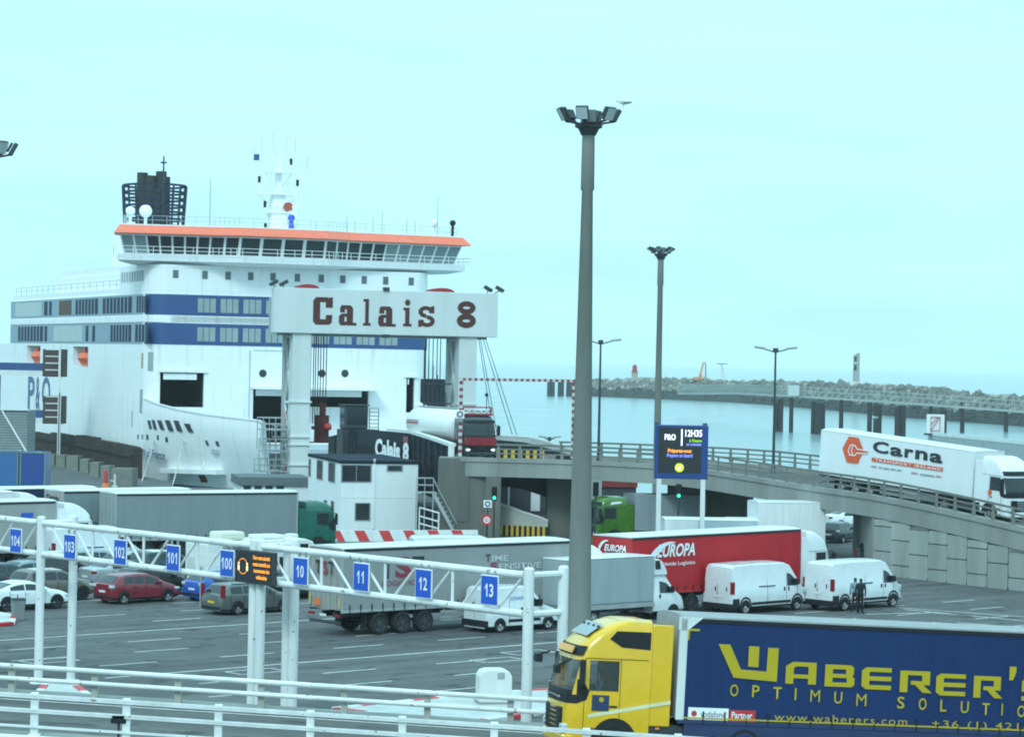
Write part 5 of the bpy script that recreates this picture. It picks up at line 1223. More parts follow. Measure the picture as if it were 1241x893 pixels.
# white control building
K = atD(413, 600, 190); K.z = 0
cb = thing('control_building', 'white two-storey control building with dark windows and navy roof edge below the portal', 'building', K, R_(15))
cbp = lambda px, py, a=1, v_=0.0: sidept(cb, px, py, a, v_)
BW = cbp(507, 560).x; BH = cbp(413, 556.5).z - .3; BD = cbp(374, 550, 0, 0).y
b = MB(); b.box(0, BW, 0, BD, 0, BH); b.build('wall', mat('white_render', (.74, .75, .75), .7, var=.05, streak=True), cb, bevel=.03)
b = MB(); b.box(-.06, BW + .06, -.06, BD + .06, BH + .002, BH + .22); b.build('roof', mat('dark_roof_felt', (.012, .016, .03), .85), cb)
b = MB(); b.box(-.004, BW + .004, -.02, 0, BH * .5, BH * .5 + .05); x = cbp(453, 600).x; b.box(x - .08, x + .08, -.06, 0, .2, BH + .35); b.build('trim', mat('white_render', (.74, .75, .75)), cb)
def win(a, p0, y0, p1, y1, panes=1):
    u, v_ = cbp(p0, y1, a), cbp(p1, y0, a)
    f = MB(); g = MB()
    if a == 1:
        f.box(u.x - .06, v_.x + .06, -.05, -.002, u.z - .06, v_.z + .06)
        for k in range(panes): w_ = (v_.x - u.x) / panes; g.box(u.x + k * w_ + .03, u.x + (k + 1) * w_ - .03, -.06, -.05, u.z, v_.z)
    else:
        a0, a1 = sorted((u.y, v_.y)); f.box(-.05, -.002, a0 - .06, a1 + .06, u.z - .06, v_.z + .06)
        for k in range(panes): w_ = (a1 - a0) / panes; g.box(-.06, -.05, a0 + k * w_ + .03, a0 + (k + 1) * w_ - .03, u.z, v_.z)
    fr = f.build('window', mat('frame_grey', (.25, .27, .28), .5), cb); g.build('pane', GLASS, fr)
win(1, 414, 564, 449.5, 583, 2); win(1, 469.5, 564.5, 487, 570); win(1, 430.5, 610, 448, 629.5)
win(0, 374.6, 557, 377, 576); win(0, 384.5, 559, 391.5, 579); win(0, 398.5, 561.5, 406.5, 582, 2); win(0, 401.5, 608, 405, 628.5); win(0, 393, 607, 396.5, 621)
# low white annex left of it
t = thing('berth_annex', 'low flat-roofed white annex with a dark roof edge behind the green lorry cab', 'building', atD(292, 600, 216) * 1, R_(12)); t.location.z = 0
u = sidept(t, 374, 586, 1, 0); 
b = MB(); b.box(0, u.x, 0, 6, 0, zat(300, 588, 216)); b.build('wall', mat('white_render', (.74, .75, .75)), t)
b = MB(); b.box(-.2, u.x + .2, -.2, 6.2, zat(300, 588, 216) + .002, zat(300, 578, 216)); b.build('roof', mat('grey_roof', (.12, .14, .15), .7), t)
b = MB()
for k in range(4): b.box(.2 + k * .9, .8 + k * .9, -.03, -.002, .9, 2.0)
b.build('window', GLASS, t)
# steel stair between building and abutment
t = thing('access_stair', 'grey steel stair with handrails between the white building and the concrete abutment', 'stair', atD(519, 640, 187.0)); t.location.z = 0
b = MB()
for s in (0, 1.0): b.beam((.3, s * .9, 3.1), (2.0, s * .9, 0), .06, .25); b.beam((.3, s * .9, 4.0), (2.0, s * .9, .95), .05, .05); b.beam((-.9, s * .9, 4.1), (.3, s * .9, 4.1), .05, .05); b.beam((-.9, s * .9, 3.6), (.3, s * .9, 3.6), .04, .04)
for k in range(10): f = k / 9; b.box(.3 + 1.6 * f, .6 + 1.6 * f, 0, .9, 3.0 - 2.9 * f, 3.05 - 2.9 * f)
b.box(-.9, .35, 0, .9, 3.05, 3.12)
for x in (-.9, -.3, .3): b.bar((x, 0, 3.1), (x, 0, 4.1), .03); b.bar((x, 0, 0), (x, 0, 3.1), .05)
b.build('stair_frame', STEEL, t)
t = thing('handrail', 'pale handrails of a low ramp at the foot of the white building', 'railing', atD(508, 640, 184)); t.location.z = 0
b = MB()
for z in (2.2, 1.6, 1.1, .5): b.beam((0, 0, z), (1.35, .0, z - .35), .05, .1)
b.bar((0, 0, 0), (0, 0, 2.2), .05); b.bar((1.35, 0, 0), (1.35, 0, 1.9), .05); b.build('rail', OFFW, t)
# striped barrier in front of the building
p0, p1 = at(393, 656, 0), at(578, 655, 0)
t = thing('striped_barrier', 'white concrete barrier with slanted red stripes at the foot of the white building', 'barrier', p0, math.atan2(p1.y - p0.y, p1.x - p0.x)); Lb = (p1 - p0).length
b = MB(); pr = [(-.3, 0), (.3, 0), (.15, .75), (-.15, .75)]; b.rings([[V((x, u, v_)) for u, v_ in pr] for x in (0, Lb)]); b.build('barrier_block', OFFW, t)
b = MB()
for k in range(int(Lb / 1.75)):
    x = k * 1.75 + .3; b.add([(x + .35, -.308, .02), (x + 1.1, -.308, .02), (x + .75, -.158, .75), (x, -.158, .75)], [(0, 1, 2, 3)])
b.build('stripe', RED, t, fix=False)
# ================================================================ VEHICLES
def paint(n, rgb, rough=.25, metal=0): return mat(n, rgb, rough, metal, var=.05, coat=.5)
H0 = 42.4
RT, UP = (1, 0, 0), (0, 0, 1)
def side_text(t, s, p0, p1, m, y=-1.275, bold=.02, name='lettering', off=.02, **k):
    """p0, p1: lower left and upper right pixel of the words on the flank"""
    u, v_ = sidept(t, p0[0], p0[1], 1, y), sidept(t, p1[0], p1[1], 1, y)
    sl = (1 if y < 0 else -1)
    vx = abs(v_.x - u.x); r = V((sl, 0, 0)); zz = (u.z + (sidept(t, p1[0], p0[1], 1, y).z)) / 2 if False else u.z
    return text(s, t, name, m, (u.x, y, k.pop('z', zz)), r, UP, vx, k.pop('h', v_.z - u.z), bold, off=off, **k)
# ---- yellow lorry with the navy curtain trailer, on the raised road
wa_ = R_(180 + 12)
WRM = MX.Rotation(wa_, 3, 'Z') @ MX.Rotation(RSL * 1.0, 3, 'Y') @ MX.Rotation(R_(2), 3, 'X')
wc = atD(683, 880, 71.6); wc.z = rz(wc.x) + .0
FRONT = 16.75
wo = wc - WRM @ V((FRONT, 1.245, 0))
WY = paint('lorry_yellow', (.78, .44, .008)); WB_ = fabric('navy_curtain', (.009, .028, .1)); WTX = mat('curtain_yellow', (.47, .345, .016), .55, var=.05)
t = thing('curtain_lorry', 'yellow-cabbed lorry with a navy blue curtain trailer on the near road', 'lorry', wo, rot=(R_(2), RSL, wa_)); wl_t = t
trailer(t, WB_, mat('rear_white', (.6, .6, .6), .5), roof=mat('roof_grey', (.32, .32, .32), .7), frame=OFFW, rail=DKBLUE, axles=(2.2, 3.5, 4.8))
# bulkhead and pale front corner
b = MB(); b.box(13.6, 13.64, -1.24, 1.24, 1.2, 3.94); b.build('front_wall', mat('bulkhead_grey', (.35, .36, .37), .5, metal=.3, streak=True), t)
b = MB(); b.box(13.42, 13.66, 1.2, 1.3, 1.15, 3.97); b.build('corner_post', OFFW, t, bevel=.04)
b = MB(); b.rings([[V((13.0, 1.285, 3.98)), V((13.7, 1.285, 3.98)), V((13.7, 1.285, 3.62)), V((13.45, 1.285, 3.6))], [V((13.0, 1.3, 3.98)), V((13.7, 1.3, 3.98)), V((13.7, 1.3, 3.62)), V((13.45, 1.3, 3.6))]]); b.build('corner_cap', OFFW, t)
c = tractor(t, FRONT, WY, levels=[(a, b_, c_) for a, b_, c_ in HIGH], length=2.35, open_=True, mirrors=False, deflector=False)
for s in (-1, 1):
    mr = MB(); yy = sorted((s * 1.4, s * 1.58)); mr.box(FRONT - .42, FRONT - .28, yy[0], yy[1], 1.95, 2.72); mr.build('mirror', BLACK, c, bevel=.06)
    ar = MB(); ar.bar((FRONT - .5, s * 1.2, 2.66), (FRONT - .36, s * 1.46, 2.64), .03); ar.bar((FRONT - .5, s * 1.22, 1.95), (FRONT - .36, s * 1.46, 2.02), .03); ar.build('mirror_arm', BLACK, c)
    d = MB(); d.box(FRONT - 2.95, FRONT - 2.355, *sorted((s * 1.12, s * 1.21)), .95, 3.72); d.build('side_deflector', WY, c, bevel=.03)
    d = MB(); pr = [(FRONT - 2.3, 3.5), (FRONT - 1.35, 3.5), (FRONT - 1.15, 3.28), (FRONT - 1.5, 3.06), (FRONT - 2.3, 3.02)]
    d.rings([[V((a, s * 1.18, z)) for a, z in pr], [V((a, s * 1.232, z)) for a, z in pr]]); d.build('roof_side_panel', BLACK, c)
    d = MB(); y_ = s * 1.252
    d.add([(FRONT - .62, y_, 1.12), (FRONT - 2.35, y_, 1.46), (FRONT - 2.35, y_, 1.56), (FRONT - .62, y_, 1.22)], [(0, 1, 2, 3)]); d.add([(FRONT - 2.36, y_ - s * .012, 1.462), (FRONT - 2.94, y_ - s * .012, 1.57), (FRONT - 2.94, y_ - s * .012, 1.67), (FRONT - 2.36, y_ - s * .012, 1.562)], [(0, 1, 2, 3)])
    d.build('white_stripe', mat('cream_stripe', (.7, .66, .4), .4), c, fix=False)
    d = MB(); d.box(FRONT - 1.2, FRONT - .72, *sorted((s * 1.25, s * 1.262)), 1.32, 1.75); d.build('door_badge', DKBLUE, c)
    d = MB(); d.bar((FRONT - .98, s * 1.262, 1.63), (FRONT - .98, s * 1.268, 1.63), .07, n=12); d.build('badge_dot', WTX, c)
    lump('side_lamp', AMBER, c, (FRONT - 2.6, s * 1.24, .9), .12, .03, .06, .01)
b = MB(); b.box(FRONT - .335, FRONT - .3, -.75, .75, 2.86, 3.06)
M_ = MX.Translation((FRONT - .19, 0, 2.94)) @ MX.Rotation(R_(-24), 4, 'Y'); b = MB(); b.M = M_; b.box(-.02, .02, -.55, .95, -.1, .1); b.build('sign_panel', mat('panel_orange', (.8, .38, .1), .5), c)
b = MB(); b.add([(FRONT - .55, -.95, 3.33), (FRONT - .55, .95, 3.33), (FRONT - 1.0, .9, 3.66), (FRONT - 1.0, -.9, 3.66)], [(0, 1, 2, 3)]); b.build('roof_window', mat('sky_painted_glass', (.22, .25, .26), .1, var=.1, spec=.6), c, fix=False)  # pale base colour paints the sky's reflection into the roof glass
for y in (-.8, -.3, .3, .8):
    lump('roof_lamp', BLACK, c, (FRONT - .9, y, 3.58), .08, .08, .07, .02)
b = MB(); b.bar((FRONT - .02, -1.1, 2.72), (FRONT + .3, -1.25, 2.62), .03); b.box(FRONT + .2, FRONT + .36, -1.42, -1.0, 2.42, 2.64); b.build('front_mirror', BLACK, c); b = MB(); b.bar((FRONT - .1, 1.2, 2.7), (FRONT + .28, 1.15, 2.5), .03); b.box(FRONT + .2, FRONT + .34, .95, 1.25, 2.3, 2.52); b.build('front_mirror', BLACK, c)
b = MB(); b.box(FRONT + .062, FRONT + .08, -.8, .8, 1.62, 1.66); b.box(FRONT + .07, FRONT + .085, -.25, .25, 1.28, 1.32); b.build('chrome_trim', mat('chrome', (.7, .7, .7), .15, metal=1, var=0), c)
drv = person('lorry driver in a grey jacket sitting at the wheel of the yellow lorry', t.matrix_basis @ V((FRONT - 1.15, .55, .62)), wa_, mat('driver_grey', (.1, .12, .14), .8), mat('driver_trousers', (.03, .03, .05), .8), seated=True)
# lettering of the trailer flank (the lorry's left side)
Y = 1.275
def wx(d): return 13.55 - d
def wp(x, y): return sidept(t, x, y, 1, Y)
def flat(pts_, m, nm, off=.012):
    b = MB(); b.add([wp(x, y) + V((0, off, 0)) for x, y in pts_], [tuple(range(len(pts_)))]); return b.build(nm, m, t, fix=False)
for pl in (((895, 232), (950, 235), (1000, 352), (1120, 362), (1128, 250), (1178, 252), (1168, 410), (965, 390)), ((1038, 242), (1087, 245), (1082, 342), (1033, 338))):
    flat([(640 + x / 3.878, 720 + y / 3.878) for x, y in pl], WTX, 'big_letter')
# wide square lettering drawn as strokes in a unit box
T1, T2 = .26, .22
GL = {'A': [[(0, 0), (T1, 0), (T1, .72), (.34, .8), (1, .8), (1, 1), (.22, 1), (0, .8)], [(1 - T1, 0), (1, 0), (1, .8), (1 - T1, .8)], [(T1, .26), (1 - T1, .26), (1 - T1, .44), (T1, .44)]],
 'B': [[(0, 0), (T1, 0), (T1, 1), (0, 1)], [(T1, 0), (.9, 0), (1, .1), (1, .2), (T1, .2)], [(T1, .8), (.97, .8), (.97, .9), (.87, 1), (T1, 1)], [(T1, .41), (1, .41), (.92, .5), (.97, .59), (T1, .59)], [(1 - T1, .2), (1, .2), (1, .41), (1 - T1, .41)], [(.97 - T1, .59), (.97, .59), (.97, .8), (.97 - T1, .8)]],
 'E': [[(.15, 0), (1, 0), (1, .2), (T1, .2), (T1, .4), (1, .4), (1, .6), (T1, .6), (T1, .8), (1, .8), (1, 1), (.15, 1), (0, .85), (0, .15)]],
 'R': [[(0, 0), (T1, 0), (T1, .8), (1, .8), (1, 1), (0, 1)], [(1 - T1, .36), (1, .36), (1, .8), (1 - T1, .8)], [(.36, .36), (1 - T1, .36), (1 - T1, .54), (.36, .54)], [(.5, .36), (.78, .36), (1.08, 0), (.78, 0)]],
 'S': [[(0, 0), (.9, 0), (1, .1), (1, .2), (0, .2)], [(1 - T1, .2), (1, .2), (1, .41), (1 - T1, .41)], [(0, .41), (1, .41), (.93, .59), (0, .59)], [(0, .59), (T1, .59), (T1, .8), (0, .8)], [(0, .8), (1, .8), (1, 1), (.1, 1), (0, .9)]],
 "'": [[(.1, 0), (.6, 0), (1, .6), (1, 1), (.1, 1)]]}
for ch, x0, x1, yt, yb in (('A', 187, 327, 298, 395), ('B', 360, 496, 310, 407), ('E', 522, 658, 322, 419), ('R', 691, 828, 337, 432), ('E', 850, 985, 350, 446), ('R', 1016, 1140, 360, 456), ("'", 1172, 1208, 318, 378), ('S', 1228, 1365, 375, 470)):
    u, v_ = wp(900 + x0 / 3.64, 720 + yb / 3.64), wp(900 + x1 / 3.64, 720 + yt / 3.64); u2 = wp(900 + (x0 + x1) / 7.28, 720 + yb / 3.64); v2 = wp(900 + (x0 + x1) / 7.28, 720 + yt / 3.64)
    b = MB()
    for pl in GL[ch]: b.add([(u.x + (v_.x - u.x) * a, Y + .012, u2.z + (v2.z - u2.z) * c_) for a, c_ in pl], [tuple(range(len(pl)))])
    b.build('big_letter', WTX, t, fix=False)
L_ = (-1, 0, 0)
for ch, x0, x1, yt, yb in (('O', -13, -2, 394, 448), ('P', 40, 75, 400, 452), ('T', 133, 172, 408, 460), ('I', 228, 238, 412, 465), ('M', 297, 342, 420, 472), ('U', 402, 440, 430, 480), ('M', 500, 547, 437, 490), ('S', 680, 715, 450, 502), ('O', 775, 812, 455, 508), ('L', 870, 900, 465, 515), ('U', 960, 998, 470, 522), ('T', 1055, 1090, 475, 530), ('I', 1140, 1148, 482, 532), ('O', 1210, 1248, 488, 540), ('N', 1310, 1350, 496, 548)):
    if ch == 'O' and x0 < 0: x0, x1 = -57, -18
    u, v_ = wp(900 + x0 / 3.64, 720 + yb / 3.64), wp(900 + x1 / 3.64, 720 + yt / 3.64)
    text(ch, t, 'lettering', WTX, (u.x, Y, u.z), L_, UP, u.x - v_.x, .33, 0 if ch == 'M' else .01, off=.013)
dim = mat('faded_yellow', (.4, .3, .06), .6, var=.05)
u, v_ = wp(938, 871), wp(1099, 880.5); text('www.waberers.com', t, 'lettering', dim, (u.x, Y, (u.z + v_.z) / 2), L_, UP, u.x - v_.x, .22, .005, off=.013, space=1.2)
u, v_ = wp(1129, 881), wp(1290, 890); text('+36 (1) 421-6666', t, 'lettering', dim, (u.x, Y, (u.z + v_.z) / 2), L_, UP, u.x - v_.x, .25, .005, off=.013, space=1.2)
def panel(q, m): u, v_ = wp(640 + q[0] / 3.878, 720 + q[3] / 3.878), wp(640 + q[2] / 3.878, 720 + q[1] / 3.878); b = MB(); b.add([(u.x, Y + .006, u.z), (v_.x, Y + .006, u.z), (v_.x, Y + .006, v_.z), (u.x, Y + .006, v_.z)], [(0, 1, 2, 3)]); b.build('advert_panel', m, t, fix=False); return u, v_
u, v_ = panel((750, 536, 943, 586), WTXT)
text('vodafone', t, 'lettering', mat('grey_lettering', (.2, .2, .21), .6, var=0), (u.x - .35, Y, u.z + .08), L_, UP, (u.x - v_.x) * .62, .17, .01, off=.012)
b = MB(); b.bar((u.x - .17, Y + .008, (u.z + v_.z) / 2), (u.x - .17, Y + .014, (u.z + v_.z) / 2), .08, n=14); b.build('advert_dot', RED, t)
u, v_ = panel((945, 546, 1069, 594), RED); text('Partner', t, 'lettering', WTXT, (u.x - .06, Y, u.z + .08), L_, UP, (u.x - v_.x) * .8, .18, .015, off=.012)
bx('side_skirt', DKBLUE, t, .3, 13.4, 1.2, 1.262, .74, 1.055)
b = MB(); b.box(0.2, 13.5, Y - .0, Y + .012, 1.205, 1.25); b.build('yellow_line', WTX, t)
b = MB(); b.box(wx(.45), wx(.1), Y, Y + .012, 3.6, 3.66); b.box(wx(.17), wx(.1), Y, Y + .012, 3.35, 3.6); b.build('corner_mark', WTX, t)
# ---- TST trailer
tst = lorry_at('curtain_lorry', 'grey curtain lorry lettered TST in black and red behind the lane gantry', (415, 664), 39.5, 'articulated lorries on the quay')
g = fabric('tst_grey', (.27, .275, .275)); trailer(tst, g, mat('tst_rear', (.3, .285, .26), .5, var=.1), roof=OFFW)
tractor(tst, 16.45, WHITE, levels=HIGH)
DRED = mat('dark_red_lettering', (.28, .02, .05), .5); LGT = mat('pale_lettering', (.5, .52, .52), .6, var=0)
for s_, p0, p1, m in (('T', (462, 703), (477, 679), BTXT), ('S', (479, 700), (499, 677), DRED), ('T', (499, 698), (514, 676), BTXT)): side_text(tst, s_, p0, p1, m, bold=.03, z=2.55, h=.95)
side_text(tst, 'LOGISTICS', (463, 710), (508, 704), DRED, bold=.0, z=2.2, h=.24)
side_text(tst, 'T', (588.5, 675), (594.5, 667), BTXT, z=3.12, h=.34); side_text(tst, 'IME', (596, 674), (616, 667), LGT, z=3.12, h=.28)
side_text(tst, 'S', (594, 687), (603, 678), DRED, z=2.72, h=.34); side_text(tst, 'ENSITIVE', (604.5, 686), (656, 678), LGT, z=2.72, h=.28)
side_text(tst, 'T', (600, 697), (605, 689), BTXT, z=2.32, h=.34); side_text(tst, 'RANSPORT', (607, 695), (671, 689), LGT, z=2.32, h=.28)
text('T', tst, 'lettering', BTXT, (0, .75, 2.75), (0, -1, 0), UP, .5, .6, .02, off=.05); text('S', tst, 'lettering', DRED, (0, .22, 2.75), (0, -1, 0), UP, .45, .6, .02, off=.05); text('T', tst, 'lettering', BTXT, (0, -.26, 2.75), (0, -1, 0), UP, .5, .6, .02, off=.05)
for y, m in ((.55, mat('hazard_orange', (.8, .16, .02), .5)), (-1.15, mat('beige_plate', (.5, .35, .15), .5)), (1.15, mat('beige_plate', (.5, .35, .15), .5))):
    b = MB(); b.box(-.03, .0, y - .2 if abs(y) < 1 else y - .08, y + .2 if abs(y) < 1 else y + .08, 1.3, 1.62 if abs(y) < 1 else 1.75); b.build('rear_plate', m, tst)
# ---- red lorry
eur = lorry_at('curtain_lorry', 'red curtain lorry lettered EUROPA with a white cab behind the white vans', (765, 650.5), 46, 'articulated lorries on the quay')
g = fabric('europa_red', (.46, .016, .022)); trailer(eur, g, mat('europa_rear', (.44, .018, .024), .4), roof=OFFW, frame=mat('europa_rear', (.36, .018, .024)), rail=mat('europa_rear', (.36, .018, .024)), hatch_bars=False)
tractor(eur, 16.45, WHITE, levels=HIGH)
side_text(eur, 'EUROPA', (796, 678), (842, 664), WTXT, bold=.03, shear=.25, z=2.9, h=.66)
side_text(eur, 'Worldwide Logistics', (790, 686), (842, 681.5), WTXT, bold=.01, z=2.42, h=.24)
def swoosh(t, y, c, R1, s, ax):
    b = MB(); n = 16; o_, i_ = [], []
    for k in range(n + 1):
        a = R_(78 + 135 * k / n); w_ = .04 + .2 * math.sin(math.pi * min(1, k / n * .95)) * R1
        for L, r in ((o_, R1), (i_, R1 - w_)):
            u, v_ = r * math.cos(a) * s, r * math.sin(a)
            L.append(V((c[0] + u, y, c[1] + v_)) if ax == 1 else V((y, c[0] - u, c[1] + v_)))
    b.add(o_ + i_, [(k, k + 1, n + 2 + k, n + 1 + k) for k in range(n)]); return b.build('crescent_logo', WTXT, t, fix=False)
u = sidept(eur, 812, 690, 1, -1.3); swoosh(eur, -1.3, (u.x, u.z), 1.4, 1.3, 1)
swoosh(eur, -.06, (.3, 3.2), .56, 1.0, 0)
text('EUROPA', eur, 'lettering', WTXT, (0, .45, 3.22), (0, -1, 0), UP, 1.45, .34, .03, .25, off=.06); text('Worldwide Logistics', eur, 'lettering', WTXT, (0, .45, 3.04), (0, -1, 0), UP, 1.5, .12, .01, off=.06)
side_text(eur, 'Pan Mondial', (954, 690), (978, 685), WTXT, bold=.005, z=1.9, h=.18) if False else None
# ---- white lorry on the ramp
ca = R_(-45); co = atD(990, 568, 169.5)
i1, i2 = near(972), near(1205)
rp0, rp1 = NP[i1] + NN[i1] * 2.4, NP[i2] + NN[i2] * 2.4
cdir = rp1 - rp0; ca = math.atan2(cdir.y, cdir.x) + R_(4.5); cpitch = math.atan2(-cdir.z, math.hypot(cdir.x, cdir.y))
t = thing('box_lorry', 'white box lorry lettered Carna with an orange hexagon descending the ramp', 'lorry', rp0 - V((0, 0, KH - .02)), rot=(0, cpitch, ca)); car_t = t
bw = mat('box_white', (.74, .75, .75), .4, var=.04, streak=True); trailer(t, bw, bw, roof=WHITE, box=True, frame=bw, rail=DKSTEEL)
tractor(t, 16.45, WHITE, levels=HIGH)
CO = mat('carna_orange', (.72, .1, .03), .5)
def ramp_poly(pts_, m, nm, off=.03):
    b = MB(); b.add([sidept(t, x, y, 1, -1.275) + V((0, -off, 0)) for x, y in pts_], [tuple(range(len(pts_)))]); return b.build(nm, m, t, fix=False)
ramp_poly([(880 + x / 3.435, 400 + y / 3.435) for x, y in ((512, 442), (553, 448), (572, 500), (548, 556), (502, 549), (485, 492))], CO, 'hexagon_logo', .03)
Q = lambda x, y: sidept(t, 1020 + x / 9.546, 520 + y / 9.546, 1, -1.275)
b = MB(); b.add([Q(*q) + V((0, -.032, 0)) for q in ((180, 232), (302, 252), (300, 285), (178, 272))], [(0, 1, 2, 3)]); b.build('logo_bar', CO, t, fix=False)
b = MB()
for pl in (((110, 180), (160, 187), (187, 230), (298, 250)), ((298, 283), (180, 276), (155, 305), (95, 295), (80, 240), (110, 180)), ((137, 185), (118, 240), (132, 300))):
    for p_, q_ in zip(pl, pl[1:]): b.beam(Q(*p_) + V((0, -.04, 0)), Q(*q_) + V((0, -.04, 0)), .006, .06, up=(0, 0, 1) if abs(p_[0] - q_[0]) > 20 else (1, 0, 0))
b.build('logo_outline', WTXT, t)
def rt(s, x0, y0, x1, y1, m, h, bold, **k):
    u, v_ = sidept(t, 880 + x0 / 3.435, 400 + y0 / 3.435, 1, -1.275), sidept(t, 880 + x1 / 3.435, 400 + y1 / 3.435, 1, -1.275)
    text(s, t, 'lettering', m, (u.x, -1.275, u.z), V((v_.x - u.x, 0, v_.z - u.z)), UP, v_.x - u.x, h, bold, off=.04, **k)
for ch, x0, x1, y0, y1 in (('C', 362, 545, 142, 278), ('a', 562, 706, 208, 313), ('r', 728, 832, 228, 330), ('n', 852, 996, 246, 352), ('a', 1018, 1168, 278, 388)):
    u, v_ = Q(x0, (y0 + y1) / 2 + 30), Q(x1, (y0 + y1) / 2 + 30); h_ = Q((x0 + x1) / 2, y0).z - Q((x0 + x1) / 2, y1).z; u2 = Q((x0 + x1) / 2, y1)
    text(ch, t, 'lettering', BTXT, (u.x, -1.275, u2.z), RT, UP, v_.x - u.x, h_, .03, off=.03)
u, v_ = sidept(t, 880 + 607 / 3.435, 400 + 545 / 3.435, 1, -1.275), sidept(t, 880 + 902 / 3.435, 400 + 588 / 3.435, 1, -1.275)
b = MB(); b.add([(u.x, -1.305, u.z), (v_.x, -1.305, v_.z), (v_.x, -1.305, v_.z + .24), (u.x, -1.305, u.z + .24)], [(0, 1, 2, 3)]); b.build('orange_strip', CO, t, fix=False)
rt('TRANSPORT IRELAND', 622, 545, 895, 585, WTXT, .16, .01, space=1.25)
for x0, x1, y0, m in ((340, 405, 436, 'faint_pink'), (430, 470, 450, 'faint_grey'), (482, 550, 460, 'faint_grey'), (565, 625, 470, 'faint_grey'), (640, 692, 480, 'faint_grey'), (805, 880, 512, 'faint_pink'), (905, 1075, 530, 'faint_grey'), (1090, 1150, 552, 'faint_pink')):
    u, v_ = Q(x0, y0), Q(x1, y0 + (x1 - x0) * .13); b = MB(); b.add([u + V((0, -.02, 0)), v_ + V((0, -.02, 0)), v_ + V((0, -.02, .1)), u + V((0, -.02, .1))], [(0, 1, 2, 3)]); b.build('small_print', mat(m, (.5, .3, .3) if m == 'faint_pink' else (.32, .34, .36), .6), t, fix=False)
cb_ = [k for k in t.children if k.name.startswith('cab')][0]
b = MB(); b.add([(15.05 + .18 * math.cos(math.pi / 3 * i), -1.268, 1.7 + .2 * math.sin(math.pi / 3 * i)) for i in range(6)], [tuple(range(6))]); b.build('door_badge', CO, cb_, fix=False)
# ---- tanker on the viaduct
tk_a = R_(-68)
tp = atD(582, 552, 191.8); i3 = near(600)
t = thing('tanker_lorry', 'white tank lorry with a dark red cab coming off the linkspan onto the viaduct', 'lorry', (0, 0, 0), tk_a)
tloc = V((tp.x, 191.8, NP[i3].z - KH + .02)); t.location = tloc - MX.Rotation(tk_a, 3, 'Z') @ V((13.5, 0, 0))
TR_ = paint('tanker_red', (.28, .015, .025)); TD = paint('tanker_dark_cab', (.035, .04, .045))
tractor(t, 13.5, TD, levels=MIDC, chassis=TR_, deflector=False, vis=BLACK)
n = 22
b = MB(); rs = []
for x, r in ((.2, .35), (.25, .8), (.5, 1.1), (.9, 1.25), (9.0, 1.25), (9.4, 1.1), (9.6, .8), (9.65, .3)): rs.append([V((x, r * math.cos(2 * math.pi * i / n), 2.42 + r * math.sin(2 * math.pi * i / n))) for i in range(n)])
b.rings(rs); b.build('tank', mat('tank_white', (.74, .74, .72), .35, var=.06, streak=True), t, smooth=50)
bx('chassis', TR_, t, .3, 10, -.6, .6, .85, 1.25); bx('catwalk', STEEL, t, 1, 9, -.3, .3, 3.68, 3.74)
b = MB(); b.box(.3, 9, -1.25, -1.15, .9, 1.35); b.box(.3, 9, 1.15, 1.25, .9, 1.35); b.build('side_guard', TR_, t)
for x in (1.6, 2.9, 4.2):
    for s in (-1, 1): wheel(t, x, s * 1.24, .5, .42, DKSTEEL, s)
for s in (-1, 1): lump('headlamp', LIT, t, (13.52, s * .95, .82), .1, .3, .14, .03)
b = MB(); b.box(13.4, 13.6, -1.2, 1.2, 1.15, 1.72); b.build('red_band', TR_, t, bevel=.02)
b = MB(); b.box(11.6, 12.9, -1.15, 1.15, 3.3, 3.45)
for y in (-1.1, 1.1): b.bar((12.7, y, 3.3), (12.7, y, 3.9), .06)
b.bar((12.7, -1.1, 3.6), (12.7, 1.1, 3.6), .06); b.bar((12.7, -1.1, 3.9), (12.7, 1.1, 3.9), .05); b.build('light_bar', TR_, t)
for y in (-.7, -.25, .25, .7): lump('roof_lamp', LAMPG, t, (12.85, y, 3.6), .1, .26, .22, .04)
b = MB(); b.bar((12, 1.0, 3.4), (12, 1.0, 5.0), .03); b.box(11.9, 12.1, .9, 1.1, 4.7, 4.9); b.build('aerial', BLACK, t)
b = MB()
for z0, z1 in ((2.62, 2.7), (2.4, 2.56)): b.box(1.0, 3.6, -1.262, -1.24, z0, z1)
b.build('red_print', mat('faded_print_red', (.4, .16, .16), .6, var=.3, vscale=4), t)
# ---- lorries at the left
l = lorry_at('curtain_lorry', 'long pale grey curtain lorry with a green cab parked left of the white building', (140, 597.5), 31, 'articulated lorries on the quay')
g = fabric('long_grey', (.22, .25, .265)); trailer(l, g, mat('door_pale', (.3, .33, .33), .5, var=.1), roof=OFFW, L=12.4)
tractor(l, 15.25, paint('cab_green', (.006, .11, .075)), levels=MIDC)
l = lorry_at('curtain_lorry', 'dirty white lorry with a blue logo near the left edge', (69, 606), 41, 'articulated lorries on the quay')
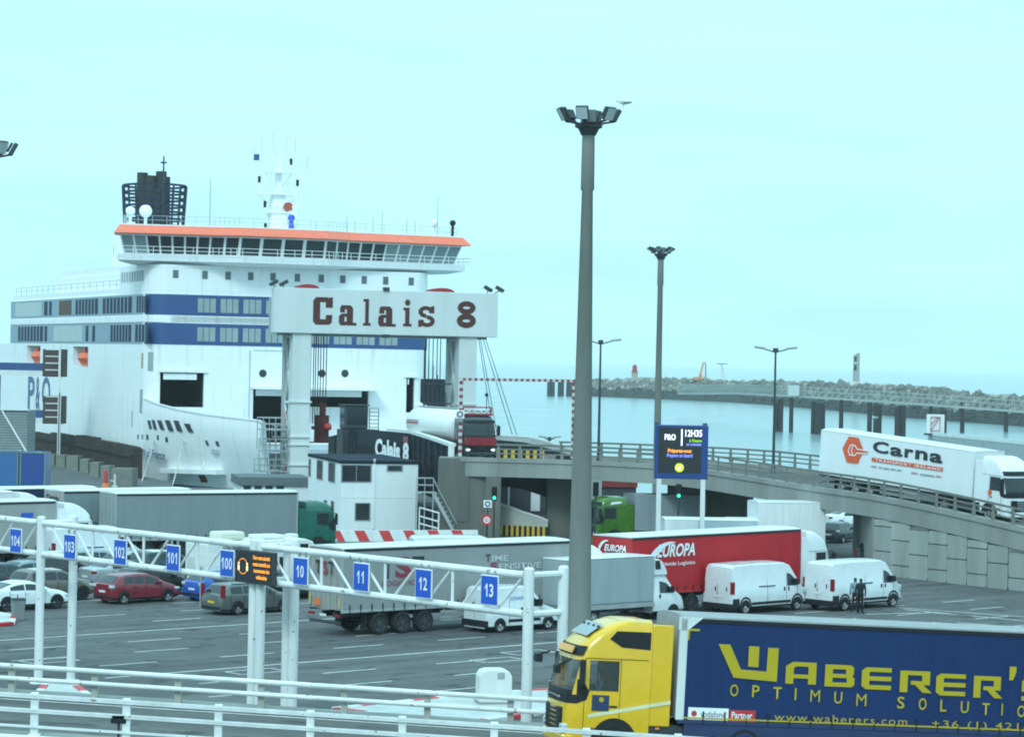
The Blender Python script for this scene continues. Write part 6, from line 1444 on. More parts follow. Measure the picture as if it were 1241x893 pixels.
# its front corner is the one that shows: shift back by the trailer length
l.location = l.location - MX.Rotation(R_(41), 3, 'Z') @ V((13.6, 0, 0)); l['label'] = 'dirty pale lorry with a slanted blue logo, cut by the left edge'
g = fabric('dirty_pale', (.33, .34, .32)); trailer(l, g, g, roof=OFFW); tractor(l, 16.4, WHITE, levels=HIGH)
b = MB(); b.add([sidept(l, x, y, 1, -1.3) for x, y in ((23.5, 631), (38.5, 631), (41, 621), (26.5, 621.5))], [(0, 1, 2, 3)]); b.build('blue_logo', SIGNB, l, fix=False)
b = MB(); b.add([sidept(l, x, y, 1, -1.3) for x, y in ((-10, 631), (21, 630), (21, 627.5), (-10, 628))], [(0, 1, 2, 3)]); b.build('dark_lettering_strip', BLACK, l, fix=False)
l = lorry_at('curtain_lorry', 'dark blue curtain lorry with a white roof at the left edge', (118, 590), 38, 'articulated lorries on the quay')
l.location = l.location - MX.Rotation(R_(38), 3, 'Z') @ V((13.6, 0, 0)); g = fabric('deep_navy', (.015, .03, .085)); trailer(l, g, g, roof=WHITE); 
tractor(l, 16.4, DKBLUE, levels=LOWC)
l = lorry_at('curtain_lorry', 'grey lorry with Carna on its rear doors, half hidden by the long grey lorry', (76, 594.5), 36, 'articulated lorries on the quay')
g = fabric('blue_grey', (.2, .24, .25)); trailer(l, g, mat('rear_pinkish', (.38, .34, .33), .5), roof=OFFW, L=9); text('Carna', l, 'lettering', BTXT, (0, .95, 3.35), (0, -1, 0), UP, 1.75, .36, .04, off=.05)
tractor(l, 11.8, WHITE, levels=LOWC)
l = lorry_at('box_lorry', 'white lorry with a rounded roof just behind the dirty pale lorry', (0, 596), 41, 'articulated lorries on the quay', z=3.9)
l.location = l.location - MX.Rotation(R_(41), 3, 'Z') @ V((11.5, 0, 0)); trailer(l, WHITE, WHITE, roof=WHITE, box=True, L=12.5, top=3.9); tractor(l, 15.2, WHITE, levels=HIGH)
# blue containers at the far left
for lab, p0, p1, m, zt2 in (('light blue container standing at the left edge of the quay', -60, 22, paint('container_light_blue', (.03, .13, .32), .5), 4.4), ('darker royal blue container beside the light blue one at the left edge', 23.5, 55, paint('container_royal_blue', (.012, .06, .25), .5), 4.35)):
    a, c_ = atD(p0, 580, 214), atD(p1, 580, 214); t = thing('container', lab, 'container', (a.x, 214, 0), 0, 'blue containers'); Lc = c_.x - a.x
    b = MB(); b.box(0, Lc, 0, 2.44, 1.3, zt2)
    b.build('container_body', m, t)
    b = MB()
    for k in range(int(Lc / .3)): b.box(.1 + k * .3, .24 + k * .3, -.03, -.002, 1.45, zt2 - .12)
    b.build('corrugation', m, t)
    b = MB(); b.box(-.02, Lc + .02, -.05, 0, zt2 - .1, zt2 + .03); b.box(-.02, Lc + .02, -.05, 0, 1.25, 1.4)
    for x in (0, Lc - .12): b.box(x, x + .12, -.05, 0, 1.4, zt2 - .1)
    b.build('frame', mat('container_rim', (.16, .22, .22), .6), t)
    b = MB(); b.box(.1, Lc - .1, .3, 2.1, .9, 1.24); b.build('chassis', DKSTEEL, t)
    for x in (.8, Lc - .8): wheel(t, x, .3, .45, .3, STEEL, -1)
# louvred tower and gangway
a, c_ = atD(-30, 547, 226), atD(33.5, 547, 226)
t = thing('stair_tower', 'grey louvred tower with a white diagonal brace at the left edge beside the ferry', 'tower', (a.x, 226, 0)); Wt = c_.x - a.x; z0, z1 = zat(20, 547, 226), zat(20, 496, 226)
b = MB(); b.box(.1, Wt - .1, .15, 4, 0, z1 - .1); b.build('cladding', mat('louvre_grey', (.2, .22, .22), .6), t)
b = MB()
for k in range(16): z = z0 + (z1 - z0) * k / 16; b.box(.1, Wt - .1, .08, .15, z + .05, z + .17)
b.build('louvres', mat('louvre_pale', (.3, .33, .33), .6), t)
b = MB(); b.beam((0, 0, z1), (Wt, 0, z1), .15, .16); b.beam((0, 0, z0), (Wt, 0, z0), .15, .16); b.beam((Wt, 0, 0), (Wt, 0, z1), .15, .15); b.beam((Wt * .48, 0, z1), (Wt - .1, 0, z0), .12, .14); b.build('frame', WHITE, t)
for lab, yt, yb, x1, D in (('upper navy and white passenger gangway reaching the ferry side', 440, 455, 77, 292), ('lower navy and white passenger gangway reaching the ferry side', 497, 512, 76, 292)):
    a, c_ = atD(-60, yt, D), atD(x1, yt, D); zz1, zz0 = zat(40, yt, D), zat(40, yb, D); Lg = c_.x - a.x
    t = thing('passenger_gangway', lab, 'gangway', (a.x, D, 0))
    xo = atD(52, yt, D).x - a.x
    b = MB(); b.box(0, xo, 0, 2.4, zz0 + .55, zz1); b.build('enclosure', NAVY, t); b = MB(); b.box(0, xo + .6, -.1, 2.5, zz0, zz0 + .54); b.build('floor_beam', OFFW, t)
    b = MB(); b.box(xo + .01, Lg, -.2, 2.6, zz0 - .1, zz1 + 1.6); b.build('head_box', mat('gangway_brown', (.085, .06, .055), .7), t, bevel=.05)
    b = MB()
    for k in range(4): b.box(xo + .3, Lg - .4, -.26, -.2, zz0 + .6 + k * .75, zz0 + .72 + k * .75)
    xx = atD(72, yt, D).x - a.x; b.box(xx, xx + .22, -.5, -.25, -.5, zz1 + 2.0)
    b.build('frame', OFFW, t)
    b = MB()
    for x in (1, xo * .5): b.bar((x, 1.2, 0), (x, 1.2, zz0), .25)
    b.build('support_leg', DKSTEEL, t)
# fender wall and concrete blocks along the quay edge
fr = [(36, 523, 322), (60, 524, 309), (90, 527, 295), (112, 533, 286), (135, 537, 277), (150, 540, 270), (161, 542, 264)]
for i, ((p0, y0, D0), (p1, y1, D1)) in enumerate(zip(fr, fr[1:])):
    a, c_ = atD(p0, y0, D0), atD(p1, y1, D1); h = a.z; d = c_ - a
    t = thing('fender_panel', ('tarred timber fender panel at the ferry side, %s in the row counted from the gangway' % ('first', 'second', 'third', 'fourth', 'fifth', 'sixth')[i]), 'fender', (a.x, a.y, 0), math.atan2(d.y, d.x), 'timber fenders along the quay'); Lf = math.hypot(d.x, d.y)
    b = MB(); n = max(2, int(Lf / .8))
    for k in range(n): b.box(Lf * k / n + .02, Lf * (k + 1) / n - .02, 0, 1.0, -1.5, a.z + (.05 if k % 3 else -.06))
    b.build('timber_face', TIMBER, t)
    b = MB()
    for z in (.6, 2.0): b.box(0, Lf - .05, -.18, 0, z, z + .3)
    b.build('waling', mat('waling_dark', (.035, .03, .028), .9), t)
for i, (p0, p1, yt, yb) in enumerate(((57, 66, 550, 563), (67.5, 79, 551, 566), (80, 95, 552, 570), (96.5, 107.5, 556, 573), (108.5, 120, 560, 578), (121.5, 133, 564, 583), (134.5, 161, 567, 589))):
    D = at(p0, yb, 0).y; a, c_ = at(p0, yb, 0), atD(p1, yb, D)
    o = bx('concrete_block', mat('block_concrete', (.2, .2, .175), .9, var=.2, bump=.2), None, 0, c_.x - a.x, 0, 1.6, 0, zat(p0, yt, D)); o.location = (a.x, a.y, 0); o.rotation_euler = (0, 0, R_(-12))
    tag(o, 'square concrete block in the row by the fenders, %s from the tower end' % ('first', 'second', 'third', 'fourth', 'fifth', 'sixth', 'last and largest')[i], 'block', 'concrete blocks along the quay edge')
p = at(128, 590, 0); t = thing('marker_post', 'red and orange marker post on the quay before the ferry bow', 'post', p)
b = MB(); b.bar((0, 0, .35), (0, 0, 1.35), .2, .16, n=12); b.ball((0, 0, 1.42), .17, 6); b.build('post', mat('marker_red', (.6, .03, .04), .5), t, smooth=40); b = MB(); b.bar((0, 0, 0), (0, 0, .35), .38, .3, n=12); b.build('base', mat('marker_orange', (.75, .2, .03), .5), t)
p = at(139, 590, 0); t = thing('marker_post', 'white marker post beside the red one on the quay', 'post', p)
b = MB(); b.bar((0, 0, 0), (0, 0, 1.2), .1, n=10); b.bar((0, 0, 0), (0, 0, .15), .3, n=10); b.bar((0, 0, .5), (-.45, 0, .6), .06); b.build('post', OFFW, t)
# ---- behind and under the viaduct
ga = R_(196)
p = atD(722, 640, 180.5); t = thing('curtain_lorry', 'lime green cabbed lorry with a grey trailer standing under the viaduct', 'lorry', (0, 0, 0), ga, 'articulated lorries on the quay')
t.location = V((p.x, p.y, 0)) - MX.Rotation(ga, 3, 'Z') @ V((8.0, 1.25, 0)); g = fabric('under_grey', (.26, .29, .31)); trailer(t, g, g, roof=STEEL, box=True, L=5.2, axles=(1.2,), top=3.5); cl_ = tractor(t, 8.0, paint('cab_lime', (.05, .15, .008)), levels=MIDC)
b = MB(); b.add([(6.9, 1.26, 3.0), (6.3, 1.26, 3.06), (6.1, 1.26, 2.94), (7.0, 1.26, 2.8)], [(0, 1, 2, 3)]); b.build('roof_marking', WTXT, cl_, fix=False)
t = thing('box_lorry', 'tall white box body of a lorry standing beyond the red lorry', 'lorry', (0, 0, 0), R_(190), 'articulated lorries on the quay'); p = atD(993, 650, 167.5); t.location = (p.x, p.y, 0)
trailer(t, WHITE, WHITE, roof=WHITE, box=True, L=4.4, top=zat(940, 606, 168), axles=(.9,), hatch_bars=False)
make_cab(t, 6.6, WHITE, levels=LOWC); wheel(t, 5.4, -1.25, .48, .3, STEEL, -1); wheel(t, 5.4, 1.25, .48, .3, STEEL, 1)
t = thing('box_lorry', 'low white and grey trailer body standing between the screen legs and the white box lorry', 'lorry', (0, 0, 0), R_(4), 'articulated lorries on the quay'); p = atD(802, 650, 158); t.location = (p.x, p.y, 0)
trailer(t, mat('trailer_paleblue', (.42, .5, .53), .5), WHITE, roof=WHITE, box=True, L=5.6, top=zat(850, 628, 158), axles=(1.0, 2.2), hatch_bars=False); bx('front_panel', WHITE, t, .0, 2.0, -1.3, -1.276, 1.2, zat(850, 628, 158) - .08)
b = MB()
for x in (3.2, 5.0): b.box(x, x + .5, -1.29, -1.276, 1.75, 2.0)
b.build('window', GLASS, t)
# white minibus roof behind the TST lorry
VW = paint('van_white', (.66, .67, .68)); 
def minibus_x(t, sh):
    for s in (-1, 1):
        for a in (.6, 1.75, 2.9): sh.pane(t, a, a + 1.0, s, .05, .6)
p = atD(497, 650, 150); car('van', 'white minibus with side windows just behind the roof of the TST lorry', VW, loc=(p.x, 150, 0), rz=R_(14), cat='minibus', name='minibus', group=None, extra=minibus_x)
# ---- vans and cars
car('van', 'white panel van standing to the left of the other in front of the red lorry', VW, (901, 743), (968.7, 741), rz=R_(44), cat='van', name='panel_van', group='white panel vans', rim=STEEL)
car('van', 'white panel van with two people standing beside it, right of the other', VW, (1020.3, 738.5), (1086, 737), rz=R_(44), cat='van', name='panel_van', group='white panel vans', rim=STEEL)
def doblo(t, sh):
    p = sh.S(1.85, -1, .2); text('JOHARELL', t, 'lettering', mat('faded_blue_lettering', (.1, .22, .42)), (1.35, p.y - .012, p.z + .12), (1, 0, 0), V((0, .1, 1)), 1.25, .2, .01, off=.02)
    b = MB(); b.box(-.02, .0, -.02, .7, .98, 1.18); b.build('plate_recess', BLACK, t)
dv = car('van_small', 'small white delivery van driving behind lane sign 13', VW, (606.8, 766), (664, 763), rz=R_(40), plate=PLATEY, cat='van', name='delivery_van', group=None, extra=doblo)
car('van', 'tall white van parked behind lane signs 103 and 102', VW, (88, 693), (153, 690), rz=R_(38), cat='van', name='panel_van', group='white panel vans')
# the small curtain-sided truck
t = thing('box_truck', 'small white-cabbed truck with a grey tarpaulin body beside the floodlight mast', 'truck', (0, 0, 0), R_(42), None); p = at(792, 752, 0)
t.location = p - MX.Rotation(R_(42), 3, 'Z') @ V((6.0, -1.08, 0))
g = fabric('tarp_grey', (.31, .355, .37)); b = MB(); rs = []
b.box(0, 6.0, -1.08, 1.08, .95, 3.14); b.build('tarpaulin', g, t, bevel=.06)
b = MB(); b.box(-.02, 6.02, -1.1, 1.1, 3.142, 3.2); b.build('roof', WHITE, t, bevel=.02); b = MB(); b.box(-.02, 6.02, -1.1, 1.1, .72, .945); b.build('load_bed', STEEL, t)
b = MB(); b.box(0, 7.6, -.4, .4, .5, .72); b.build('chassis', DKSTEEL, t)
CARS['cab_van'] = dict(L=2.35, hw=1.0, zb=.35, top=[(0, 1.2), (.02, 2.3), (.55, 2.34), (.9, 2.2), (1.55, 1.42), (2.05, 1.18), (2.28, .95), (2.35, .55)], belt=[(0, 1.3), (1.6, 1.3), (2.35, .5)], ax=(-3.2, 1.38), r=.34, ws=(.92, 1.5), rw=None, sides=[(.5, 1.35)], tum=.08)
sh = Shell(2.35, 1.0, CARS['cab_van']['top'], CARS['cab_van']['belt'], .35, .08, .2, .03)
cbn = sh.build(t, VW, 'cab', lower=.45); cbn.location = (6.05, 0, 0)
for s in (-1, 1):
    sh.pane(cbn, .45, 1.35, s, .02, .62); wheel(t, 7.45, s * 1.01, .34, .22, STEEL, s); wheel(t, 2.0, s * 1.04, .34, .4, STEEL, s)
    n = 16; r = .42; b = MB(); b.add([(1.4 + r * math.cos(math.pi * i / n), s * 1.008, .34 + r * math.sin(math.pi * i / n)) for i in range(n + 1)], [tuple(range(n + 1))]); b.build('wheel_arch', BLACK, cbn, fix=False)
    lump('mirror', BLACK, cbn, (1.2, s * 1.12, 1.5), .12, .2, .32, .03); lump('handle', BLACK, cbn, (.45, s * 1.01, 1.18), .1, .03, .18, .01)
sh.screen(cbn, .94, 1.5)
b = MB(); rs = []
for x, z in ((0, 3.0), (.35, 3.0), (.6, 2.9), (.95, 2.42)): rs.append([V((x, -.98, 2.2)), V((x, -.94, z)), V((x, .94, z)), V((x, .98, 2.2))])
b.rings(rs); pod = b.build('sleeper_pod', VW, t, bevel=.04); pod.location = (6.05, 0, .0)
b = MB(); b.add([(.12, -.985, 2.5), (.5, -.985, 2.5), (.42, -.97, 2.92), (.12, -.97, 2.92)], [(0, 1, 2, 3)]); b.build('window', GLASS, pod, fix=False)
# motorhome
t = thing('motorhome', 'white motorhome with a roof box and awning behind sign 100', 'motorhome', (0, 0, 0), R_(36)); p = at(250, 727, 0); t.location = p - MX.Rotation(R_(36), 3, 'Z') @ V((0, -1.15, 0))
MH = mat('motorhome_white', (.72, .73, .7), .4, var=.05, streak=True)
b = MB(); pr = [(0, .75), (0, 2.85), (.15, 2.95), (5.9, 3.0), (6.35, 2.85), (6.6, 2.45), (6.5, 2.0), (5.6, 1.85), (5.6, .75)]
b.rings([[V((x, y, z)) for x, z in pr] for y in (-1.15, 1.15)]); b.build('body', MH, t, bevel=.06)
sh2 = Shell(2.0, 1.0, [(0, 1.75), (.3, 1.8), (1.0, 1.2), (1.7, 1.05), (1.95, .9), (2.0, .5)], [(0, 1.15), (1.1, 1.12), (2.0, .45)], .35, .08); fb = sh2.build(t, MH, 'cab', lower=.42); fb.location = (5.5, 0, 0)
sh2.screen(fb, .35, .98)
for s in (-1, 1):
    sh2.pane(fb, .1, .8, s, .05, .85); wheel(t, 1.5, s * 1.1, .33, .25, STEEL, s); wheel(t, 6.7, s * 1.0, .33, .22, STEEL, s)
    for x0, x1, z0, z1 in ((5.55, 6.05, 2.25, 2.75), (4.3, 5.1, 1.5, 2.1), (1.4, 2.4, 1.55, 2.1)): bx('window', GLASS, t, x0, x1, *sorted((s * 1.152, s * 1.17)), z0, z1, bevel=.02)
b = MB(); b.bar((.8, -1.25, 2.72), (5.2, -1.25, 2.72), .12, n=10); b.build('awning', STEEL, t, smooth=40)
b = MB(); b.box(1.0, 2.5, -.7, .5, 3.0, 3.42); b.build('roof_box', mat('roof_box_cream', (.65, .63, .52), .5), t, bevel=.12)
b = MB(); b.box(3.4, 5.0, -.6, .6, 3.0, 3.2); b.box(5.1, 5.6, -.9, -.3, 3.0, 3.25); b.build('roof_hatch', MH, t, bevel=.06)
bx('rear_panel', mat('motorhome_panel', (.6, .6, .57), .4), t, -.02, -.001, -.9, .9, .9, 2.1)
for s in (-1, 1): lump('tail_lamp', TAIL, t, (-.02, s * 1.0, 1.0), .04, .15, .3, .01)
# cars
P1 = paint('car_white', (.76, .77, .78)); P2 = paint('car_taupe', (.16, .14, .12), .3, .3); P3 = paint('car_red', (.2, .012, .025)); P4 = paint('car_black', (.012, .013, .016)); P5 = paint('car_blue', (.01, .09, .42)); P6 = paint('car_grey_metallic', (.14, .145, .14), .3, .4)
P7 = paint('car_silver_blue', (.22, .27, .3), .3, .4); P8 = paint('car_silver', (.38, .4, .41), .3, .4); P9 = paint('car_dark_teal', (.03, .06, .07), .3, .3); P10 = paint('car_dark_brown', (.035, .022, .02))
BLKRIM = mat('dark_rim', (.06, .06, .065), .35, metal=.6)
car('coupe', 'white coupe with dark wheels at the left edge of the lot', P1, (9.4, 741), (68.5, 737), rim=BLKRIM)
car('suv', 'taupe crossover with a pale roof just behind the white coupe', P2, (47, 731), (99.5, 727), roof=mat('pale_roof', (.5, .5, .48), .35), rim=BLKRIM)
car('hatch', 'dark red hatchback in front of the black car, nose to the right', P3, (151.3, 732), (203, 729))
car('hatch', 'black hatchback whose nose shows behind the red hatchback', P4, (172, 723), (219, 720))
car('saloon', 'silver saloon half hidden behind the dark red hatchback', P8, (133, 713), (183, 710))
car('hatch', 'bright blue small car behind the grey estate', P5, (262, 729), (306, 726))
car('estate', 'grey estate car with roof rails and tall red tail lamps under sign 100', P6, (289.3, 745), (343.4, 742), plate=PLATEY, rails=True)
car('saloon', 'silver-blue saloon at the left edge in the row behind the taupe crossover', P7, (22, 714), (70, 711))
car('estate', 'dark teal estate car at the left edge behind the silver-blue saloon', P9, (-12, 718), (38, 716))
car('suv', 'dark brown off-roader seen beneath signs 103 and 102', P10, (60, 712), (108, 709))
car('estate', 'pale blue estate car under the tall white van', paint('car_pale_blue', (.26, .34, .37), .3, .3), (104, 700), (146, 697))
car('suv', 'dark off-roader with a white roof between signs 101 and 100', P9, (190, 704), (231, 701.5), roof=WHITE)
car('hatch', 'silver hatchback below sign 102 with its roof behind the gantry tube', P8, (156, 702), (196, 700))
car('hatch', 'made-up black car standing in for truck shade behind the motorhome under sign 10', P4, (348, 727), (392, 724))  # added car that fills a patch of truck shadow
car('hatch', 'dark hatchback with red tail lamps beyond the white box lorry', P4, loc=at(1003, 658, 0) , rz=R_(62), group='cars beyond the viaduct')
car('saloon', 'white saloon on the far quay above the dark hatchback', P1, loc=at(1000, 640, 0), rz=R_(20), group='cars beyond the viaduct')
car('suv', 'black car half hidden behind the end pillar of the ramp wall', P4, loc=at(1052, 690, 0), rz=R_(62), group='cars beyond the viaduct')
# ---- two people by the right-hand van
person('person in a dark jacket and dark trousers standing by the right-hand white van', at(1042.5, 743.5, 0), R_(70), mat('jacket_black', (.02, .022, .028), .8), mat('trousers_black', (.012, .013, .016), .8), scale=1.04)
person('person in a pale blue top standing behind the one in the dark jacket', at(1036, 741.5, 0), R_(100), mat('jacket_blue', (.2, .29, .36), .8), mat('trousers_dark', (.018, .02, .026), .8), pose=1, scale=1.02)
# ================================================================ SIGNS, SIGNALS, LAMPS
a, c_ = atD(794, 514.5, 150), atD(857.5, 581, 150)
t = thing('information_screen', 'blue framed electronic boarding screen on two white legs showing 12H35', 'screen', (a.x, 150, 0)); Ws = c_.x - a.x; z0, z1 = c_.z, zat(825, 515, 150)
b = MB(); b.box(0, Ws, 0, .35, z0, z1); b.build('casing', mat('screen_blue', (.012, .045, .2), .4), t, bevel=.04)
bx('screen', SCREEN, t, .2, Ws - .38, -.006, 0, z0 + .33, z1 - .14)
for x in (.16, Ws - .38): bx('leg', OFFW, t, x, x + .26, .03, .3, 0, z0)
def S_(x, y): p = sidept(t, x, y, 1, -.006); return p
def st(s, x0, y0, x1, y1, m, bold=.01, **k):
    u, v_ = S_(x0, y0), S_(x1, y1); text(s, t, 'lettering', m, (u.x, -.006, u.z), RT, UP, v_.x - u.x, v_.z - u.z, bold, off=.01, **k)
st('P&O', 805.5, 533, 819, 526, LEDW, .03); st('12H35', 830.5, 529, 851, 521, LEDW, .02); st('à l\'heure', 835.5, 535.5, 850.5, 532, LEDG); st('on schedule', 832, 540, 850, 536.5, LEDV)
st('Préparez-vous', 809.5, 549.5, 838, 544, LED, .02); st('Prepare to board', 808, 555, 839.5, 549.8, LEDV, .01, shear=.2)
p = S_(826.5, 520); q = S_(826.5, 540); bx('divider', LEDW, t, p.x - .04, p.x + .04, -.012, -.0065, q.z, p.z)
p = S_(823.3, 566.5); b = MB(); b.bar((p.x, -.0065, p.z), (p.x, -.012, p.z), .25, n=24); b.build('round_icon', mat('lime_led', (.55, .75, .03), .4, var=0, emit=.8), t)
b = MB(); b.beam((p.x - .12, -.016, p.z), (p.x - .03, -.016, p.z - .11), .01, .06, up=(0, 0, 1)); b.beam((p.x - .03, -.016, p.z - .11), (p.x + .13, -.016, p.z + .13), .01, .06); b.build('tick_icon', LEDW, t)
for x in (.1, Ws - .2): lump('lamp', DKSTEEL, t, (x, .1, z1 + .07), .26, .14, .12, .02)
def signal(label, px, py, D, col, green=True, pole=True):
    p = atD(px, py, D); t = thing('traffic_light', label, 'traffic light', (p.x, D, 0))
    zc = p.z; zl = zc + (.3 if green else -.3)
    b = MB(); b.box(-.2, .2, 0, .22, zl - .48, zl + .48); b.build('signal_housing', BLACK, t, bevel=.05)
    for k, z in enumerate((zl + .3, zl, zl - .3)):
        on = (green and k == 2) or (not green and k == 0)
        b = MB(); b.bar((0, -.005, z), (0, -.02, z), .12, n=14); b.build('lens', col if on else GLASS, t)
        b = MB(); b.add([(.13 * math.cos(math.pi * i / 8), -.16 * math.sin(math.pi * i / 8) * 0 + y, z + .13 * math.sin(math.pi * i / 8)) for y in (0, -.16) for i in range(9)], [(i, i + 1, 10 + i, 9 + i) for i in range(8)]); b.build('hood', BLACK, t, fix=False)
    if pole: b = MB(); b.bar((.0, .14, 0 if pole is True else pole), (0, .14, zl - .45), .07); b.build('post', DKSTEEL, t)
    return t
signal('traffic light showing green beside the concrete abutment', 599, 603, 184.5, GREENL)
signal('traffic light showing green under the viaduct right of the screen leg', 822.5, 600.5, 177, GREENL)
signal('unlit traffic light under the viaduct beside the floodlight mast', 722, 598, 178, GLASS)
signal('traffic light showing red on the striped height gauge', 698, 511.5, 188, REDL, green=False, pole=4.4)
def board(label, px, py, D, wpx, hpx, kind, post=True, z0=0):
    p = atD(px, py, D); s = F / D; w_, h_ = wpx / s, hpx / s
    t = thing('road_sign', label, 'sign', (p.x, D, 0)); z = p.z
    b = MB(); b.box(-w_ / 2, w_ / 2, 0, .05, z - h_ / 2, z + h_ / 2); b.build('panel', {'w': WTXT, 'r': RED}.get(kind[0], WTXT), t, bevel=.01)
    m = {'w': DKSTEEL, 'r': WTXT}[kind[0]]; n = 20; r = min(w_, h_) * .36
    b = MB(); b.rings([[(rr * math.cos(2 * math.pi * i / n), -.012, z + rr * math.sin(2 * math.pi * i / n)) for i in range(n)] for rr in (r, r * .6)], cap=False)
    if kind == 'w':
        for i in range(8): a = math.pi / 4 * i; b.beam((r * .95 * math.cos(a), -.012, z + r * .95 * math.sin(a)), (r * 1.25 * math.cos(a), -.012, z + r * 1.25 * math.sin(a)), .02, .12, up=(0, 1, 0))
    else: b.beam((-r * .3, -.013, z), (r * .35, -.013, z), .02, .1); b.beam((.0, -.014, z + r * .3), (r * .35, -.014, z), .02, .08)
    b.build('emblem', m, t, fix=False)
    if post: b = MB(); b.bar((0, .1, z0), (0, .1, z - h_ / 2), .05); b.bar((0, .1, z - h_ / 2), (0, .1, z), .04); b.build('post', DKSTEEL, t)
board('white square sign with a wheel emblem by the abutment traffic light', 591, 610.5, 184.2, 10, 9, 'w')
board('red square sign with a white round emblem low on the abutment corner', 590, 630, 184.0, 11, 12, 'r')
board('white square sign with a wheel emblem on the striped gauge post by the tanker', 557.5, 502, 187.6, 10.5, 10, 'w', False)
# striped height gauge
a, c_ = atD(557.5, 459.5, 188.2), atD(697.5, 461.5, 188.2); t = thing('height_gauge', 'red and white striped height gauge spanning the viaduct road', 'barrier', (a.x, 188.2, 0)); Wg = c_.x - a.x
zd = NP[near(600)].z - KH
def striped(p, q, n, nm, r=.13):
    b = MB(); p, q = V(p), V(q)
    for k in range(n):
        b.m = k % 2; b.beam(p.lerp(q, k / n), p.lerp(q, (k + 1) / n), r * 2, r * 2, up=(0, 1, 0))
    b.build(nm, [mat('gauge_white', (.5, .5, .5), .6), mat('gauge_red', (.24, .04, .05), .5)], t)
striped((0, 0, a.z), (Wg, 0, c_.z), 40, 'crossbar', .1); striped((.1, 0, zd), (.1, 0, a.z - .12), 24, 'upright'); striped((Wg - .1, 0, zd), (Wg - .1, 0, c_.z - .12), 24, 'upright')
# street lamps with two arms
def lamp(label, px, pt, D, zb, arm=1.3, group='two-armed street lamps'):
    p = atD(px, pt, D); t = thing('street_lamp', label, 'street lamp', (p.x, D, zb), 0, group); H = p.z - zb
    b = MB(); b.bar((0, 0, 0), (0, 0, H), .11, .065, n=10); b.bar((0, 0, 0), (0, 0, .9), .15, .13, n=10); b.build('pole', DKSTEEL, t, smooth=40)
    for s in (-1, 1):
        b = MB(); b.bar((0, 0, H), (s * arm * .6, 0, H + .22), .045); b.build('arm', DKSTEEL, t)
        b = MB(); M = MX.Translation((s * arm * .85, 0, H + .28)) @ MX.Rotation(-s * .12, 4, 'Y'); b.M = M; b.box(-.38, .38, -.15, .15, -.05, .1); b.build('lamp_head', mat('lamp_grey', (.28, .3, .3), .5), t, bevel=.04)
    b = MB(); b.box(-.18, .18, -.2, .2, H - .02, H + .3); b.build('joint', DKSTEEL, t, bevel=.05)
    return t
lamp('two-armed street lamp on the viaduct beside the tall floodlight mast', 728, 417, 190, NP[near(727)].z - KH)
lamp('two-armed street lamp rising beside the jetty piles, left of the Carna lorry', 940, 427, 183, NP[near(940)].z - KH)
lamp('short two-armed lamp on the far quay between gauge post and tanker', 666, 533.5, 236, 0, .75, None)
# parapet wall on the far side
t = thing('parapet_wall', 'pale curved concrete parapet beyond the viaduct deck', 'wall', (0, 0, 0))
P = [atD(x, y, D) for x, y, D in ((590, 530, 222), (600, 528, 222), (640, 530.5, 220), (662, 536, 218), (690, 545, 214), (730, 556, 208))]
b = MB(); b.rings([[V((p.x, p.y, 0)), p, p + V((0, .35, 0)), V((p.x, p.y + .35, 0))] for p in P]); b.build('wall', mat('pale_wall', (.44, .46, .44), .8, var=.1), t)
b = MB(); b.rings([[p + V((0, -.06, .002)), p + V((0, -.06, .15)), p + V((0, .42, .15)), p + V((0, .42, .002))] for p in P]); b.build('coping', OFFW, t)
# things seen through the arch of the viaduct
t = thing('ramp_wall', 'pale sloping ramp wall with a yellow and black foot seen under the viaduct', 'wall', (0, 0, 0))
P = [atD(x, y, D) for x, y, D in ((607, 612, 189.6), (617, 615, 189.4), (635, 622, 189), (652, 627, 188.7), (664, 632, 188.4))]
b = MB(); b.rings([[V((p.x, p.y, 0)), p, p + V((0, .4, 0)), V((p.x, p.y + .4, 0))] for p in P]); b.build('wall', mat('under_wall', (.42, .43, .4), .8), t)
b = MB(); b.rings([[p + V((0, -.05, .002)), p + V((0, -.05, .14)), p + V((0, .45, .14)), p + V((0, .45, .002))] for p in P]); b.build('coping', OFFW, t)
b = MB()
for k in range(18):
    f = k / 18; q0, q1 = P[0].lerp(P[-1], f), P[0].lerp(P[-1], f + 1 / 18); b.m = k % 2; b.box(q0.x, q1.x - .01, min(q0.y, q1.y) - .4, q0.y - .1, 0, .75)
b.build('hazard_kerb', [YELB, BLACK], t)
t = thing('shed', 'dark clad shed with a red fascia seen beneath the viaduct', 'building', atD(606, 640, 215)); t.location.z = 0
u = atD(770, 640, 215).x - t.location.x; zt2 = zat(650, 579, 215); zm = zat(650, 588, 215)
b = MB(); b.box(0, u, 0, 6, 0, zm); b.build('wall', mat('dark_cladding', (.05, .055, .062), .6, var=.2), t)
b = MB(); b.box(-.1, u + .1, -.2, 6.1, zm + .002, zt2); b.build('fascia', mat('dull_red', (.2, .03, .025), .6), t)
x0, x1 = [sidept(t, x, 600, 1, -.05).x for x in (643.5, 654.5)]; b = MB(); b.box(x0, x1, -.06, -.002, zat(650, 619, 215), zat(650, 592, 215)); b.build('door', WHITE, t)
b = MB(); x = sidept(t, 616.5, 600, 1, -.05).x; b.box(x - .06, x + .06, -.1, -.002, 0, zm); b.build('drainpipe', OFFW, t)
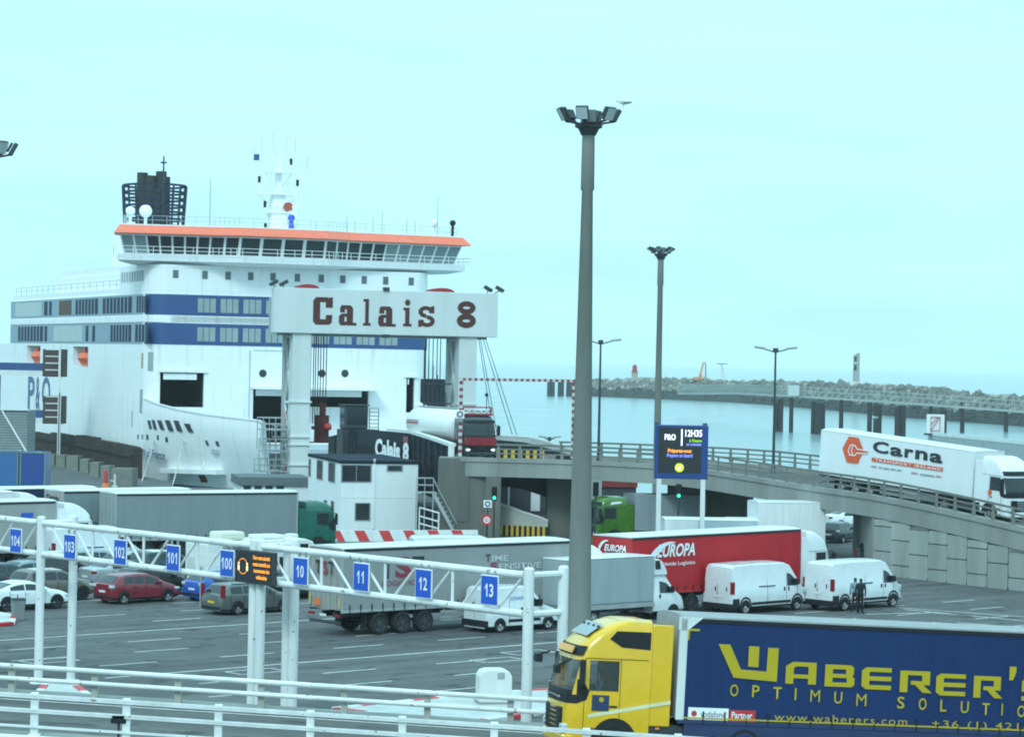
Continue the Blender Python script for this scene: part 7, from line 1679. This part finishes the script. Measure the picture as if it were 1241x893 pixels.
# far quay platform, sign, guard rails beyond the arch
t = thing('pontoon', 'low grey concrete pontoon pier jutting into the harbour at the right', 'pier', (0, 0, 0))
a, c_ = atD(1126, 527, 395), atD(1320, 528, 330)
b = MB(); b.rings([[V((p.x, p.y, SEA_Z - 2)), V((p.x, p.y, z)), V((p.x + 6, p.y + 14, z)), V((p.x + 6, p.y + 14, SEA_Z - 2))] for p, z in ((a, a.z), (c_, a.z))]); b.build('pier_body', mat('pier_grey', (.34, .37, .37), .8, var=.15), t)
b = MB(); b.rings([[V((p.x, p.y - .3, a.z + .004)), V((p.x, p.y - .3, a.z + .5)), V((p.x, p.y + .2, a.z + .5)), V((p.x, p.y + .2, a.z + .004))] for p in (a, c_)]); b.build('kerb', OFFW, t)
t = thing('harbour_sign', 'white harbour sign with a red framed diagonal mark on the pontoon', 'sign', (0, 0, 0)); D = 394
z0, z1 = zat(1133, 525, D), zat(1133, 502, D); X = [atD(x, 515, D).x for x in (1123, 1128, 1139, 1144.5)]
b = MB(); b.box(X[0], X[1], D, D + .2, z0, z1); b.box(X[2], X[3], D, D + .2, z0, z1); b.box(X[1] - .1, X[2] + .1, D + .02, D + .18, z0 + .3, z1); b.build('panel', OFFW, t)
b = MB(); xm0, xm1 = X[1], X[2]; zz0, zz1 = z0 + .4, z1 - .4; y = D - .05
for p, q in (((xm0, zz0), (xm0, zz1)), ((xm1, zz0), (xm1, zz1)), ((xm0, zz0), (xm1, zz0)), ((xm0, zz1), (xm1, zz1)), ((xm0, zz0), (xm1, zz1)), ((xm0, zz0 + .9), (xm1 - .3, zz1))): b.beam((p[0], y, p[1]), (q[0], y, q[1]), .05, .2, up=(0, 1, 0))
b.build('frame', mat('faded_sign_red', (.4, .03, .06), .6), t)
b = MB(); b.box(X[0] - .3, X[3] + .3, D - .6, D + .6, a.z, z0); b.build('foot', DKSTEEL, t)
t = thing('crash_barrier', 'pale crash barrier along the far road seen through the viaduct arch', 'guard rail', (0, 0, 0)); a, c_ = atD(980, 641, 200), atD(1075, 643, 196)
b = MB(); b.beam(V((a.x, a.y, .7)), V((c_.x, c_.y, .7)), .06, .32); b.build('rail', STEEL, t)
b = MB()
for k in range(5): p = a.lerp(c_, (k + .5) / 5); b.box(p.x - .06, p.x + .06, p.y + .04, p.y + .14, 0, .85)
b.build('rail_post', STEEL, t)
# ================================================================ THE OUTER HARBOUR
rnd = random.Random(11)
WLN = [(690, 479, 0), (740, 481, 0), (800, 483.5, 0), (900, 488, 0), (1000, 496, 0), (1100, 506, 0), (1241, 516.5, 0), (1400, 530, 0)]
CRY = {690: 461, 740: 460.5, 800: 460, 900: 463, 1000: 465, 1100: 469.5, 1241: 483, 1400: 497}
BK = [(at(x, y, SEA_Z), x) for x, y, _ in WLN]
rs = []
for p, x in BK:
    cz = zat(x, CRY[x], p.y + 22) - .6; rs.append([V((p.x, p.y, SEA_Z - 3)), V((p.x, p.y, SEA_Z)), V((p.x + 3, p.y + 20, cz)), V((p.x + 5, p.y + 32, cz)), V((p.x + 8, p.y + 55, SEA_Z - 3))])
b = MB(); b.rings(rs)
RK = mat('breakwater_rock', (.15, .145, .125), .95, var=.35, vscale=.25, bump=.4, bscale=.8)
WEED = mat('weed_covered_rock', (.03, .034, .03), .9, var=.3, vscale=.3)
struct(b.build('breakwater_mound', RK))
b = MB(); b.rings([[V((p.x - .5, p.y - 1.2, SEA_Z - 3)), V((p.x - .5, p.y - 1.2, SEA_Z + .3)), V((p.x + .5, p.y + 6.5, SEA_Z + 3)), V((p.x + 4, p.y + 20, SEA_Z - 1))] for p, x in BK]); struct(b.build('breakwater_foot', WEED))
b = MB(); ico = []
bm = bmesh.new(); bmesh.ops.create_icosphere(bm, subdivisions=1, radius=1); iv = [v.co.copy() for v in bm.verts]; bm.verts.index_update(); fi = [[v.index for v in f.verts] for f in bm.faces]; bm.free()
for k in range(4200):
    u = rnd.random() ** .8 * (len(rs) - 1); i = min(int(u), len(rs) - 2); f = u - i; v_ = rnd.random() * 1.28
    A = rs[i][1].lerp(rs[i + 1][1], f); Bc = rs[i][2].lerp(rs[i + 1][2], f); Cc = rs[i][3].lerp(rs[i + 1][3], f)
    p = A.lerp(Bc, v_) if v_ < 1 else Bc.lerp(Cc, (v_ - 1) / .28)
    r = .4 + 1.35 * rnd.random() ** 1.8 * (1.25 if v_ > .97 else 1); wet = p.z < SEA_Z + 3.0 + rnd.uniform(-.5, .5)
    M = MX.Rotation(rnd.random() * 6, 3, V((rnd.random(), rnd.random(), rnd.random() + .1))); sc = V((rnd.uniform(.7, 1.3), rnd.uniform(.7, 1.2), rnd.uniform(.5, 1)))
    b.m = 1 if wet else (2 if rnd.random() < .25 else 0)
    b.add([p + M @ V((q.x * sc.x, q.y * sc.y, q.z * sc.z)) * r * rnd.uniform(.88, 1.12) for q in iv], fi)
o = b.build('breakwater_boulders', [RK, WEED, mat('pale_rock', (.28, .265, .23), .95, var=.3, vscale=.3)], fix=False); tag(o, 'heaped boulders of the breakwater across the harbour', 'boulders', kind='stuff')
def bwD(px): return interp([(x, p.y) for p, x in BK], px) + 26
# lighthouse
D = bwD(769); t = thing('lighthouse', 'small red lighthouse on the breakwater head', 'lighthouse', atD(769, 459, D)); s = F / D; z = lambda py: (459 - py) / s
b = MB(); b.bar((0, 0, -2), (0, 0, z(451)), 1.5, 1.3, n=14); b.build('tower', mat('lighthouse_stone', (.4, .34, .3), .8), t, smooth=40)
b = MB(); b.bar((0, 0, z(451)), (0, 0, z(450.4)), 1.8, n=14); b.bar((0, 0, z(450.4)), (0, 0, z(444)), 1.15, .95, n=14); b.bar((0, 0, z(444)), (0, 0, z(441.5)), 1.2, .2, n=14); b.build('lantern', mat('lighthouse_red', (.35, .02, .03), .5), t, smooth=40)
p = atD(774.5, 461, bwD(774)); t = thing('breakwater_hut', 'low grey domed hut at the foot of the red lighthouse', 'hut', p); b = MB(); b.ball((1, 0, -.6), 3.4, 8, .55); b.build('dome', mat('hut_grey', (.3, .3, .28), .9), t, smooth=60); b = MB(); b.box(2.6, 4.4, -2.9, -2.2, -1.0, .1); b.build('door', OFFW, t)
# excavator
D = bwD(850); t = thing('excavator', 'orange long-boom excavator working on the breakwater crest', 'excavator', atD(846, 462, D)); s = F / D
b = MB(); b.box(-2.2, 2.2, -1.6, 1.6, -.6, .5); b.build('tracks', DKSTEEL, t, bevel=.2); b = MB(); b.box(-2, 1.4, -1.3, 1.3, .6, 1.8); b.box(.2, 1.5, -1.3, -.2, 1.8, 2.9); b.build('cab_body', mat('digger_orange', (.65, .22, .05), .5), t, bevel=.1)
P = [atD(x, y, D) - t.location for x, y in ((848, 457), (852.5, 439.5), (855, 440), (855.5, 459))]
b = MB(); b.beam(P[0], P[1], .5, .7); b.beam(P[1], P[2], .5, .5); b.build('boom', mat('digger_orange', (.65, .22, .05)), t); b = MB(); b.beam(P[2], P[3], .35, .4); b.box(P[3].x - .5, P[3].x + .9, -.5, .5, P[3].z - .7, P[3].z + .2); b.build('dipper_arm', DKSTEEL, t)
# radar scanner mast
D = bwD(874); t = thing('radar_mast', 'thin white mast with a T-shaped radar bar on the breakwater', 'radar mast', atD(875, 468, D)); s = F / D
b = MB(); b.bar((0, 0, 0), (0, 0, 23 / s), .75, .6, n=10); b.build('pylon', OFFW, t); b = MB(); b.bar((-.3, 0, 23 / s), (-.3, 0, 27 / s), .15); b.box(-2.4, 2.0, -.2, .2, 26.6 / s, 27.6 / s); b.build('scanner', DKSTEEL, t)
# signal tower
D = bwD(1038); t = thing('signal_tower', 'slim grey harbour signal tower with three lamps on the breakwater', 'tower', atD(1037.5, 467, D)); s = F / D
b = MB(); b.rings([[V((a * w_, c * 1.0, z)) for a, c in ((-1, -1), (1, -1), (1, 1), (-1, 1))] for z, w_ in ((0, 1.05), (36 / s, .95))]); b.rings([[V((-.95, -1, 36 / s)), V((.95, -1, 36 / s)), V((.95, 1, 36 / s)), V((-.95, 1, 36 / s))], [V((.4, -1, 39.5 / s)), V((.95, -1, 39.5 / s)), V((.95, 1, 39.5 / s)), V((.4, 1, 39.5 / s))]]); b.build('shaft', mat('tower_grey', (.33, .33, .3), .7), t)
b = MB(); b.box(-2, 2, -1.6, 1.6, -1.5, 1.2); b.build('base', OFFW, t)
for k, zz in enumerate((33, 27, 21)): b = MB(); b.bar((-.5, -1.02, zz / s), (-.5, -1.2, zz / s), .45, n=12); b.build('signal_lamp', BLACK if k != 1 else LAMPG, t)
b = MB(); b.box(-.95, -.1, -1.04, -1.0, 18 / s, 35 / s); b.build('lamp_panel', mat('panel_dark', (.08, .08, .08), .6), t)
# jetty walkway and piles
JP = [(822, 476, 760), (890, 475.5, 690), (945, 478, 640), (1050, 484, 615), (1150, 491, 590), (1260, 499, 570), (1400, 509, 545)]
J = [atD(*q) for q in JP]; t = thing('jetty_walkway', 'long pale lattice jetty walkway on piles before the breakwater', 'jetty', (0, 0, 0))
b = MB(); b.rings([[p + V((0, 0, -.5)), p, p + V((0, 2.5, 0)), p + V((0, 2.5, -.5))] for p in J]); b.build('walkway_deck', mat('jetty_pale', (.34, .37, .35), .7), t)
b = MB()
for p, q in zip(J, J[1:]):
    n = int((q - p).length / 2.2)
    for off in (0, 2.5):
        for zz in (1.1, 2.1): b.beam(p + V((0, off, zz)), q + V((0, off, zz)), .12, .14)
        for k in range(n): u = p.lerp(q, k / n) + V((0, off, 0)); v2 = p.lerp(q, (k + 1) / n) + V((0, off, 0)); b.beam(u, u + V((0, 0, 2.1)), .1, .1, up=(1, 0, 0)); b.beam(u, v2 + V((0, 0, 2.1)), .08, .1)
b.build('lattice', mat('jetty_pale', (.34, .37, .35)), t)
b = MB(); p = atD(962, 472, 632); b.box(p.x - 1.3, p.x + 1.3, p.y, p.y + 2, p.z - 1.5, p.z + 1.0); b.build('hut', mat('jetty_hut', (.5, .53, .52), .7), t)
for px, top, base, w_ in ((939.5, 488, 523, .45), (945, 484, 523, .75), (958.5, 482, 524, .5), (985, 487, 525.5, .5), (992, 489, 526, .9), (996.5, 490, 526, .6), (1019, 485, 527, .5), (1053.5, 488, 528, .55), (1063, 491, 530, .95), (1087, 494, 531, .6), (1093, 492, 531, .8), (1127.5, 491, 527, .5), (1143.5, 496, 526, .7), (1166, 488, 524, .55), (1219, 494, 523, .55), (665, 461, 480, .8), (669, 461, 480, 1.2), (679.5, 460, 480, 1.4), (690, 461, 480, 1.5)):
    p = at(px, base, SEA_Z); o = thing('mooring_pile', None, None); H = zat(px, top, p.y) - SEA_Z; bpy.data.objects.remove(o)
    b = MB(); b.bar((0, 0, -2), (0, 0, H), w_, w_ * .95, n=12); b.bar((0, 0, H), (0, 0, H + .12), w_ * .8, n=12)
    o = b.build('mooring_pile', PILE, smooth=40); o.location = p
    far = px < 800
    tag(o, 'dark pile standing far out in the water under the striped gauge bar' if far else 'dark weedy steel pile standing in the water before the breakwater', 'pile', 'far piles under the gauge bar' if far else 'piles of the jetty')
# gulls
def gull(label, p, rz_, flying):
    t = thing('gull', label, 'bird', p, rz_); W = mat('gull_white', (.7, .7, .68), .7); G = mat('gull_grey', (.25, .27, .29), .7)
    b = MB(); n = 10; b.rings([[V((x, r * math.cos(2 * math.pi * i / n), z + r * math.sin(2 * math.pi * i / n))) for i in range(n)] for x, r, z in ((-.28, .01, .0), (-.2, .045, 0), (-.02, .085, -.01), (.12, .075, .01), (.2, .045, .05), (.25, .05, .07), (.3, .035, .07), (.33, .012, .06), (.38, .006, .05))]); b.build('body', W, t, smooth=60)
    for s in (-1, 1):
        b = MB()
        if flying: q = [[(.1, s * .06, .04), (-.08, s * .06, .03)], [(.14, s * .3, .16), (-.05, s * .3, .15)], [(.02, s * .68, .1), (-.05, s * .66, .09)]]
        else: q = [[(.1, s * .08, .04), (.05, s * .06, -.04)], [(-.1, s * .1, .03), (-.1, s * .08, -.05)], [(-.32, s * .03, .02), (-.32, s * .03, 0)]]
        b.rings([[V(a), V(c), V(c) + V((0, 0, -.015)), V(a) + V((0, 0, -.015))] for a, c in q]); b.build('wing', G, t)
        if not flying: b = MB(); b.bar((.02, s * .035, -.08), (.02, s * .035, -.2), .008, n=5); b.build('leg', AMBER, t)
gull('white gull flying over the water above the Carna lorry', atD(1061, 506, 260), R_(200), True)
gull('gull perched on the right-hand lamp of the nearest floodlight mast', atD(756, 124.5, 100.1), R_(160), False)
# ---------------------------------------------------------------- haze
b = MB(); b.box(-12500, 12500, -250, 19500, -8, 46)
hm = bpy.data.materials.new('haze_air'); hm.use_nodes = True; ht = hm.node_tree; ht.nodes.clear()
ho = N(ht, 'ShaderNodeOutputMaterial'); hv = N(ht, 'ShaderNodeVolumePrincipled'); hv.inputs['Color'].default_value = (.97, 1, 1, 1); hv.inputs['Density'].default_value = .00011; hv.inputs['Anisotropy'].default_value = 0
ht.links.new(hv.outputs[0], ho.inputs['Volume'])
o = b.build('haze', hm); o['kind'] = 'stuff'; o['label'] = 'pale sea haze over the whole harbour'
